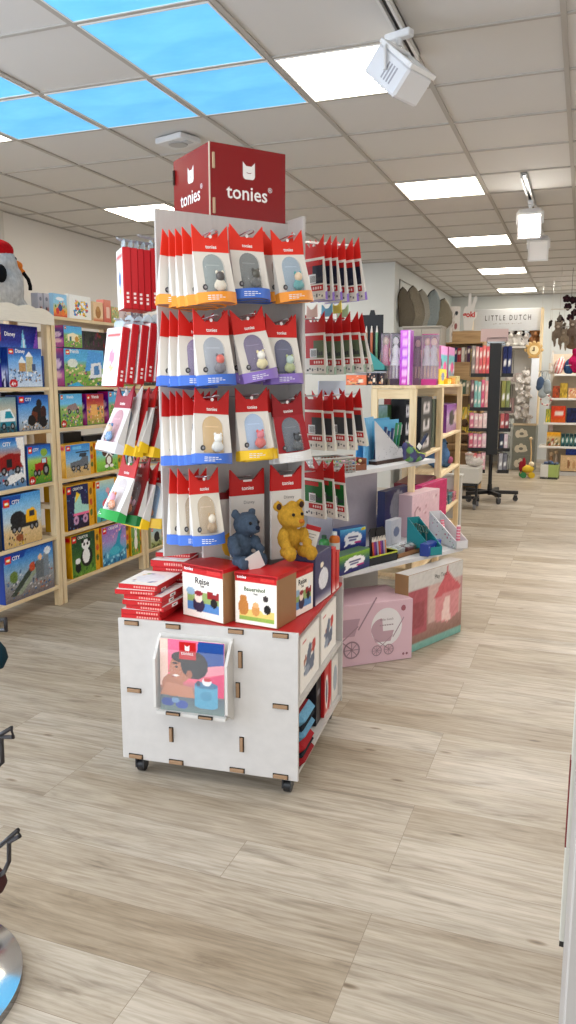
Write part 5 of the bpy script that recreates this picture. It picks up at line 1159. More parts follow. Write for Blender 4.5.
# black pen tray with two packs
x0, y0 = tpx(369, 566); x1, y1 = tpx(397, 559)
cx, cyy = (x0 + x1) / 2, (y0 + y1) / 2; w = math.hypot(x1 - x0, y1 - y0)
pt = thing('pen_tray', 'black counter tray with yellow-green rim holding pen packs', 'display tray', tw(cx, cyy + .06, .4665), TA + math.atan2(y1 - y0, x1 - x0))
m = MB(); m.box(-w / 2, w / 2, -.06, .06, 0, .006, (26, 26, 30)); m.box(-w / 2, w / 2, -.06, -.052, 0, .042, (30, 34, 38)); m.box(-w / 2, w / 2, .052, .06, 0, .07, (26, 26, 30)); m.box(-w / 2, -w / 2 + .005, -.06, .06, 0, .05, (26, 26, 30)); m.box(w / 2 - .005, w / 2, -.06, .06, 0, .05, (26, 26, 30)); m.build('tray', 'card', pt)
m = MB(); m.box(-w / 2, w / 2, -.0615, -.05, .042, .047, (190, 200, 60)); m.box(-w / 2 - .001, -w / 2 + .006, -.06, .06, .05, .054, (190, 200, 60)); m.box(w / 2 - .006, w / 2 + .001, -.06, .06, .05, .054, (190, 200, 60)); m.build('rim', 'card', pt)
for k, px in enumerate((375, 387.5)):
    xk, yk = tpx(px, 560); q = tw(xk, cyy + .06, .474)
    t = thing('pen_pack', ['black pack of coloured pens, left in the black tray', 'black pack of coloured pens, right in the black tray'][k], 'pen pack', q, TA + .1, 'pen packs in the black tray', R(-6)); t.scale = (1.3, 1.3, 1.3)
    m = MB(); m.prism([(-.032, 0), (.032, 0), (.032, .115), (.02, .13), (-.02, .13), (-.032, .115)], 0, .006, (28, 26, 30)); m.build('backing_card', 'card', t)
    m = MB()
    for i, c in enumerate([(226, 90, 60), (150, 60, 150), (90, 60, 140), (200, 190, 210), (226, 150, 90)]):
        xx = -.02 + i * .01; m.cyl((xx, -.004, .012), (xx, -.004, .075), .004, .004, c, 8); m.cyl((xx, -.004, .075), (xx, -.004, .095), .004, .001, (236, 226, 214), 8)
    m.build('pens', 'plastic', t)
# small trays and boxes along the table
x0, y0 = tpx(397, 556); x1, y1 = tpx(428, 553)
t = thing('wooden_tray', 'low brown tray of small clear boxes in the middle of the table', 'tray', tw((x0 + x1) / 2, (y0 + y1) / 2 + .07, .4665), TA + .12)
w = .27; m = MB(); m.box(-w / 2, w / 2, -.06, .07, 0, .005, (150, 110, 76))
for a, b, c, d in ((-w / 2, w / 2, -.06, -.055), (-w / 2, w / 2, .065, .07), (-w / 2, -w / 2 + .005, -.06, .07), (w / 2 - .005, w / 2, -.06, .07)): m.box(a, b, c, d, 0, .024, (150, 110, 76))
m.build('tray', 'matte', t)
for k in range(4):
    q = Vector(tw((x0 + x1) / 2, (y0 + y1) / 2 + .07, .4725)) + Matrix.Rotation(TA + .12, 3, 'Z') @ Vector((-.09 + k * .058, [.0, .01, -.01, .0][k], 0))
    o = thing('keepsake_box', ['leftmost', 'second from left', 'third from left', 'rightmost'][k] + ' little clear-lidded box in the low brown tray', 'box', q, TA + .1, 'little clear boxes in the brown tray')
    m = MB(); m.box(-.025, .025, -.03, .03, 0, .03, [(150, 160, 160), (170, 176, 178), (120, 60, 60), (90, 110, 90)][k], 0, .002); m.ell((0, 0, .03), (.015, .018, .01), (196, 200, 196)); m.build('base', 'plastic', o)
    m = MB(); m.box(-.0255, .0255, -.0305, .0305, .018, .048, (226, 232, 232), 0, .002); m.build('clear_lid', 'clear', o)
def wedge_holder(label, bl, br, ytop, depth, col, pat=None, group=None, z=.4665, side='l'):
    """card holder, tall at the back and low at the front (side profile is a ramp)"""
    A, B = at_z(*bl, z)[:2], at_z(*br, z)[:2]; d = B - A; w = float(np.linalg.norm(d)); rz = math.atan2(d[1], d[0]); n = np.array([-math.sin(rz), math.cos(rz)])
    h = at_plane(bl[0], ytop, A, n)[2] - z
    t = thing('counter_holder', label, 'counter display', (A[0], A[1], z), rz, group)
    lo = h * .26
    prof = [(0, 0), (w, 0), (w, lo), (0, h)]
    for yy, nm in ((0, 'ramp_side'), (depth - .004, 'ramp_side')):
        m = MB(); m.prism(prof, yy, yy + .004, col)
        if pat and yy == 0:
            rg = random.Random(5)
            for _ in range(26):
                x = rg.uniform(.04, .95) * w; zz_ = rg.uniform(.05, .93) * (lo + (h - lo) * (1 - x / w)); r = rg.uniform(.003, .007)
                m.ell((x, -.0004, zz_), (r, .0005, r), rg.choice(pat), 8, 4)
        m.build(nm, 'card', t)
    m = MB(); m.box(0, w, 0, depth, 0, .004, col); m.box(w - .004, w, 0, depth, 0, lo, col); m.box(0, .004, 0, depth, 0, h, col); m.build('holder_body', 'card', t)
    return t, w, h, rz, n, A
TEAL = (40, 140, 146)
t, w, h, rz, n, A = wedge_holder('teal ramp-shaped card holder with scissors, on the table', (406.5, 548), (430, 556), 517, .08, TEAL)
for k in range(4):
    q = A + np.array([math.cos(rz), math.sin(rz)]) * (w * (.15 + .18 * k)) + n * (.02 + .01 * (k % 2))
    o = thing('scissors', ['leftmost', 'second from left', 'third from left', 'rightmost'][k] + ' pair of green-handled scissors in the teal holder', 'scissors', (q[0], q[1], .4715 + .03), rz, 'scissors in the teal holder', R(6), R(4 - 3 * k))
    m = MB(); m.tube([(.012 * math.cos(a) - .012, 0, .10 + .02 * math.sin(a)) for a in np.linspace(0, 2 * math.pi, 14)], .0035, (56, 90, 80), 6); m.tube([(.012 * math.cos(a) + .013, 0, .098 + .02 * math.sin(a)) for a in np.linspace(0, 2 * math.pi, 14)], .0035, (56, 90, 80), 6); m.build('handle', 'plastic', o)
    m = MB(); m.prism([(-.006, .08), (.004, .08), (.002, -.02)], -.001, .0, (180, 184, 186)); m.prism([(-.004, .08), (.007, .08), (-.001, -.02)], .0005, .0015, (180, 184, 186)); m.build('blade', 'metal', o)
tbox((428, 557), (441, 551), 545, .05, 'small_box', 'small royal blue printed box in front of the teal holder', 'box', (50, 70, 150), art([(0, (40, 60, 140)), (1, (60, 84, 170))], [], [(0, 0, 1, 1, 12, .06, [(160, 170, 220), (30, 40, 110)])], 5, 7))
t, w, h, rz, n, A = wedge_holder('white floral ramp-shaped card holder with pink rolls at the table corner', (428.5, 540), (456, 549.5), 511, .08, (222, 220, 222), [(190, 90, 120), (90, 100, 130), (200, 150, 170), (110, 150, 110)])
for k, (f, l) in enumerate(((.38, .13), (.85, .12))):
    q = A + np.array([math.cos(rz), math.sin(rz)]) * (w * f) + n * .04
    t = thing('paper_roll', ['pink patterned paper roll leaning left in the floral holder', 'upright pink patterned paper roll at the right end of the floral holder'][k], 'paper roll', (q[0], q[1], .475), rz, 'pink paper rolls in the floral holder', 0, R(-14 if k == 0 else 2))
    m = MB(); m.cyl((0, 0, 0), (0, 0, l), .012, .012, (226, 120, 140), 12); 
    for i in range(7): m.cyl((0, 0, .012 + i * .017), (0, 0, .018 + i * .017), .0124, .0124, (240, 200, 206), 12, caps=False) if False else m.cyl((0, 0, .012 + i * .017), (0, 0, .018 + i * .017), .0124, .0124, (240, 200, 206), 12)
    m.build('wrap', 'card', t); m = MB(); m.cyl((0, 0, l), (0, 0, l + .002), .009, .009, (250, 240, 240), 12); m.build('end_cap', 'card', t)
tbox((411, 538), (438.5, 528), 496, .1, 'gift_box', 'tall pale pink lidded box behind the teal holder', 'box', (222, 190, 198), art([(0, (214, 180, 190)), (1, (226, 196, 204))], [('e', .2, .5, .12, .2, (170, 120, 130)), ('e', .2, .5, .09, .16, (224, 196, 202))], [(0, 0, 1, .9, 12, .03, [(190, 140, 150), (236, 216, 220)])], 4, 8))
tbox((421, 524), (446, 514), 486, .05, 'gift_box', 'magenta box behind the pale pink lidded box', 'box', (196, 44, 110), plain((196, 40, 108), 2))
tbox((384, 542), (409, 532), 492, .05, 'vanity_box', 'navy box with grey oval mirror window near the back panel', 'box', (40, 44, 90), art([(0, (40, 44, 100)), (1, (36, 40, 84))], [('e', .5, .62, .3, .34, (130, 132, 140))], None, 4, 9))
tbox((391, 546), (401, 542), 521, .04, 'small_box', 'little white and grey box beside the navy mirror box', 'box', (200, 200, 206), art([(0, (200, 200, 206)), (1, (190, 190, 200))], [('e', .5, .5, .3, .2, (110, 120, 150))], None, 4, 10))
zb = .4665
for k, (bl, br, yt, c, lb) in enumerate([((347, 529), (372, 524), 516, (34, 84, 84), 'flat dark teal box at the back of the table left half'), ((371, 532), (387, 527), 519, (40, 64, 120), 'flat navy box right of the dark teal one'), ((349, 522.5), (369, 518), 512, (40, 60, 50), 'dark green pouch behind the dark teal box')]):
    tbox(bl, br, yt, .05, 'flat_box', lb, 'box', c, art([(0, c), (1, c)], [], [(0, 0, 1, 1, 14, .06, [(200, 190, 120), (120, 150, 170), c])], 4, 11 + k))
def bottle(px, py, h, r, col, cap, label):
    x, y = tpx(px, py); t = thing('paint_bottle', label, 'bottle', tw(x, y, .4665), 0, 'paint bottles at the table edge')
    m = MB(); m.lathe([(r, 0), (r, h * .68), (r * .8, h * .78), (r * .4, h * .82), (r * .4, h * .86)], (0, 0, 0), col, 16); m.build('bottle_body', 'plastic', t)
    m = MB(); m.lathe([(r * .5, h * .84), (r * .46, h), (r * .2, h)], (0, 0, 0), cap, 12); m.build('cap', 'plastic', t)
    m = MB(); m.cyl((0, 0, h * .18), (0, 0, h * .5), r * 1.01, r * 1.01, (236, 230, 220), 16); m.build('bottle_label', 'card', t)
bottle(334.5, 552, .12, .03, (232, 120, 30), (236, 236, 230), 'orange paint bottle beside the cream swing tag')
bottle(324, 554, .11, .03, (60, 140, 70), (40, 80, 50), 'green paint bottle behind the cream swing tag')

# --- goods on the upper shelf
UZ = .9665
def ubox(bl, br, yt, depth, name, label, cat, body, fn=None, texts=(), group=None): return tbox(bl, br, yt, depth, name, label, cat, body, fn, texts, UZ, group)
q = at_z(356, 471, UZ)
t = thing('sweet_tray', 'brown tray of colourful sweets on the upper shelf', 'tray', (q[0] - .07, q[1] + .02, UZ), TA - .15)
m = MB(); 
for a, b, c, d, e in ((-.1, .1, -.06, .06, .006), (-.1, .1, -.06, -.055, .03), (-.1, .1, .055, .06, .07), (-.1, -.095, -.06, .06, .04), (.095, .1, -.06, .06, .06)): m.box(a, b, c, d, 0, e, (150, 90, 66))
m.build('tray', 'card', t)
m = MB(); rg = random.Random(4)
for _ in range(120): m.ell((rg.uniform(-.088, .088), rg.uniform(-.05, .05), rg.uniform(.012, .05)), .009, rg.choice([(220, 90, 100), (240, 220, 160), (120, 170, 90), (80, 120, 180), (230, 170, 190), (240, 240, 230)]), 7, 5)
o = m.build('sweets', 'gloss', t); o['kind'] = 'stuff'
q = at_z(333, 474, UZ)
t = thing('wire_basket', 'grey woven wire basket on the upper shelf beside the right-hand pouches', 'basket', (q[0] - .06, q[1] + .05, UZ), TA - .15)
m = MB(); w, d, h = .13, .08, .075
for k in range(5):
    z = .006 + k * .016; m.tube([(-w, -d, z), (w, -d, z), (w, d, z), (-w, d, z), (-w, -d, z)], .003, (170, 168, 164), 5)
for k in range(14):
    x = -w + 2 * w * k / 13; m.tube([(x, -d, 0), (x, -d, h)], .0025, (176, 174, 170), 5); m.tube([(x, d, 0), (x, d, h)], .0025, (176, 174, 170), 5)
m.build('weave', 'black_metal', t)
m = MB(); m.tube([(-w, -d, h), (w, -d, h), (w, d, h), (-w, d, h), (-w, -d, h)], .005, (190, 186, 180), 6); m.build('rim', 'black_metal', t)
m = MB(); m.box(-w + .004, w - .004, -d + .004, d - .004, .001, .004, (120, 118, 114)); m.build('base', 'matte', t)
ubox((365, 466), (373, 463), 418, .012, 'blue_card', 'tall pale blue card beside the patterned pen holder', 'card', (110, 170, 210), plain((116, 176, 214)))
# patterned pen holder
A, B = at_z(377, 465, UZ)[:2], at_z(407, 460, UZ)[:2]; d = B - A; w = float(np.linalg.norm(d)); rz = math.atan2(d[1], d[0])
t = thing('pen_holder', 'white patterned pen holder with brown base on the upper shelf', 'counter display', (A[0], A[1], UZ), rz)
H = .24
m = MB(); m.prism([(-.012, .022), (w, .022), (w, .07), (w * .7, .075), (-.03, H)], 0, .004, (206, 206, 210)); rg = random.Random(2)
for _ in range(40):
    x = rg.uniform(0, .9) * w; z = rg.uniform(.03, .07 + (H - .09) * max(0, 1 - x / (w * .75))); m.box(x, x + .008, -.0006, 0, z, z + .0035, (166, 166, 172))
m.build('front_panel', 'card', t)
m = MB(); m.box(-.02, w, .12, .124, .022, H, (90, 170, 214)); m.box(-.02, w, .06, .064, .022, H * .97, (96, 176, 220)); m.build('back_panel', 'card', t)
m = MB(); m.box(w - .004, w, 0, .124, .022, .075, (206, 206, 210)); m.box(-.016, w, 0, .124, .02, .024, (200, 200, 204)); m.build('holder_side', 'card', t)
m = MB(); m.box(-.01, w + .004, -.004, .128, 0, .02, (70, 52, 46), 0, .002); m.build('base', 'matte', t)
for k in range(7):
    q = A + np.array([math.cos(rz), math.sin(rz)]) * (w * (.12 + .12 * k)) + np.array([-math.sin(rz), math.cos(rz)]) * (.04)
    o = thing('fountain_pen', ['navy pen at the left end of the patterned holder', 'navy pen second from left in the patterned holder', 'navy pen third from left in the patterned holder', 'navy pen in the middle of the patterned holder', 'navy pen fifth from left in the patterned holder', 'green pen sixth from left in the patterned holder', 'green pen at the right end of the patterned holder'][k], 'pen', (q[0], q[1], UZ + .026), rz, 'pens in the patterned holder', R(5), R(3))
    c = (24, 44, 96) if k < 5 else (30, 120, 70); l = .15 + .012 * (k % 3) if k < 5 else .19
    m = MB(); m.cyl((0, 0, 0), (0, 0, l * .62), .008, .009, c, 10); m.build('barrel', 'plastic', o)
    m = MB(); m.cyl((0, 0, l * .62), (0, 0, l), .0098, .008, [min(255, x + 20) for x in c], 10); m.box(-.0015, .0015, -.013, -.009, l * .65, l * .95, (200, 200, 200)); m.build('cap', 'plastic', o)
# zip pencil pouch
q = at_z(422, 463, UZ)
t = thing('pencil_pouch', 'violet and green zip pencil pouch at the right end of the upper shelf', 'pencil case', (q[0] - .03, q[1] - .0, UZ + .001), TA - .1)
m = MB(); m.ell((0, .02, .03), (.085, .03, .03), 0); m.ell((-.04, .02, .06), (.045, .026, .04), 0); m.ell((-.062, .02, .09), (.03, .02, .028), 0)
fuse(m, 'pouch_body', 'fabric', lambda co: np.stack([np.where((np.sin(co[:, 0] * 90) + np.sin(co[:, 2] * 110)) > .4, 110, 84), np.where((np.sin(co[:, 0] * 90) + np.sin(co[:, 2] * 110)) > .4, 160, 84), np.where(np.sin(co[:, 0] * 90 + 1) > .6, 90, 130)], -1), t, .006, 3)
m = MB(); m.tube([(.06, -.008, .045), (.0, -.012, .058), (-.04, -.01, .09)], .003, (170, 200, 60), 6); m.build('zipper', 'plastic', t)
t2 = thing('marker', 'dark blue marker with white tag standing in the zip pencil pouch', 'marker', (q[0] - .03, q[1] + .03, UZ + .07), TA - .1, None, 0, R(38))
m = MB(); m.cyl((0, 0, 0), (0, 0, .09), .01, .01, (30, 44, 80), 10); m.build('barrel', 'plastic', t2); m = MB(); m.cyl((0, 0, .09), (0, 0, .11), .011, .009, (24, 30, 50), 10); m.build('cap', 'plastic', t2); m = MB(); m.box(-.03, .0, -.014, -.012, .0, .028, (236, 236, 236)); m.build('tag', 'card', t2)

# ------------------------------------------------------------------ pine island shelving, end frame toward the camera
PX = -.958; PD = .285
def island(y0, y1, levels, label, endrail=False):
    t = thing('pine_shelf_unit', label, 'shelf unit', (PX, y0, 0), 0, 'pine island shelf units')
    n = y1 - y0; top = levels[-1]
    for sy in (0, n - .03):
        for sx in (-.042, -PD):
            m = MB(); m.box(sx, sx + .042, sy, sy + .03, 0, top + .006, (0, 0, 0), 0, .003); m.build('upright', 'pine_Z', t)
        m = MB(); m.box(-PD + .042, -.042, sy + .004, sy + .026, top - .055, top + .004, (0, 0, 0)); m.build('side_rail', 'pine_X', t)
        m = MB(); m.box(-PD + .042, -.042, sy + .004, sy + .026, .2, .235, (0, 0, 0)); m.build('side_rail', 'pine_X', t)
    for z in levels:
        m = MB(); m.box(-PD + .003, -.002, .031 if z != top else 0, n - .031 if z != top else n, z - .012 + (.019 if z == top else 0), z + .008 + (.019 if z == top else 0), (0, 0, 0), 0, .002); m.build('shelf_board', 'pine_Y', t)
IT = 1.36
island(4.83, 5.815, (.16, .5, .926, IT), 'nearest pine island shelf unit, its pale end frame facing the camera')
island(5.825, 6.80, (.16, .40, .71, 1.0, IT), 'farther pine island shelf unit beyond the first end frame')
ITZ = IT + .028
def ibox(x0, x1, yt, z, X, depth, name, label, cat, body, fn=None, texts=(), group=None, face='x', Y=None, nx=12, ny=16, mat='gloss', rz=None):
    """box on the island: face 'x' looks into the aisle from plane X; face 'y' looks to the camera from plane Y"""
    if face == 'x':
        ym = (yt + 400) / 2; a, b = at_x(x0, ym, X), at_x(x1, ym, X); w = b[1] - a[1]; h = at_x((x0 + x1) / 2, yt, X)[2] - z
        return carton(name, label, cat, (X - depth / 2, (a[1] + b[1]) / 2, z), R(90), w, depth, h, body, fn, nx, ny, group, texts, mat=mat)
    a, b = at_y(x0, yt, Y), at_y(x1, yt, Y); w = b[0] - a[0]; h = at_y((x0 + x1) / 2, yt, Y)[2] - z
    return carton(name, label, cat, ((a[0] + b[0]) / 2, Y + depth / 2, z), rz or 0, w, depth, h, body, fn, nx, ny, group, texts, mat=mat)
dom = lambda s: art([(0, (22, 22, 26)), (1, (28, 28, 32))], [('r', .25, y, .75, y + .2, (206, 200, 200)) for y in (.1, .42, .72)] + [('e', .5, y + .1, .14, .06, (40, 40, 46)) for y in (.1, .42, .72)], None, 5, s)
ibox(421.5, 432, 397, .935, PX - .03, .2, 'game_box', 'black game box with white squares, behind the pale end post', 'game box', (26, 26, 30), dom(1))
ibox(433.5, 437, 399, .935, PX - .05, .2, 'game_box', 'slim grey-green game box right of the black one', 'game box', (110, 120, 110), plain((110, 122, 112)))
ibox(437.4, 439.6, 400, .935, PX - .05, .2, 'game_box', 'slim brown game box nearest the middle post', 'game box', (120, 90, 70), plain((124, 92, 72)))
ibox(405, 411, 400, .935, 0, .05, 'game_box', 'black patterned box seen through the pale end frame', 'game box', (26, 26, 30), dom(2), face='y', Y=4.95)
ibox(376, 388, 405, .935, 0, .1, 'game_box', 'green farm game box seen through the left of the end frame', 'game box', (70, 110, 70), art([(0, (80, 110, 60)), (.6, (90, 130, 90)), (1, (140, 160, 170))], [], [(0, 0, 1, .6, 24, .06, [(60, 80, 50), (170, 110, 90), (200, 200, 180)])], 8, 4), face='y', Y=4.98)
ibox(394, 404, 396, .935, 0, .1, 'game_box', 'dark brown box in the shade of the end frame', 'game box', (74, 54, 40), plain((76, 56, 42)), face='y', Y=5.2)
ibox(384, 391, 398, .935, 0, .1, 'game_box', 'dark red box behind the green farm game box', 'game box', (140, 40, 36), plain((140, 40, 36)), face='y', Y=5.35)
def doll(label, x, y, z, h, dress, hair, skin=(226, 190, 160), rz=R(60)):
    t = thing('fashion_doll', label, 'doll', (x, y, z), rz, 'dolls on the pine island shelves')
    s = h / .3
    m = MB()
    for c, r in (((0, 0, .266), (.022, .022, .028)), ((0, 0, .23), (.008, .008, .02)), ((0, 0, .19), (.03, .018, .035)), ((-.015, 0, .07), (.012, .012, .075)), ((.015, 0, .07), (.012, .012, .075)), ((-.038, -.004, .165), (.008, .009, .05)), ((.038, -.004, .165), (.008, .009, .05))): m.ell([k * s for k in c], [k * s for k in r], 0, 10, 8)
    fuse(m, 'body', 'plastic', skin, t, .006 * s, 2)
    m = MB(); m.lathe([(.028 * s, .215 * s), (.026 * s, .17 * s), (.05 * s, .08 * s), (.052 * s, .075 * s)], (0, 0, 0), dress, 14); m.build('dress', 'fabric', t)
    m = MB(); m.ell((0, .008 * s, .272 * s), (.026 * s, .022 * s, .03 * s), hair, 10, 8); m.ell((0, .018 * s, .23 * s), (.024 * s, .014 * s, .05 * s), hair, 10, 8); m.build('hair', 'fabric', t)
    return t
q = at_x(416, 450, PX - .05); doll('brown-haired doll in a red dress behind the pale end post', PX - .1, 5.08, .935, .2, (170, 50, 70), (110, 66, 44))
ibox(447, 459, 404, 1.009, PX - .04, .16, 'doll_box', 'purple doll box with black cat shape on the farther island unit', 'toy box', (120, 60, 140), art([(0, (150, 110, 150)), (.5, (190, 170, 190)), (1, (130, 60, 150))], [('e', .4, .5, .2, .3, (40, 34, 44)), ('e', .75, .5, .12, .3, (220, 200, 190))], None, 6, 5))
# blue plush on the farther unit
q = at_x(452, 450, PX - .1)
t = thing('plush_elephant', 'rounded light blue plush toy on the farther island unit', 'plush toy', (PX - .14, 6.42, .719), R(60))
m = MB(); m.ell((0, 0, .1), (.1, .12, .1), 0); m.ell((-.02, -.03, .19), (.07, .08, .075), 0); m.ell((.07, -.04, .04), (.05, .05, .045), 0); m.ell((-.06, -.06, .04), (.05, .05, .045), 0)
fuse(m, 'body', 'plush', (96, 132, 178), t, .01, 4, .002)
m = MB(); m.ell((.06, -.1, .06), (.03, .012, .03), (170, 90, 120)); m.build('patch', 'fabric', t)
m = MB(); m.ell((-.0, -.11, .2), .009, (20, 20, 24)); m.build('eye', 'gloss', t)
for k, (x0, x1, yt, c, lb) in enumerate([(446, 450, 489, (60, 44, 60), 'dark box low on the farther island unit'), (451, 455, 492, (60, 120, 130), 'teal box low on the farther island unit'), (455.5, 459, 490, (200, 120, 140), 'pink box low on the farther island unit')]):
    ibox(x0, x1, yt, .409, PX - .04 + .01 * k, .16, 'toy_box', lb, 'toy box', c, art([(0, c), (1, c)], [], [(0, 0, 1, 1, 14, .1, [(30, 30, 40), (210, 170, 180), (90, 120, 140)])], 6, k + 7), group='low boxes on the farther island unit')
ibox(424, 438, 479, .509, PX - .03, .2, 'toy_box', 'dark red box on the low shelf of the nearest island unit', 'toy box', (100, 30, 40), art([(0, (90, 30, 40)), (1, (60, 40, 40))], [], [(0, 0, 1, 1, 14, .08, [(30, 30, 30), (150, 60, 70)])], 6, 17))

# goods on top of the island
def dollbox(x0, x1, yt, Y, label, c1, dolls, back=(150, 110, 150)):
    a, b = at_y(x0, yt, Y), at_y(x1, yt, Y); w = b[0] - a[0]; h = at_y(x0, yt, Y)[2] - ITZ; d = .06
    t = thing('doll_box', label, 'toy box', ((a[0] + b[0]) / 2, Y + d / 2, ITZ), 0, 'window-front doll boxes on top of the island')
    m = MB(); m.box(-w / 2, w / 2, d / 2 - .004, d / 2, 0, h, back); m.box(-w / 2, w / 2, -d / 2, d / 2, 0, h * .12, c1); m.box(-w / 2, -w / 2 + .003, -d / 2, d / 2, 0, h, back); m.box(-w / 2, w / 2, -d / 2, d / 2, h - .004, h, c1); m.build('box_body', 'gloss', t)
    m = MB(); m.box(-w / 2 + .001, w / 2 + .001, -d / 2 - .001, -d / 2, h * .12, h - .004, (236, 236, 240)); m.box(w / 2 - .001, w / 2, -d / 2, d / 2, 0, h, (236, 236, 240)); m.build('clear_front', 'clear', t)
    for k, (fx, dress, hair, skin) in enumerate(dolls):
        x = (fx - .5) * w; s = h * .8 / .3
        m = MB(); m.M = Matrix.Translation((x, 0, h * .14)) @ Matrix.Diagonal((s * .8, s * .6, s, 1))
        m.ell((0, 0, .266), (.028, .022, .03), skin, 10, 7); m.lathe([(.012, .24), (.034, .21), (.026, .16), (.05, .1), (.05, .09)], (0, 0, 0), dress, 12); m.cyl((-.015, 0, 0), (-.015, 0, .1), .009, .012, skin, 8); m.cyl((.015, 0, 0), (.015, 0, .1), .009, .012, skin, 8); m.cyl((-.05, -.004, .12), (-.032, 0, .215), .007, .009, skin, 8); m.cyl((.05, -.004, .12), (.032, 0, .215), .007, .009, skin, 8)
        m.ell((0, .01, .272), (.034, .02, .034), hair, 10, 7); m.ell((-.028, .006, .22), (.012, .01, .06), hair, 8, 6); m.ell((.028, .006, .22), (.012, .01, .06), hair, 8, 6); m.build('doll', 'plastic', t)
    return t
dollbox(381.5, 388.5, 333, 5.02, 'narrow clear doll box with pink dress, left of the bright violet carton', (60, 50, 60), [(.5, (220, 120, 160), (190, 120, 150), (226, 190, 170))])
dollbox(391, 399, 333, 5.0, 'clear doll box with white figure beside the bright violet carton', (70, 50, 70), [(.5, (240, 240, 240), (40, 36, 40), (230, 226, 226))])
ibox(400.5, 411, 330, ITZ, 0, .09, 'violet_box', 'tall bright violet carton with a row of round letters', 'toy box', (196, 90, 214), art([(0, (200, 70, 190)), (.5, (190, 100, 226)), (1, (220, 130, 226))], [('e', .45, y, .25, .035, (236, 190, 240)) for y in np.linspace(.08, .92, 10)] + [('r', .8, 0, 1, 1, (226, 210, 226))], None, 6, 8), face='y', Y=4.97)
dollbox(414, 420.5, 336, 5.1, 'clear doll box with grey-violet doll, right of the bright violet carton', (150, 120, 150), [(.5, (130, 110, 130), (120, 90, 120), (216, 180, 170))])
dollbox(422, 438, 334, 5.06, 'wide clear box with two silver-dressed dolls on the island', (206, 60, 140), [(.3, (190, 180, 190), (190, 110, 170), (206, 160, 146)), (.72, (180, 170, 180), (160, 90, 120), (206, 160, 146))], (196, 150, 180))
for k, (x0, x1, yt, Y, c, lb) in enumerate([(346, 366, 375, 4.9, (232, 130, 90), 'orange and pink box left of the black boxes under the riser'), (367, 377, 373, 4.93, (50, 46, 52), 'left black box under the white riser'), (378, 384, 374, 4.96, (56, 50, 60), 'right black box under the white riser')]):
    ibox(x0, x1, yt, ITZ, 0, .08, 'toy_box', lb, 'toy box', c, art([(0, c), (1, c)], [('e', .75, .4, .15, .2, (236, 220, 200)), ('r', .1, .1, .5, .3, (230, 170, 120))], [(0, 0, 1, 1, 8, .08, [(236, 190, 170), (90, 80, 90)])], 6, 30 + k), face='y', Y=Y, group=None)
ibox(439, 446, 369, ITZ, PX - .06, .1, 'toy_box', 'yellow box with blue window on the island top', 'toy box', (232, 196, 50), art([(0, (236, 200, 60)), (1, (236, 206, 70))], [('e', .5, .5, .25, .3, (110, 130, 170))], None, 6, 34))
for k, (x0, x1, yt, c, lb) in enumerate([(440.5, 447, 346, (222, 130, 190), 'pink and teal clear toy box behind the yellow box on the island'), (448, 454, 347, (200, 90, 160), 'magenta and blue clear toy box at the far end of the island')]):
    ibox(x0, x1, yt, ITZ, PX - .09, .1, 'toy_box', lb, 'toy box', c, art([(0, (160, 140, 170)), (.5, (110, 190, 190)), (.75, (90, 180, 190)), (.8, (230, 150, 210)), (1, (230, 160, 210))], [('e', .6, .45, .25, .15, (226, 80, 150))], [(0, 0, 1, .6, 10, .1, [(60, 60, 90), (230, 220, 230)])], 6, 36 + k))
for k, (x0, x1, yt, c) in enumerate([(447.5, 451, 379, (232, 190, 60)), (452, 455, 378, (226, 160, 60)), (456, 459.5, 376, (240, 220, 150))]):
    ibox(x0, x1, yt, ITZ, PX - .03, .1, 'paperback', ['yellow', 'amber', 'cream yellow'][k] + ' paperback in the short yellow row at the island end', 'book', c, art([(0, c), (1, c)], [], [(0, 0, 1, 1, 8, .1, [(240, 230, 190), (190, 120, 60)])], 6, 40 + k), group='yellow paperbacks at the island end')
# white riser with teal counter display
a, b = at_y(353, 370, 5.0), at_y(390, 370, 5.0)
rzr = 1.478
t = thing('white_riser', 'white riser shelf on the island holding the teal counter display', 'riser', ((a[0] + b[0]) / 2 - .03, 5.09, ITZ - .0), 0)
w = b[0] - a[0]; m = MB(); m.box(-w / 2, w / 2, -.1, .12, rzr - ITZ - .014, rzr - ITZ, (226, 226, 228), 0, .002); m.build('riser_top', 'paint', t)
m = MB(); m.box(-w / 2, w / 2, .108, .12, 0, rzr - ITZ - .014, (214, 214, 216)); m.build('riser_back', 'paint', t)
xc = (a[0] + b[0]) / 2 - .03
t = thing('counter_holder', 'teal ramp-sided counter display on the white riser', 'counter display', (xc, 5.02, rzr), R(0))
p0, p1, p2 = at_y(336, 322, 5.0), at_y(386, 367, 5.0), at_y(350, 366, 5.0)
X0, X1, H = -.16, p1[0] - xc, p0[2] - rzr
for yy in (-.04, .09):
    m = MB(); m.prism([(X0, 0), (X1, 0), (X1, .03), (X0 + .1, H * .62), (X0, H)], yy, yy + .005, (64, 150, 146)); m.build('ramp_side', 'card', t)
m = MB(); m.box(X0, X1, -.04, .09, 0, .006, (60, 146, 142)); m.box(X1 - .005, X1, -.04, .09, 0, .03, (60, 146, 142)); m.box(X0, X0 + .004, -.04, .09, 0, H, (150, 200, 190)); m.build('holder_body', 'card', t)
m = MB(); m.ell((X0 + .13, -.041, .06), (.04, .001, .03), (200, 226, 220), 12, 4); m.build('printed_motif', 'card', t)
a, b = at_y(361, 340, 5.06), at_y(383, 340, 5.06); q = at_y(372, 316, 5.06); cx_ = (a[0] + b[0]) / 2; w = b[0] - a[0]
t = thing('pencil_card', 'black backing card with three coloured pencil tubes', 'pencil display', (cx_, 5.06, rzr + .007), 0); h = q[2] - rzr
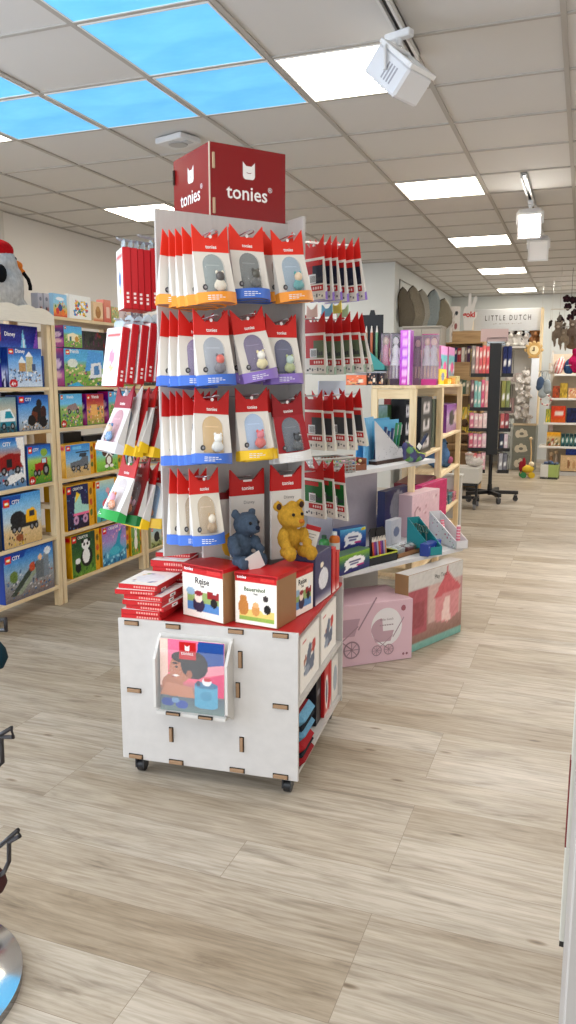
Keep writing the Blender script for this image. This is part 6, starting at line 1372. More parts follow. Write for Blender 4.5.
m = MB(); m.prism([(-w / 2, 0), (w / 2, 0), (w / 2, h), (.02, h), (.012, h + .03), (-.012, h + .03), (-.02, h), (-w / 2, h)], 0, .005, (24, 24, 28)); m.build('backing_card', 'card', t)
for k, c in enumerate([(190, 150, 130), (196, 110, 80), (120, 170, 130)]):
    x = -.035 + k * .035; m = MB(); m.cyl((x, -.011, h * .12), (x, -.011, h * .68), .009, .009, c, 10); m.cyl((x, -.011, h * .68), (x, -.011, h * .8), .009, .003, (226, 220, 214), 10); m.build('tube', 'plastic', t)

# white end panel of the island and a low wheeled podium beyond it
t = thing('low_partition', 'low white partition standing at the far end of the pine island', 'partition', (PX + .01, 6.83, 0), 0)
m = MB(); m.box(-.4, 0, 0, .1, .0, .6, (206, 204, 200), 0, .003); m.build('panel_body', 'paint', t)
m = MB(); m.box(-.41, .01, -.005, .105, .6, .615, (226, 224, 218), 0, .003); m.build('panel_cap', 'paint', t)
QY = 8.75
qa, qb, qz = at_y(452, 470, QY), at_y(479, 470, QY), at_y(470, 468, QY)[2]
t = thing('low_podium', 'low white podium on a black wheeled frame left of the book spinner', 'podium', (qb[0], QY, 0), 0)
w = qb[0] - qa[0]
m = MB(); m.box(-w, 0, 0, .34, qz - .17, qz, (214, 210, 202), 0, .004); m.build('podium_top', 'paint', t)
m = MB(); m.box(-w + .01, -.01, .01, .33, qz - .2, qz - .172, (26, 26, 28)); m.box(-w + .02, -.02, .15, .19, .1, .13, (26, 26, 28))
for x in (-w + .04, -.04):
    m.box(x - .015, x + .015, .02, .32, .1, .13, (26, 26, 28)); m.box(x - .012, x + .012, .15, .19, .13, qz - .2, (26, 26, 28))
m.build('frame', 'black_metal', t)
for x in (-w + .04, -.04):
    for y in (.04, .3):
        m = MB(); m.box(x - .02, x + .02, y - .02, y + .02, .06, .1, (40, 40, 42)); m.cyl((x - .014, y, .032), (x + .014, y, .032), .031, .031, (120, 120, 124), 14); m.build('caster', 'black_metal', t)
q = at_y(470, 470, QY)
t = thing('plush_shoe', 'white rounded plush foot resting on the low white podium', 'plush toy', (at_y(474, 474, QY + .1)[0], QY + .12, qz + .004), R(20))
m = MB(); m.ell((0, 0, .05), (.1, .055, .05), 0); m.ell((-.06, 0, .1), (.045, .045, .07), 0); fuse(m, 'body', 'plush', (224, 216, 208), t, .008, 4, .001)
m = MB(); m.lathe([(.05, .13), (.053, .14), (.05, .15)], (-.06, 0, 0), (214, 180, 170), 14); m.build('cuff', 'fabric', t)
# ------------------------------------------------------------------ book spinner
SX, SY = -.985, 9.55
def star_base(label, x, y, arms, rad, poleh, group, rot=0.0):
    t = thing('spinner_stand', label, 'book spinner', (x, y, 0), rot, group)
    m = MB(); m.cyl((0, 0, .07), (0, 0, poleh), .022, .022, (22, 22, 24), 14); m.cyl((0, 0, .09), (0, 0, .2), .03, .026, (22, 22, 24), 14); m.build('pole', 'black_metal', t)
    for k in range(arms):
        a = 2 * math.pi * k / arms
        m = MB(); m.M = Matrix.Rotation(a, 4, 'Z'); m.box(0, rad, -.025, .025, .085, .125, (22, 22, 24), 0, .005); am = m.build('base_arm', 'black_metal', t)
        m = MB(); m.M = Matrix.Rotation(a, 4, 'Z'); m.cyl((rad - .03, 0, .05), (rad - .03, 0, .086), .012, .012, (120, 120, 124), 10); m.box(rad - .05, rad - .01, -.022, -.017, .02, .07, (40, 40, 42)); m.box(rad - .05, rad - .01, .017, .022, .02, .07, (40, 40, 42)); m.cyl((rad - .03, -.015, .0305), (rad - .03, .015, .0305), .03, .03, (70, 70, 74), 14); m.build('caster', 'black_metal', am)
    return t
sp = star_base('black rotating book stand on a five-arm wheeled base', SX, SY, 5, .33, .62, None, R(8))
m = MB(); m.box(-.065, .065, -.065, .065, .55, 1.84, (18, 18, 20), 0, .003); m.build('centre_column', 'black_metal', sp)
def world_sp(px, py, Y): return at_y(px, py, Y)
rows = []
lev = []
for (yb, hgt) in ((376, 30), (409.5, 30), (430, 18), (449.5, 17.5), (471, 20)):
    z = at_y(478, yb, SY)[2]; lev.append((z, hgt / 786.0 * 9.35))
for k, (z, h) in enumerate(lev):
    for s, nm in ((-1, 'l'), (1, 'r')):
        x0 = .07; x1 = .275 if s < 0 else .2
        m = MB(); m.M = Matrix.Rotation(-R(8) + R(20.4) * .6, 4, 'Z')
        a, b = (-x1, -x0) if s < 0 else (x0, x1)
        m.box(a, b, -.07, .08, z - .012, z - .004, (24, 24, 26)); m.box(a, b, -.074, -.07, z - .012, z + .03, (24, 24, 26)); m.tube([((a if s < 0 else b), -.07, z), ((a if s < 0 else b), -.07, z + h * .8), ((a if s < 0 else b), .08, z + h * .8), ((a if s < 0 else b), .08, z)], .003, (30, 30, 32), 5); m.build('book_rack', 'black_metal', sp)
BKC = [[(150, 140, 136), (206, 150, 150), (214, 110, 116), (226, 120, 116), (216, 100, 110)], [(120, 90, 96), (130, 180, 176), (150, 196, 190), (214, 110, 140), (226, 170, 170)], [(206, 130, 150), (216, 180, 184), (226, 190, 190), (230, 206, 206)], [(200, 110, 130), (214, 160, 176), (206, 140, 160), (220, 190, 200)], [(214, 120, 100), (210, 110, 110), (216, 160, 166), (220, 176, 186)]]
BKR = [[(40, 50, 100), (50, 60, 110)], [(150, 150, 90), (130, 140, 96)], [(190, 110, 110), (150, 80, 90)], [(60, 70, 90), (206, 190, 200)], [(170, 170, 176), (120, 120, 130)]]
rl = ['top', 'second', 'third', 'fourth', 'lowest']; o5 = ['leftmost', 'second', 'third', 'fourth', 'fifth']
Rs = Matrix.Translation((SX, SY, 0)) @ Matrix.Rotation(R(20.4) * .6, 4, 'Z')
cn = lambda c: 'dark blue' if c[2] > c[0] + 30 else 'teal' if c[1] > c[0] + 20 else 'olive' if c[1] >= c[0] - 10 and c[2] < c[0] - 30 else 'grey' if max(c) - min(c) < 30 else 'red' if c[0] > 190 and c[1] < 130 else 'pink'
for k, (z, h) in enumerate(lev):
    n = len(BKC[k]); wd = .2 / n
    for i, c in enumerate(BKC[k]):
        q = Rs @ Vector((-.275 + .006 + wd * (i + .5), 0, z - .0035))
        o = carton('book', f'{cn(c)} book, {o5[i]} from the left on the {rl[k]} row, left side of the spinner', 'book', q, R(20.4) * .6, wd - .004, .13, h * (.98 - .03 * ((i * 7) % 3)), c, art([(0, [max(0, x - 10) for x in c]), (.5, c), (1, [min(255, x + 12) for x in c])], [('r', .2, .7, .8, .85, (236, 226, 220)), ('e', .5, .3, .3, .06, (240, 220, 214))], None, 6, i + 9 * k), group='books on the black spinner', mat='card', nx=3, ny=10)
    for i, c in enumerate(BKR[k]):
        q = Rs @ Vector((.105 + .05 * i, 0, z - .0035))
        carton('book', f'{cn(c)} book, {"inner" if i == 0 else "outer"} one on the {rl[k]} row, right side of the spinner', 'book', q, R(20.4) * .6, .044, .13, h * .95, c, art([(0, c), (1, c)], [('r', .2, .4, .8, .5, (226, 226, 226))], None, 6, i + 5 * k), group='books on the black spinner', mat='card', nx=3, ny=10)
a, b, c_ = at_y(480.5, 343, SY), at_y(508, 343, SY), at_y(490, 329, SY)
m = MB(); m.box(a[0] - SX, b[0] - SX, -.004, .004, 1.86, c_[2], (196, 172, 172)); m.text('Bookspot', (a[0] + b[0]) / 2 - SX, (1.86 + c_[2]) / 2 + .02, -.0046, (150, 120, 124), w=.16) if False else None
m.M = None; hd_ = m.build('header_sign', 'card', sp); hd_.rotation_euler = (0, 0, -R(8) + R(12))
m = MB(); m.tube([(-.07, -.012, 1.83), (-.1, -.012, 1.85), (-.1, -.012, 1.9), (.12, -.012, 1.9), (.12, -.012, 1.85), (.07, -.012, 1.83)], .004, (40, 38, 40), 6); m.build('sign_frame', 'black_metal', sp)

# ------------------------------------------------------------------ oak bookcase and things on it
BY = 10.35
a, b, tp_ = at_y(440, 400, BY), at_y(482, 400, BY), at_y(470, 342, BY)
bx0, bx1, bz = a[0] - .12, b[0], tp_[2]
t = thing('oak_bookcase', 'tan wooden bookcase left of the book spinner', 'bookcase', (bx0, BY, 0), 0)
w = bx1 - bx0
for x in (0, w - .02):
    m = MB(); m.box(x, x + .02, 0, .3, 0, bz, (0, 0, 0)); m.build('side_panel', 'oak_Z', t)
m = MB(); m.box(.02, w - .02, .29, .3, 0, bz, (0, 0, 0)); m.build('back_panel', 'oak_Z', t)
zs = [at_y(468, y, BY)[2] for y in (394, 362)] + [bz]
for z in [.1, .5] + zs:
    m = MB(); m.box(.02, w - .02, 0, .29, z - .02, z, (0, 0, 0)); m.build('shelf_board', 'oak_X', t)
m = MB(); m.box(.25, w, 0, .3, bz, at_y(470, 331, BY)[2], (0, 0, 0)); m.build('top_box', 'oak_X', t)
m = MB(); m.box(.02, w - .02, .02, .03, zs[0], zs[1] - .02, (0, 0, 0)) ; m.build('front_panel', 'oak_X', t)
rg = random.Random(11)
x = bx0 + w * .42; k = 0
pal = [(60, 70, 110), (170, 60, 70), (220, 214, 206), (150, 130, 120), (90, 60, 90), (200, 180, 90), (60, 60, 66), (110, 130, 150)]
nm8 = ['first', 'second', 'third', 'fourth', 'fifth', 'sixth', 'seventh', 'eighth', 'ninth', 'tenth']
while x < bx1 - .09 and k < 9:
    bw = rg.uniform(.025, .055); h = rg.uniform(.14, .22)
    c = pal[k % 8]
    carton('book', f'{nm8[k]} book from the left on the upper shelf of the tan bookcase', 'book', (x + bw / 2, BY + .12, zs[1] + .0005), 0, bw - .003, .14, h, c, art([(0, c), (1, c)], [('r', .1, .6, .9, .75, (226, 214, 200))], None, 8, k), group='books on the tan bookcase', mat='card', nx=3, ny=8); x += bw; k += 1
carton('book', 'large navy book standing at the right end of the upper bookcase shelf', 'book', (bx1 - .055, BY + .11, zs[1] + .0005), 0, .06, .16, zs[2] - zs[1] - .05, (60, 66, 96), plain((62, 70, 104), 2), mat='card', nx=3, ny=8)
x = bx1 - .34; k = 0
for bw, c in ((.05, (214, 200, 150)), (.045, (120, 120, 100)), (.05, (90, 110, 90)), (.045, (170, 160, 140)), (.05, (206, 190, 120))):
    carton('book', f'{nm8[k]} book from the left in front of the bookcase panel, below the upper shelf', 'book', (x + bw / 2, BY - .05, zs[0] - .0), 0, bw - .004, .09, .2 - .012 * k, c, art([(0, c), (1, c)], [('r', .1, .6, .9, .8, (236, 226, 206))], None, 8, k + 20), group='books before the bookcase panel', mat='card', nx=3, ny=8); x += bw; k += 1
m = MB(); m.box(bx1 - .36 - bx0, w, -.12, 0, zs[0] - .02, zs[0] - .001, (0, 0, 0)); m.build('front_ledge', 'oak_X', t)
z2 = at_y(470, 432, BY)[2]
m = MB(); m.box(w * .4, w, -.2, 0, z2 - .02, z2, (0, 0, 0)); m.build('front_ledge', 'oak_X', t)
for k, (px0, px1, yt, c) in enumerate([(462, 467, 407, (222, 190, 90)), (467.5, 472, 404, (210, 190, 70)), (472.5, 476, 409, (226, 206, 150))]):
    aa, bb = at_y(px0, yt, BY - .2), at_y(px1, yt, BY - .2); carton('picture_book', f'{["amber", "bright yellow", "cream yellow"][k]} picture book on the lower bookcase ledge', 'book', ((aa[0] + bb[0]) / 2, BY - .15, z2 + .0005), R(8), bb[0] - aa[0], .03, aa[2] - z2, c, art([(0, c), (1, c)], [], [(0, 0, 1, 1, 10, .1, [(120, 140, 60), (240, 230, 180), (190, 120, 50)])], 6, k + 33), group='yellow picture books on the lower ledge', mat='card', nx=6, ny=8)
z3 = .62
m = MB(); m.box(w * .4, w + .0, -.2, 0, z3 - .02, z3, (0, 0, 0)); m.build('front_ledge', 'oak_X', t)
q = at_y(470, 462, BY - .1); carton('picture_book', 'leaning cream and tan picture book low beside the spinner', 'book', (q[0], BY - .1, z3 + .0005), R(-30), .11, .02, .3, (206, 180, 120), art([(0, (206, 170, 90)), (1, (226, 206, 150))], [], [(0, 0, 1, 1, 10, .12, [(150, 110, 60), (236, 226, 190)])], 6, 50), rx=R(-6), mat='card')
q = at_y(464.5, 448, BY - .1)
t = thing('plush_animal', 'brown plush animal sitting low in the tan bookcase', 'plush toy', (q[0] - .03, BY - .1, z3 + .001), R(20))
m = MB(); m.ell((0, 0, .11), (.085, .085, .11), 0); m.ell((.01, -.03, .26), (.07, .07, .065), 0); m.ell((.02, -.09, .245), (.03, .035, .026), 0); m.ell((-.06, -.06, .03), (.04, .06, .035), 0); m.ell((.07, -.06, .03), (.04, .06, .035), 0); m.ell((-.05, -.02, .32), (.022, .015, .022), 0); m.ell((.06, -.02, .32), (.022, .015, .022), 0)
fuse(m, 'body', 'plush', (116, 92, 72), t, .01, 3, .002)
m = MB(); m.ell((.02, -.122, .252), (.012, .008, .009), (30, 24, 22)); m.build('nose', 'fabric', t)

# hand sign and picture panel on the bookcase
zt = at_y(466, 331, BY)[2]
q = at_y(468, 331, BY + .1); hh = at_y(466, 293, BY + .1)[2] - zt; S = hh / 1.0
t = thing('hand_sign', 'white hand-shaped sign with red goki lettering on top of the tan bookcase', 'sign', (q[0], BY + .12, zt + .001), R(10))
P = [(-.17, 0), (.17, 0), (.2, .28), (.33, .38), (.36, .5), (.26, .5), (.2, .46), (.22, .6), (.34, .86), (.28, .93), (.2, .88), (.1, .66), (.08, .98), (.02, 1.0), (-.04, .96), (-.04, .64), (-.12, .66), (-.2, .6), (-.24, .44), (-.22, .28)]
m = MB(); m.prism([(p[0] * S * .62, p[1] * S) for p in P], -.01, .01, (232, 230, 226)); m.text('goki', .0, .42 * S, -.0108, (206, 50, 44), w=.32 * S, h=.2 * S, bold=.04); m.build('sign_board', 'card', t)
m = MB(); m.box(-.07, .07, -.05, .05, 0, .014, (206, 200, 190)); m.build('sign_foot', 'matte', t)
q0, q1, q2 = at_y(448.5, 333, BY - .05), at_y(458.5, 333, BY - .05), at_y(452, 306, BY - .05)
o = carton('picture_board', 'tall white panel with small dark pictures left of the hand sign', 'sign', ((q0[0] + q1[0]) / 2, BY + .03, bz + .0), R(8), q1[0] - q0[0], .03, q2[2] - bz, (222, 216, 208), art([(0, (222, 216, 208)), (1, (226, 220, 214))], [('e', .65, .82, .16, .06, (60, 60, 66)), ('e', .6, .45, .16, .09, (160, 100, 96)), ('e', .65, .2, .14, .07, (180, 110, 100))], [(.1, .1, .5, .9, 10, .05, [(196, 180, 170), (150, 140, 140)])], 4, 61), mat='card')

# silver wrapped bags on a tall grey cabinet by the passage wall
CY = 9.9
a, b = at_y(403, 330, CY), at_y(441, 330, CY); cz = at_y(420, 326, CY)[2]
t = thing('grey_cabinet', 'tall pale grey cabinet carrying silver wrapped bags by the passage corner', 'cabinet', (a[0], CY, 0), 0)
w = b[0] - a[0]
m = MB(); m.box(0, w, 0, .4, .05, cz - .02, (186, 182, 174), 0, .003); m.build('cabinet_body', 'paint', t)
for x0, x1 in ((.01, w / 2 - .004), (w / 2 + .004, w - .01)):
    m = MB(); m.box(x0, x1, -.016, 0, .08, cz - .04, (194, 190, 182), 0, .002); d = m.build('door', 'paint', t)
    xx = x1 - .03 if x0 < .1 else x0 + .03
    m = MB(); m.tube([(xx, -.016, 1.1), (xx, -.04, 1.11), (xx, -.04, 1.24), (xx, -.016, 1.25)], .005, (150, 150, 150), 6); m.build('handle', 'metal', d)
m = MB(); m.box(-.01, w + .01, -.02, .41, cz - .02, cz, (200, 196, 188), 0, .003); m.build('cabinet_top', 'paint', t)
m = MB(); m.box(.02, w - .02, .03, .39, 0, .05, (120, 116, 110)); m.build('plinth', 'paint', t)
SB = [(407, 286.5, 13, -4, (120, 112, 98), 'brownish leaf-shaped wrapped bag, leftmost on the grey cabinet'), (413.5, 285, 15, 0, (146, 138, 122), 'dull grey wrapped bag second from left on the grey cabinet'), (419, 288, 16, 4, (176, 172, 160), 'pale silver wrapped bag third on the grey cabinet'), (427.5, 287.5, 15, 9, (152, 162, 164), 'bright silver-blue wrapped bag with dark rim on the grey cabinet'), (437, 296, 14, 12, (150, 142, 122), 'small olive grey wrapped bag, rightmost on the grey cabinet')]
for k, (px, yt, wpx, tilt, c, lb) in enumerate(SB):
    q = at_y(px, yt, CY + .1 + .03 * (k % 2)); h = q[2] - cz; w2 = wpx / 786 * 9.9 * 1.35
    t = thing('wrapped_bag', lb, 'bag', (at_y(px, 325, CY + .1)[0] + .0, CY + .06 + .065 * k, cz + .001), R(30), 'silver wrapped bags on the grey cabinet', 0, R(tilt))
    m = MB(); N = 14; prof = [(max(.02, max(0, math.sin(math.pi * (.25 + .75 * i / N))) ** .6), i / N) for i in range(N + 1)]
    vs = []; n2 = 12
    for r, s in prof:
        for j in range(n2):
            an = 2 * math.pi * j / n2; cr = 1 + .06 * math.sin(5 * an + s * 17 + k)
            vs.append((w2 * .5 * r * math.cos(an) * cr + .02 * math.sin(s * 5), .03 * r * math.sin(an) * cr, s * h * .98))
    m.add(vs, [(i * n2 + j, i * n2 + (j + 1) % n2, (i + 1) * n2 + (j + 1) % n2, (i + 1) * n2 + j) for i in range(N) for j in range(n2)] , c, 0, True); m.add(vs, [tuple(range(n2 - 1, -1, -1)), tuple(range(N * n2, N * n2 + n2))], c)
    m.build('bag_body', 'foil', t)
    m = MB(); m.tube([(-w2 * .5 * r + .02 * math.sin(s * 5), 0, s * h * .98) for r, s in prof], .008, [int(x * .55) for x in c], 6); m.build('seam', 'foil', t)
# exit lamp and cable at the passage corner
q = at_x(409, 313, XS + .0)
t = thing('exit_lamp', 'small grey and green emergency exit lamp on the passage wall', 'emergency light', (XS + .001, 9.99, at_y(407, 320, 9.9)[2]), R(90))
m = MB(); m.box(-.02, .16, -.06, 0, 0, .15, (206, 206, 200), 0, .006); m.build('housing', 'plastic', t)
m = MB(); m.box(.02, .155, -.064, -.06, .02, .14, (34, 140, 96)); m.prism([(.06, .06), (.09, .08), (.09, .1), (.12, .08), (.09, .055)], -.066, -.064, (226, 240, 232)); m.build('exit_sign', 'gloss', t)
m = MB(); q1, q2 = at_x(414, 300, XS + .01), at_x(424, 275, XS + .01)
m.tube([(XS + .01, 10.05, at_y(407, 318, 9.9)[2] + .1), (XS + .01, 10.05, CEIL - .18), (XS + .01, 10.8, CEIL - .18)], .007, (150, 146, 140), 6); o = tag(m.build('wall_cable', 'plastic'), 'thin grey cable running up the passage wall from the exit lamp', 'cable')

# ------------------------------------------------------------------ brand display at the back wall
DY = 13.6
a, b = at_y(473, 340, DY), at_y(542, 340, DY); zt = at_y(505, 309, DY)[2]; zs1 = at_y(505, 331, DY)[2]
dx0, dx1 = a[0], b[0]; w = dx1 - dx0
t = thing('brand_shelf', 'back wall shelf display under the LITTLE DUTCH board', 'shelf unit', (dx0, DY, 0), 0)
m = MB(); m.box(0, w - .03, -.02, .02, zs1, zt, (200, 202, 206), 0, .003); sg = m.build('header_board', 'paint', t)
m = MB(); m.text('L I T T L E   D U T C H', w * .5, (zs1 + zt) / 2 + .035, -.0212, (60, 56, 54), w=w * .66, h=.085, bold=.012)
for k in range(14): m.box(w * .29 + k * w * .03, w * .29 + k * w * .03 + w * .02, -.0214, -.0205, (zs1 + zt) / 2 - .068 + .006 * (k % 3), (zs1 + zt) / 2 - .056 + .006 * (k % 2), (160, 156, 152))
if True: pass; m.build('lettering', 'card', sg)
for x in (w - .03, -.03):
    m = MB(); m.box(x, x + .03, -.1, .3, 0, zt, (0, 0, 0)); m.build('side_panel', 'pine_Z', t)
m = MB(); m.box(0, w - .03, .28, .3, .05, zs1, (206, 204, 200)); m.build('back_panel', 'paint', t)
DZ = [at_y(505, y, DY)[2] for y in (447, 413, 382, 346.5)]
for z in DZ:
    m = MB(); m.box(0, w - .03, -.1, .28, z - .03, z, (222, 218, 212)); m.build('shelf_board', 'paint', t)
m = MB(); m.box(0, w - .03, .262, .28, zs1 - .22, zs1, (206, 220, 240)); m.build('light_panel', 'gloss', t)
def lump(name, label, loc, s, col, parts, spots=None, group=None, rz=0, cat='plush toy', eyes=True):
    t = thing(name, label, cat, loc, rz, group)
    m = MB()
    for c, r in parts: m.ell([x * s for x in c], [x * s for x in r], 0, 12, 8)
    fuse(m, 'body', 'plush', col, t, .075 * s, 2, .0)
    for c, r, cc in (spots or []):
        m = MB(); m.ell([x * s for x in c], [x * s for x in r], cc, 10, 7); m.build('patch', 'plush', t)
    if eyes:
        m = MB()
        for e in (-.16, .16): m.ell((e * s, -.42 * s, 1.02 * s), .035 * s, (20, 18, 18), 8, 6)
        m.build('eyes', 'gloss', t)
    return t
sit = [((0, 0, .4), (.38, .34, .42)), ((0, -.08, .98), (.36, .34, .32)), ((0, -.36, .9), (.2, .18, .15)), ((-.32, 0, 1.2), (.16, .1, .16)), ((.32, 0, 1.2), (.16, .1, .16)), ((-.26, -.4, .12), (.16, .24, .14)), ((.26, -.4, .12), (.16, .24, .14)), ((-.36, -.2, .5), (.12, .14, .26)), ((.36, -.2, .5), (.12, .14, .26))]
cow = [((-.2, -.3, 1.08), (.16, .12, .16), (40, 34, 34)), ((.34, -.02, 1.2), (.15, .1, .15), (44, 36, 34)), ((.3, -.1, .5), (.14, .25, .2), (40, 34, 34))]
for k, (px, s, c, sp_, lb) in enumerate([(510, .19, (226, 220, 214), cow, 'black and white plush cow, leftmost on the top shelf under the sign board'), (517.5, .2, (232, 228, 222), cow, 'black and white plush cow in the middle of the top shelf under the board'), (525, .17, (216, 210, 206), cow, 'small grey and white plush cow at the right of the top shelf'), (534.5, .2, (150, 104, 70), None, 'brown plush animal at the right end of the top shelf under the board')]):
    q = at_y(px, 346, DY + .04); lump('plush_cow' if sp_ else 'plush_bear', lb, (q[0], DY + .06, DZ[3] + .002), s, c, sit, sp_, 'plush animals under the sign board', R(8))
for k, (px0, px1, yt, lv, c) in enumerate([(505, 515, 374, 2, (196, 186, 182)), (515.5, 526, 373, 2, (206, 190, 186)), (527, 536, 376, 2, (216, 206, 196)), (505, 514, 398, 1, (190, 160, 160)), (518, 527, 440, 0, (206, 190, 166)), (508, 516, 437, 0, (150, 170, 176))]):
    aa, bb = at_y(px0, yt, DY), at_y(px1, yt, DY)
    carton('gift_box', ['grey printed box left on the second back shelf', 'pinkish printed box in the middle of the second back shelf', 'cream box at the right of the second back shelf', 'dusty pink box on the third back shelf', 'tan box low on the back shelf above the grey crates', 'blue-grey box low on the back shelf left of the tan one'][k], 'box', ((aa[0] + bb[0]) / 2, DY + .08, DZ[lv] + .001), 0, bb[0] - aa[0], .16, aa[2] - DZ[lv], c, art([(0, c), (1, c)], [('e', .5, .5, .25, .25, (236, 230, 226))], [(0, 0, 1, 1, 8, .08, [(150, 130, 130), (230, 226, 220)])], 6, k + 70), group='boxes on the back wall shelves', mat='card', nx=8, ny=8)
# white plush bunch hanging before the back display
for k, (px, py, s) in enumerate([(520, 385, .16), (526, 378, .16), (521, 397, .17), (528, 392, .15), (518, 413, .16), (525, 411, .17), (529, 420, .14)]):
    q = at_y(px, py, 13.15)
    t = lump('plush_rabbit', ['upper left', 'uppermost right', 'middle left', 'middle right', 'lower left', 'lower middle', 'lowest right'][k] + ' white plush in the bunch hanging left of the white pillar', (q[0], 13.15, q[2] - s * .6), s, (222, 214, 206) if k % 2 else (232, 226, 220), sit + [((-.14, .05, 1.5), (.09, .06, .28)), ((.14, .05, 1.5), (.09, .06, .28))], [((0, -.53, .92), (.05, .03, .04), (170, 130, 120))], 'white plush toys hanging by the pillar', R(-10 + 9 * k))
q = at_y(523, 400, 12.95)
m = MB(); zb_ = at_y(523, 425, 12.95)[2]; m.cyl((0, 0, 0), (0, 0, at_y(523, 370, 12.95)[2]), .012, .012, (200, 200, 200), 8); pole = m
t = thing('plush_stand', 'thin grey stand carrying the bunch of white plush toys', 'display stand', (q[0], 13.345, 0), 0); m.build('pole', 'metal', t)
m = MB(); m.box(-.15, .15, -.02, .02, 0, .012, (190, 190, 190)); m.build('stand_foot', 'metal', t)
m = MB()
for py in (382, 396, 412): z = at_y(523, py, 12.95)[2] + .06; m.tube([(0, 0, z), (0, -.16, z + .01)], .005, (200, 200, 200), 6); m.tube([(-.1, -.1, z), (.1, -.1, z)], .005, (200, 200, 200), 6)
m.build('hook', 'metal', t)

# white pillar with a wooden sun face on top
PY_ = 13.17
a, b, tz, bzp = at_y(529.5, 400, PY_), at_y(537, 400, PY_), at_y(533, 358, PY_)[2], 0
# stands on the crates behind
PILLAR_Z = at_y(525, 425, 13.0)[2] + .02
t = thing('white_pillar', 'narrow white display pillar right of the white plush bunch', 'pillar', ((a[0] + b[0]) / 2, PY_, 0), R(6))
w = b[0] - a[0]; m = MB(); m.box(-w / 2, w / 2, -.05, .05, PILLAR_Z, tz, (236, 240, 246), 0, .003); m.build('post', 'paint', t)
m = MB(); m.box(-w * .6, w * .6, -.08, .08, PILLAR_Z - .012, PILLAR_Z, (224, 228, 234), 0, .003); m.build('foot_plate', 'paint', t)
q = at_y(534, 350, PY_); s = 12 / 786 * 12.7
t = thing('wooden_clock_toy', 'round tan wooden toy with pale face on top of the white pillar', 'wooden toy', (q[0], PY_ - .02, tz + .001), R(6))
m = MB(); m.cyl((0, -.03, s * .62), (0, .03, s * .62), s * .56, s * .56, (196, 158, 96), 20); m.build('body', 'matte', t)
m = MB(); m.cyl((0, -.036, s * .62), (0, -.03, s * .62), s * .34, s * .36, (232, 214, 168), 18); m.build('face', 'matte', t)
m = MB(); m.box(-.01, .01, -.042, -.036, s * .55, s * .85, (110, 90, 70)); m.box(-.03, .01, -.042, -.036, s * .55, s * .62, (110, 90, 70)); m.build('hand', 'matte', t)
for k in range(7):
    an = math.pi * (k / 6); m = MB(); m.ell((math.cos(an) * s * .62, 0, s * .62 + math.sin(an) * s * .6), (s * .14, .02, s * .14), (206, 172, 116), 10, 7); m.build('petal', 'matte', t)
m = MB(); m.box(-s * .4, s * .4, -.04, .04, 0, .02, (190, 150, 90)); m.build('base', 'matte', t)

# grey boxes with cream cloud shapes
GY_ = 13.0
a, b = at_y(513.5, 440, GY_), at_y(536, 440, GY_); w = b[0] - a[0]
zz = .002; hts = (at_y(525, 425, GY_)[2] - .002) / 3
for k in range(3):
    o = carton('storage_crate', ['lowest', 'middle', 'topmost'][k] + ' of three stacked grey crates with cream cloud shapes', 'crate', ((a[0] + b[0]) / 2, GY_ + .16, zz), R(-4), w, .3, hts - .004, (136, 138, 128), None, group='grey crates stacked before the back shelf', mat='card')
    p = MB(); y = -.1515; h = hts
    for cx_, cz_, rx_, rz_ in ((-.28, .42, .13, .26), (-.12, .5, .13, .3), (.03, .46, .11, .24), (-.12, .36, .3, .16)): p.ell((cx_ * w, y, cz_ * h), (rx_ * w, .001, rz_ * h), (226, 216, 196), 16, 6)
    p.ell((-.12 * w, y - .0008, .44 * h), (.1 * w, .001, .1 * h), (130, 128, 116), 12, 6); p.build('front_print', 'card', o); zz += hts - .003
m = MB(); q0 = Vector(((a[0] + b[0]) / 2, GY_ + .16, zz + .0005))
t = thing('crate_lid', 'white tray lid lying on the stacked grey crates', 'lid', q0, R(-4)); m.box(-w / 2 - .01, w / 2 + .01, -.16, .16, 0, .012, (216, 206, 190)); m.box(-w / 2 - .01, w / 2 + .01, -.165, -.155, 0, .035, (206, 186, 156)); m.build('lid_body', 'matte', t)
# pale stacked things left of the crates
for k, (px0, px1, yt, yb, c, lb) in enumerate([(503, 513, 430, 462, (196, 200, 198), 'pale grey carton behind the spinner, left of the grey crates'), (507, 514, 419, 430, (206, 210, 206), 'small white box on the pale grey carton behind the spinner')]):
    aa, bb = at_y(px0, yt, 13.05), at_y(px1, yt, 13.05); h0 = at_y(px0, 430, 13.05)[2]
    zb_ = .001 if k == 0 else h0 + .002
    carton('storage_carton', lb, 'carton', ((aa[0] + bb[0]) / 2, 13.2, zb_), 0, bb[0] - aa[0], .2, aa[2] - zb_ if k else h0, c, art([(0, c), (1, c)], [('r', .15, .3, .85, .6, (150, 156, 156)), ('r', .1, .7, .4, .78, (90, 96, 110))], None, 5, 80 + k), mat='card', nx=8, ny=10)

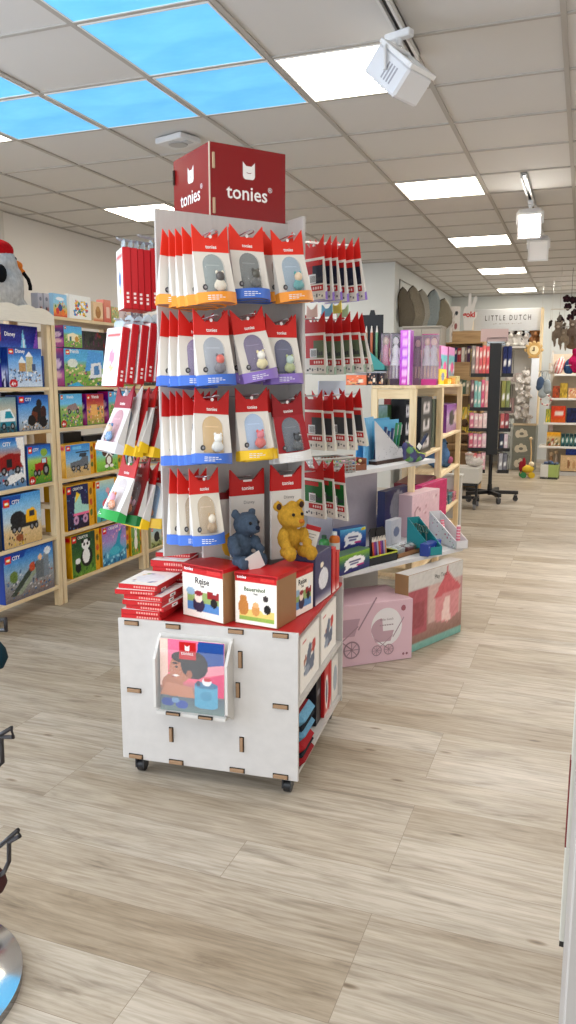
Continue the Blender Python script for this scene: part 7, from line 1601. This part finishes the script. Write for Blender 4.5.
# ------------------------------------------------------------------ white toy shelving at the right
RY = 12.5
rx0 = at_y(545, 440, RY)[0]; rx1 = rx0 + 1.2
t = thing('white_shelf_unit', 'white toy shelving at the right edge beyond the aisle', 'shelf unit', (rx0, RY, 0), 0)
zb4 = [at_y(560, y, RY)[2] for y in (446, 422.5, 398, 374)]
lefts = [at_y(x, 420, RY)[0] for x in (540.5, 544, 546.5, 552)]
for x in (0.02, .97):
    m = MB(); m.box(x, x + .03, .25, .3, 0, zb4[3] + .35, (206, 200, 190)); m.build('upright', 'paint', t)
for z, l in zip(zb4, lefts):
    m = MB(); m.box(l - rx0, 1.0, -.1, .28, z - .03, z, (236, 232, 226), 0, .003); m.build('shelf_board', 'paint', t)
m = MB(); m.box(0.05, 1.0, .28, .3, .05, zb4[3] + .3, (206, 190, 166)); m.build('back_panel', 'paint', t)
m = MB(); m.box(.06, 1.0, -.02, .25, 0, .06, (206, 204, 200)); m.build('plinth', 'paint', t)
def rbox(px0, px1, yt, lv, name, label, cat, c, fn=None, depth=.14, dy=-.06, group=None, texts=(), z=None):
    z = zb4[lv] + .001 if z is None else z
    aa, bb = at_y(px0, yt, RY + dy), at_y(px1, yt, RY + dy)
    return carton(name, label, cat, ((aa[0] + bb[0]) / 2, RY + dy + depth / 2, z), 0, bb[0] - aa[0], depth, aa[2] - z, c, fn or art([(0, c), (1, c)], [('e', .5, .5, .25, .25, (236, 230, 226))], [(0, 0, 1, 1, 8, .08, [(150, 130, 130), (230, 226, 220)])], 6, int(px0)), 10, 8, group, texts, mat='gloss')
mix = lambda c, p, s: art([(0, c), (1, [min(255, x + 14) for x in c])], [], [(0, 0, 1, 1, 16, .1, p)], 7, s)
rbox(546, 551, 409, 1, 'toy_box', 'green and yellow box at the left of the shelf with the red box', 'toy box', (150, 160, 60), mix((160, 160, 70), [(90, 130, 60), (230, 200, 80)], 1))
rbox(551.5, 566, 406, 1, 'toy_box', 'orange-red box with a white label on the third right shelf', 'toy box', (206, 70, 36), art([(0, (196, 110, 40)), (.5, (216, 70, 40)), (1, (206, 80, 40))], [('r', .3, .5, .8, .7, (240, 220, 210))], None, 7, 2))
rbox(567, 578, 408, 1, 'toy_box', 'dark navy box cut by the right edge, beside the orange-red one', 'toy box', (30, 34, 70), mix((34, 38, 80), [(20, 22, 50)], 3))
rbox(553, 560, 386, 2, 'toy_box', 'red and brown box at the left of the second right shelf', 'toy box', (150, 70, 44), mix((160, 80, 50), [(90, 60, 40), (200, 90, 50)], 4))
rbox(560.5, 568, 383, 2, 'toy_box', 'olive yellow box in the middle of the second right shelf', 'toy box', (170, 140, 50), mix((176, 146, 56), [(210, 180, 80), (120, 100, 50)], 5))
rbox(568.5, 578, 388, 2, 'toy_box', 'tan and red box at the right of the second right shelf', 'toy box', (190, 140, 100), mix((196, 150, 110), [(190, 80, 70), (230, 210, 180)], 6))
rbox(547, 561, 432, 0, 'toy_box', 'yellow-topped box of wooden toys on the lowest right shelf', 'toy box', (196, 160, 80), art([(0, (150, 130, 90)), (.6, (206, 190, 150)), (.8, (220, 160, 50)), (1, (230, 170, 50))], [], [(0, 0, 1, .6, 14, .08, [(170, 90, 70), (230, 226, 210), (90, 100, 80)])], 6, 7))
for k in range(4):
    rbox(561.5 + k * 4.2, 565 + k * 4.2, 434, 0, 'toy_tin', ['leftmost', 'second', 'third', 'rightmost'][k] + ' teal and black tin in the row on the lowest right shelf', 'tin', (60, 130, 130), art([(0, (40, 60, 66)), (.5, (90, 160, 156)), (1, (30, 40, 46))], [('e', .5, .5, .25, .2, (226, 226, 220))], None, 6, 8 + k), group='teal tins on the lowest right shelf')
rbox(549, 553, 424, 0, 'toy_box', 'small white and pink box behind the yellow-topped box', 'toy box', (220, 200, 196), None, .06, .16)
# things on the top shelf: bags
def backpack(px, yt, w, c, c2, label):
    q = at_y(px, yt, RY); h = q[2] - zb4[3]
    t = thing('backpack', label, 'backpack', (q[0], RY + .05, zb4[3] + .001), R(6), "children's backpacks on the top right shelf", 0, R(16))
    m = MB(); m.ell((0, 0, h * .45), (w, .08, h * .46), 0); m.ell((0, -.03, h * .25), (w * .9, .08, h * .26), 0)
    fuse(m, 'bag_body', 'fabric', (lambda co: np.where((np.sin(co[:, 0:1] * 150) > 0), np.array(c), np.array(c2))), t, .012, 3)
    m = MB(); m.tube([(-w * .3, .02, h * .86), (0, .02, h * 1.0), (w * .3, .02, h * .86)], .008, c2, 6); m.build('carry_loop', 'fabric', t)
    m = MB(); m.tube([(-w * .7, -.085, h * .42), (0, -.12, h * .5), (w * .7, -.085, h * .42)], .004, (206, 200, 196), 6); m.build('zipper', 'fabric', t)
backpack(557.5, 355, .075, (200, 110, 106), (226, 206, 200), 'red and white striped backpack leaning on the top right shelf')
backpack(568, 356, .085, (40, 70, 106), (36, 60, 96), 'dark blue backpack beside the striped one on the top right shelf')
q = at_y(577, 352, RY)
t = thing('plush_ball', 'magenta rounded plush at the right edge of the top right shelf', 'plush toy', (q[0] + .03, RY + .02, zb4[3] + .002), 0)
m = MB(); m.ell((0, 0, .15), (.15, .12, .15), 0); m.ell((0, -.02, .33), (.1, .09, .1), 0); fuse(m, 'body', 'plush', (190, 30, 90), t, .015, 3)
m = MB(); m.ell((.02, -.112, .34), (.012, .006, .012), (20, 20, 20)); m.build('eye', 'gloss', t)
rbox(549, 555, 363, 3, 'gift_box', 'small cream box standing left of the striped backpack', 'box', (206, 196, 180), None, .08, .1)
# hanging toys upper right
HY = 11.0
q = at_y(560, 310, HY)
t = thing('hanging_mobile', 'pale wire mobile with small dark hanging animals before the back wall', 'mobile', (q[0], HY, CEIL - .001), 0)
zt_ = at_y(560, 309, HY)[2] - CEIL
m = MB(); m.tube([(0, 0, 0), (0, 0, zt_)], .003, (190, 186, 180), 5); m.tube([(-.11, 0, zt_), (.11, 0, zt_)], .005, (200, 190, 176), 6); m.build('cross_bar', 'black_metal', t)
for dx, py, c in ((-.11, 321, (60, 54, 50)), (0.0, 316, (110, 100, 92)), (.06, 324, (120, 108, 96))):
    z = at_y(560, py, HY)[2] - CEIL
    m = MB(); m.tube([(dx, 0, zt_), (dx, 0, z)], .002, (190, 186, 180), 5); m.build('string', 'black_metal', t)
    m = MB(); m.ell((dx, 0, z - .03), (.022, .02, .04), c, 10, 7); m.ell((dx + .012, -.01, z - .0), (.016, .015, .018), c, 8, 6); m.ell((dx - .01, 0, z - .075), (.01, .01, .02), c, 8, 6); m.build('hanging_animal', 'plush', t)
q = at_y(571, 308, HY + .1)
t = thing('felt_garland', 'dark red-black felt flower bunch hanging at the upper right edge', 'garland', (q[0], HY + .1, CEIL - .001), 0)
m = MB(); m.tube([(0, 0, 0), (0, 0, q[2] - CEIL)], .003, (60, 50, 50), 5); m.build('string', 'black_metal', t)
for k, (dx, dz) in enumerate(((-.12, -.15), (-.04, .02), (.02, .1), (.05, -.06), (-.06, .12), (.09, .03), (.0, -.12))):
    m = MB(); c0 = Vector((dx, 0, q[2] - CEIL + dz)); 
    for a in range(5): an = a * 2 * math.pi / 5 + k; m.ell((c0.x + .028 * math.cos(an), c0.y, c0.z + .028 * math.sin(an)), (.024, .012, .024), (44, 24, 30), 8, 6)
    m.ell(c0, (.014, .016, .014), (70, 30, 40), 8, 6); m.build('felt_flower', 'fabric', t)
limbs = [((0, 0, .9), (.3, .22, .34)), ((0, -.06, 1.32), (.26, .24, .24)), ((-.2, 0, .35), (.1, .1, .4)), ((.16, 0, .3), (.1, .1, .42)), ((-.34, 0, .7), (.09, .09, .34)), ((.34, 0, .7), (.09, .09, .34)), ((-.2, 0, 1.55), (.09, .06, .16)), ((.2, 0, 1.55), (.09, .06, .16))]
for k, (px, py, s, c, lb) in enumerate([(557.5, 347, .2, (140, 126, 112), 'grey-brown plush with dangling legs, left of the hanging plush group'), (563, 350, .17, (166, 150, 130), 'beige dangling plush in the middle of the hanging plush group'), (572, 345, .2, (134, 116, 104), 'taupe dangling plush at the right of the hanging plush group')]):
    q = at_y(px, py, HY - .1)
    tt = lump('plush_animal', lb, (q[0], HY - .1, q[2] - .0), s, c, limbs, [((0, -.26, 1.26), (.1, .08, .08), (206, 190, 174))], 'dangling plush toys at the right', R(-6), eyes=False)
    m = MB(); m.tube([(0, 0, 1.5 * s), (0, 0, 2.2 * s)], .003, (90, 84, 80), 5); m.build('hanging_loop', 'fabric', tt)
q = at_y(573, 328, HY)
t = thing('plush_blanket', 'mauve and brown rolled soft blanket hung at the right edge', 'blanket', (q[0] + .02, HY + .02, q[2] - .16), R(10))
m = MB(); m.ell((0, 0, .05), (.13, .09, .1), 0); m.ell((.06, 0, .12), (.14, .08, .07), 0); m.ell((-.02, 0, -.03), (.1, .08, .08), 0); fuse(m, 'fabric_roll', 'plush', lambda co: np.where(co[:, 2:3] > .07, np.array((150, 130, 146)), np.array((146, 122, 100))), t, .014, 3)
m = MB(); m.tube([(0, 0, .14), (.01, 0, .32)], .003, (90, 84, 80), 5); m.build('hanging_loop', 'fabric', t)
rail = thing('toy_rail', 'thin grey rail carrying the dangling plush toys at the right', 'rail', (at_y(554, 330, HY)[0], HY - .06, at_y(560, 327, HY)[2]), 0)
m = MB(); m.tube([(0, 0, 0), (.9, 0, 0)], .007, (180, 176, 170), 6); m.tube([(.3, 0, 0), (.3, 0, CEIL - at_y(560, 327, HY)[2])], .004, (180, 176, 170), 6); m.build('rail_bar', 'metal', rail)
# floor toys before the right shelving
q = at_z(530, 470, 0)
FY = 12.0
q = at_y(527, 470, FY)
t = thing('pull_toy', 'green and yellow wooden pull toy with red fan on the floor by the shelving', 'wooden toy', (q[0], FY, .001), R(15))
m = MB(); m.box(-.09, .09, -.05, .05, .05, .08, (190, 150, 90), 0, .008); m.build('chassis', 'matte', t)
for x in (-.06, .06):
    for y in (-.055, .055):
        m = MB(); m.cyl((x, y - .008, .045), (x, y + .008, .045), .045, .045, (60, 130, 80) if x < 0 else (226, 190, 50), 16); m.build('wheel', 'matte', t)
m = MB(); m.ell((.01, 0, .13), (.09, .05, .06), (226, 190, 60), 12, 8); m.ell((-.05, 0, .2), (.03, .02, .1), (150, 30, 44), 10, 8); m.ell((-.09, 0, .17), (.03, .02, .08), (150, 30, 44), 10, 8); m.ell((.06, 0, .2), (.04, .04, .04), (236, 220, 190), 10, 8); m.build('bird_body', 'matte', t)
m = MB(); m.tube([(.04, 0, .1), (.06, .05, .35), (.05, .08, .55)], .01, (206, 170, 120), 7); m.ell((.05, .08, .57), .025, (226, 200, 160)); m.build('push_stick', 'matte', t)
q0, q1 = at_z(541, 477, 0), at_z(558, 481, 0)
t = thing('toy_crate', 'white and lime crate of blue toys on the floor under the shelving', 'crate', ((q0[0] + q1[0]) / 2, (q0[1] + q1[1]) / 2 + .06, .001), R(-6))
w = .24; h = .21
m = MB(); m.box(-w / 2, 0, -.1, .1, 0, .02, (70, 70, 60)); m.box(-w / 2, -.01, -.1, -.09, 0, h, (226, 226, 222)); m.box(-.01, w / 2, -.1, -.09, .03, h, (170, 190, 110)); m.box(-w / 2, w / 2, .09, .1, 0, h, (220, 220, 214)); m.box(-w / 2, -w / 2 + .01, -.09, .09, 0, h, (220, 220, 214)); m.box(w / 2 - .01, w / 2, -.09, .09, 0, h, (160, 180, 104)); m.box(-w / 2, w / 2, -.1, .1, 0, .03, (60, 66, 60)); m.build('crate_body', 'paint', t)
m = MB(); rg = random.Random(8)
for _ in range(16): m.ell((rg.uniform(-.1, .1), rg.uniform(-.07, .07), h - .0 + rg.uniform(-.02, .04)), (rg.uniform(.02, .04), .03, .022), rg.choice([(70, 100, 160), (110, 140, 180), (90, 100, 120)]), 8, 6)
o = m.build('soft_toys', 'fabric', t); o['kind'] = 'stuff'
q = at_y(568, 455, RY)
o = carton('wooden_board', 'tan wooden toy panel with a pale figure under the lowest right shelf', 'toy box', (q[0] + .06, RY + .02, .07), 0, .32, .1, at_y(568, 455, RY)[2] - .07, (206, 176, 136), art([(0, (206, 178, 140)), (1, (214, 186, 148))], [('e', .35, .45, .06, .3, (150, 110, 80)), ('e', .35, .8, .08, .1, (226, 196, 160)), ('e', .6, .4, .06, .25, (190, 150, 110))], None, 6, 90), mat='matte', nx=16, ny=14)
rbox(566, 578, 447.5, 0, 'toy_box', 'royal blue box on the tan wooden panel under the lowest shelf', 'toy box', (30, 60, 130), mix((34, 66, 140), [(24, 46, 110)], 9), z=at_y(568, 455, RY)[2] + .002, dy=.0, depth=.12)
for k, (px, hgt, c) in enumerate([(551, .3, (190, 150, 110)), (556, .33, (214, 196, 176))]):
    q = at_y(px, 460, RY + .12)
    t = thing('wooden_figure', ['brown standing wooden figure under the lowest right shelf', 'pale standing wooden figure beside the brown one'][k], 'wooden toy', (q[0], RY + .16, .061), 0, 'standing wooden figures under the shelf')
    m = MB(); m.lathe([(.035, 0), (.03, .04), (.022, hgt * .6), (.012, hgt * .72)], (0, 0, 0), c, 12); m.build('body', 'matte', t); m = MB(); m.ell((0, 0, hgt * .82), (.03, .03, .034), (226, 200, 166)); m.build('head', 'matte', t)
q = at_y(546, 400, RY - .06)
t = thing('hanging_ring', 'white and red beaded ring hanging from the second right shelf', 'toy ring', (q[0], RY - .12, q[2]), R(14))
m = MB(); m.tube([(.075 * math.cos(a), 0, .075 * math.sin(a)) for a in np.linspace(0, 2 * math.pi, 22)], .012, (222, 210, 200), 8); m.build('ring', 'plastic', t)
for k in range(6):
    m = MB(); m.ell((.075 * math.cos(k), -.012, .075 * math.sin(k)), .014, (190, 110, 110), 8, 6); m.build('bead', 'plastic', t)
BRZ = at_y(541, 371, 12.2)[2]
for k, (px, yt, c, lb) in enumerate([(541, 374, (70, 90, 120), 'denim blue soft bag hanging right of the white pillar'), (547.5, 377, (150, 160, 166), 'grey patterned soft bag hanging beside the denim blue one'), (543, 381, (170, 180, 186), 'pale grey soft bag hanging under the denim blue one')]):
    q = at_y(px, yt, 12.2); t = thing('soft_bag', lb, 'bag', (q[0], 12.2, q[2] - .24), R(10), 'soft bags hanging right of the pillar')
    m = MB(); m.ell((0, 0, .1), (.06, .035, .11), 0); m.ell((0, 0, .05), (.065, .04, .06), 0); fuse(m, 'bag_body', 'fabric', c, t, .012, 2); m = MB(); m.tube([(-.03, 0, .2), (-.005, 0, BRZ - q[2] + .24), (.005, 0, BRZ - q[2] + .24), (.03, 0, .2)], .004, c, 6); m.build('strap', 'fabric', t)

xr0, xr1 = at_y(538.5, 372, 12.2)[0], at_y(550, 372, 12.2)[0]
t = thing('hanging_rail', 'thin grey rail carrying the three soft bags right of the pillar', 'rail', (xr0, 12.2, BRZ), 0)
m = MB(); m.tube([(0, 0, 0), (xr1 - xr0, 0, 0)], .006, (180, 176, 170), 6); m.build('rail_bar', 'metal', t)
for xx in (.01, xr1 - xr0 - .01):
    m = MB(); m.tube([(xx, 0, 0), (xx, 0, CEIL - BRZ)], .002, (200, 198, 192), 5); m.build('drop_wire', 'metal', t)
# ------------------------------------------------------------------ wire spinner at the left foreground
def circ(p, q, r):
    A = np.array([[q[0] - p[0], q[1] - p[1]], [r[0] - p[0], r[1] - p[1]]]) * 2; bb = np.array([q[0]**2 - p[0]**2 + q[1]**2 - p[1]**2, r[0]**2 - p[0]**2 + r[1]**2 - p[1]**2])
    c = np.linalg.solve(A, bb); return c, np.linalg.norm(c - np.array(p[:2]))
ctr, rad = circ(at_z(22.5, 962, .03), at_z(0, 921, .03), at_z(9, 1000, .03))
print('disc', ctr, rad)
t = thing('wire_spinner', 'wire hook stand on a glossy round base at the lower left edge', 'display stand', (ctr[0], ctr[1], 0), 0)
m = MB(); m.cyl((0, 0, 0), (0, 0, .022), rad, rad, (150, 152, 156), 72, caps=False); m.lathe([(rad * math.sin(a) / math.sin(.075), .022 + rad * (math.cos(a) - math.cos(.075)) / math.sin(.075)) for a in np.linspace(.075, .004, 9)], (0, 0, 0), (232, 232, 234), 72); m.build('base_disc', 'chrome', t)
m = MB(); m.cyl((0, 0, .03), (0, 0, 1.5), .018, .018, (30, 28, 30), 14); m.build('pole', 'black_metal', t)
def prong(pts_px, dist, nm='hook'):
    # hook lies in a vertical plane through the pole
    P = [Vector((*at_plane(px, py, ctr + np.array([0.0, off]), np.array([.25, .97]))[:3],)) for px, py, off in pts_px]
    m = MB(); m.M = Matrix.Translation((-ctr[0], -ctr[1], 0)); z = P[0].z
    m.tube([(ctr[0], ctr[1], P[0].z - .04), tuple(P[0])], .005, (24, 18, 22), 7)
    m.tube([tuple(p) for p in P], .005, (24, 18, 22), 7); m.build(nm, 'black_metal', t)
prong([(0, 846, .12), (18, 830, .12), (19.5, 836, .12), (9, 842, .12), (9, 861, .12), (4, 872, .12), (-6, 880, .12)], 0)
prong([(-2, 736, .14), (11.5, 728, .14), (13, 737, .14), (1.5, 737, .14), (2.5, 762, .14), (-4, 768, .14)], 0)
prong([(-3, 621, .16), (5.5, 619, .16), (6, 630, .16), (-4, 630, .16)], 0)
for k, (px, py, c, lb) in enumerate([(-3, 656, (16, 44, 54), 'dark teal hanging pendant at the left edge'), (-3, 881, (70, 40, 38), 'dark brown hanging pendant at the lower left edge')]):
    q = at_plane(px, py, ctr + np.array([0, .12]), np.array([.25, .97])); tt = thing('hanging_pendant', lb, 'pendant', q, 0, 'pendants on the left wire stand')
    m = MB(); m.lathe([(.008, .03), (.018, .015), (.022, -.005), (.012, -.025)], (0, 0, 0), c, 16); m.build('pendant_body', 'fabric', tt); m = MB(); m.tube([(0, 0, .03), (.004, 0, .04), (-.01, 0, .06)], .002, (50, 40, 44), 5); m.build('cord', 'fabric', tt)

# ------------------------------------------------------------------ white cabinet at the right foreground
KY = 1.56
e0 = at_y(555, 1000, KY); e1 = at_y(560, 1000, KY)
t = thing('white_cabinet', 'white cabinet edge with dark red drawer gap along the right border', 'cabinet', (e1[0], KY, 0), 0)
m = MB(); m.box(0, .5, -.4, 0, 0, 1.07, (178, 172, 166), 0, .003); m.build('cabinet_body', 'paint', t)
d = e0[0] - e1[0]
zq = at_y(562, 936, KY + .02)[2]; za = at_y(562, 842, KY + .02)[2]; zb2 = at_y(565, 755, KY + .02)[2]
m = MB(); m.box(.0, .5, .0005, .03, zq, 1.06, (196, 191, 182), 0, .002); m.box(d, .5, .0005, .03, zq - .02, zq + .14, (224, 220, 204), 0, .002) if False else None
dr = m.build('drawer_front', 'paint', t)
m = MB(); m.box(d * .95, .02, .0005, .028, zq, za + .0, (198, 194, 182), 0, .002); m.box(d * .8, .02, .0005, .028, za, 1.06, (196, 192, 180), 0, .002); m.build('edge_strip', 'paint', t)
m = MB(); m.box(d * 1.05, d * .7, .002, .026, za, zb2, (110, 30, 26)); m.build('handle_strip', 'paint', dr)
m = MB(); m.box(d * .9, .01, .002, .026, zq - .012, zq - .001, (30, 28, 26)); m.build('hinge_cap', 'plastic', t)

# ------------------------------------------------------------------ light and camera
w = bpy.data.worlds.new('daylight'); sc.world = w; w.use_nodes = True
bg = w.node_tree.nodes['Background']; bg.inputs['Color'].default_value = (.80, .90, 1.0, 1); bg.inputs['Strength'].default_value = .4
def area(name, loc, rot, size, power, col):
    l = bpy.data.lights.new(name, 'AREA'); l.shape = 'RECTANGLE'; l.size, l.size_y = size; l.energy = power; l.color = col
    o = bpy.data.objects.new(name, l); COL.objects.link(o); o.location = loc; o.rotation_euler = rot; return o
area('shop_window_daylight', (-1.6, Y0 + .05, 1.5), (R(90), 0, 0), (5.0, 2.3), 60, (.88, .94, 1))
# area lights added out of view, filling the right aisle, front and back
k = 0
for i, j, e in [(2, 0, 15), (2, 4, 15), (2, 8, 15), (2, 12, 15), (-1, -5, 12), (3, -5, 12), (-5, 8, 15), (1, 14, 28), (2, 17, 15), (-2, -6, 6)]:
    area('ceiling_fill_light', (GX0 + (i + .5) * TX, GY0 + (j + .5) * TY, CEIL - .02), (0, 0, 0), (.58, .56), e, (1, .97, .92))
s = bpy.data.lights.new('spot_beam', 'SPOT'); s.energy = 60; s.spot_size = R(80); s.spot_blend = .6; s.shadow_soft_size = .06; s.color = (1, .97, .93)
o = bpy.data.objects.new('spot_beam', s); COL.objects.link(o); o.location = (-.478, 6.6, CEIL - .26); o.rotation_euler = (R(-28), 0, 0)

cam = bpy.data.cameras.new('camera'); cam.sensor_fit = 'VERTICAL'; cam.sensor_height = 24; cam.lens = FPX / 1024 * 24; cam.clip_start = .02; cam.clip_end = 60
co = bpy.data.objects.new('camera', cam); COL.objects.link(co); co.location = (0, 0, CAM_H); co.rotation_euler = (R(90) - TILT, 0, YAW); sc.camera = co
sc.view_settings.view_transform = 'Standard'; sc.view_settings.look = 'None'; sc.view_settings.exposure = 0.66; sc.view_settings.gamma = 1; sc.view_settings.use_curve_mapping = False
sc.cycles.use_denoising = True; sc.cycles.max_bounces = 8; sc.cycles.transparent_max_bounces = 16; sc.cycles.sample_clamp_indirect = 6
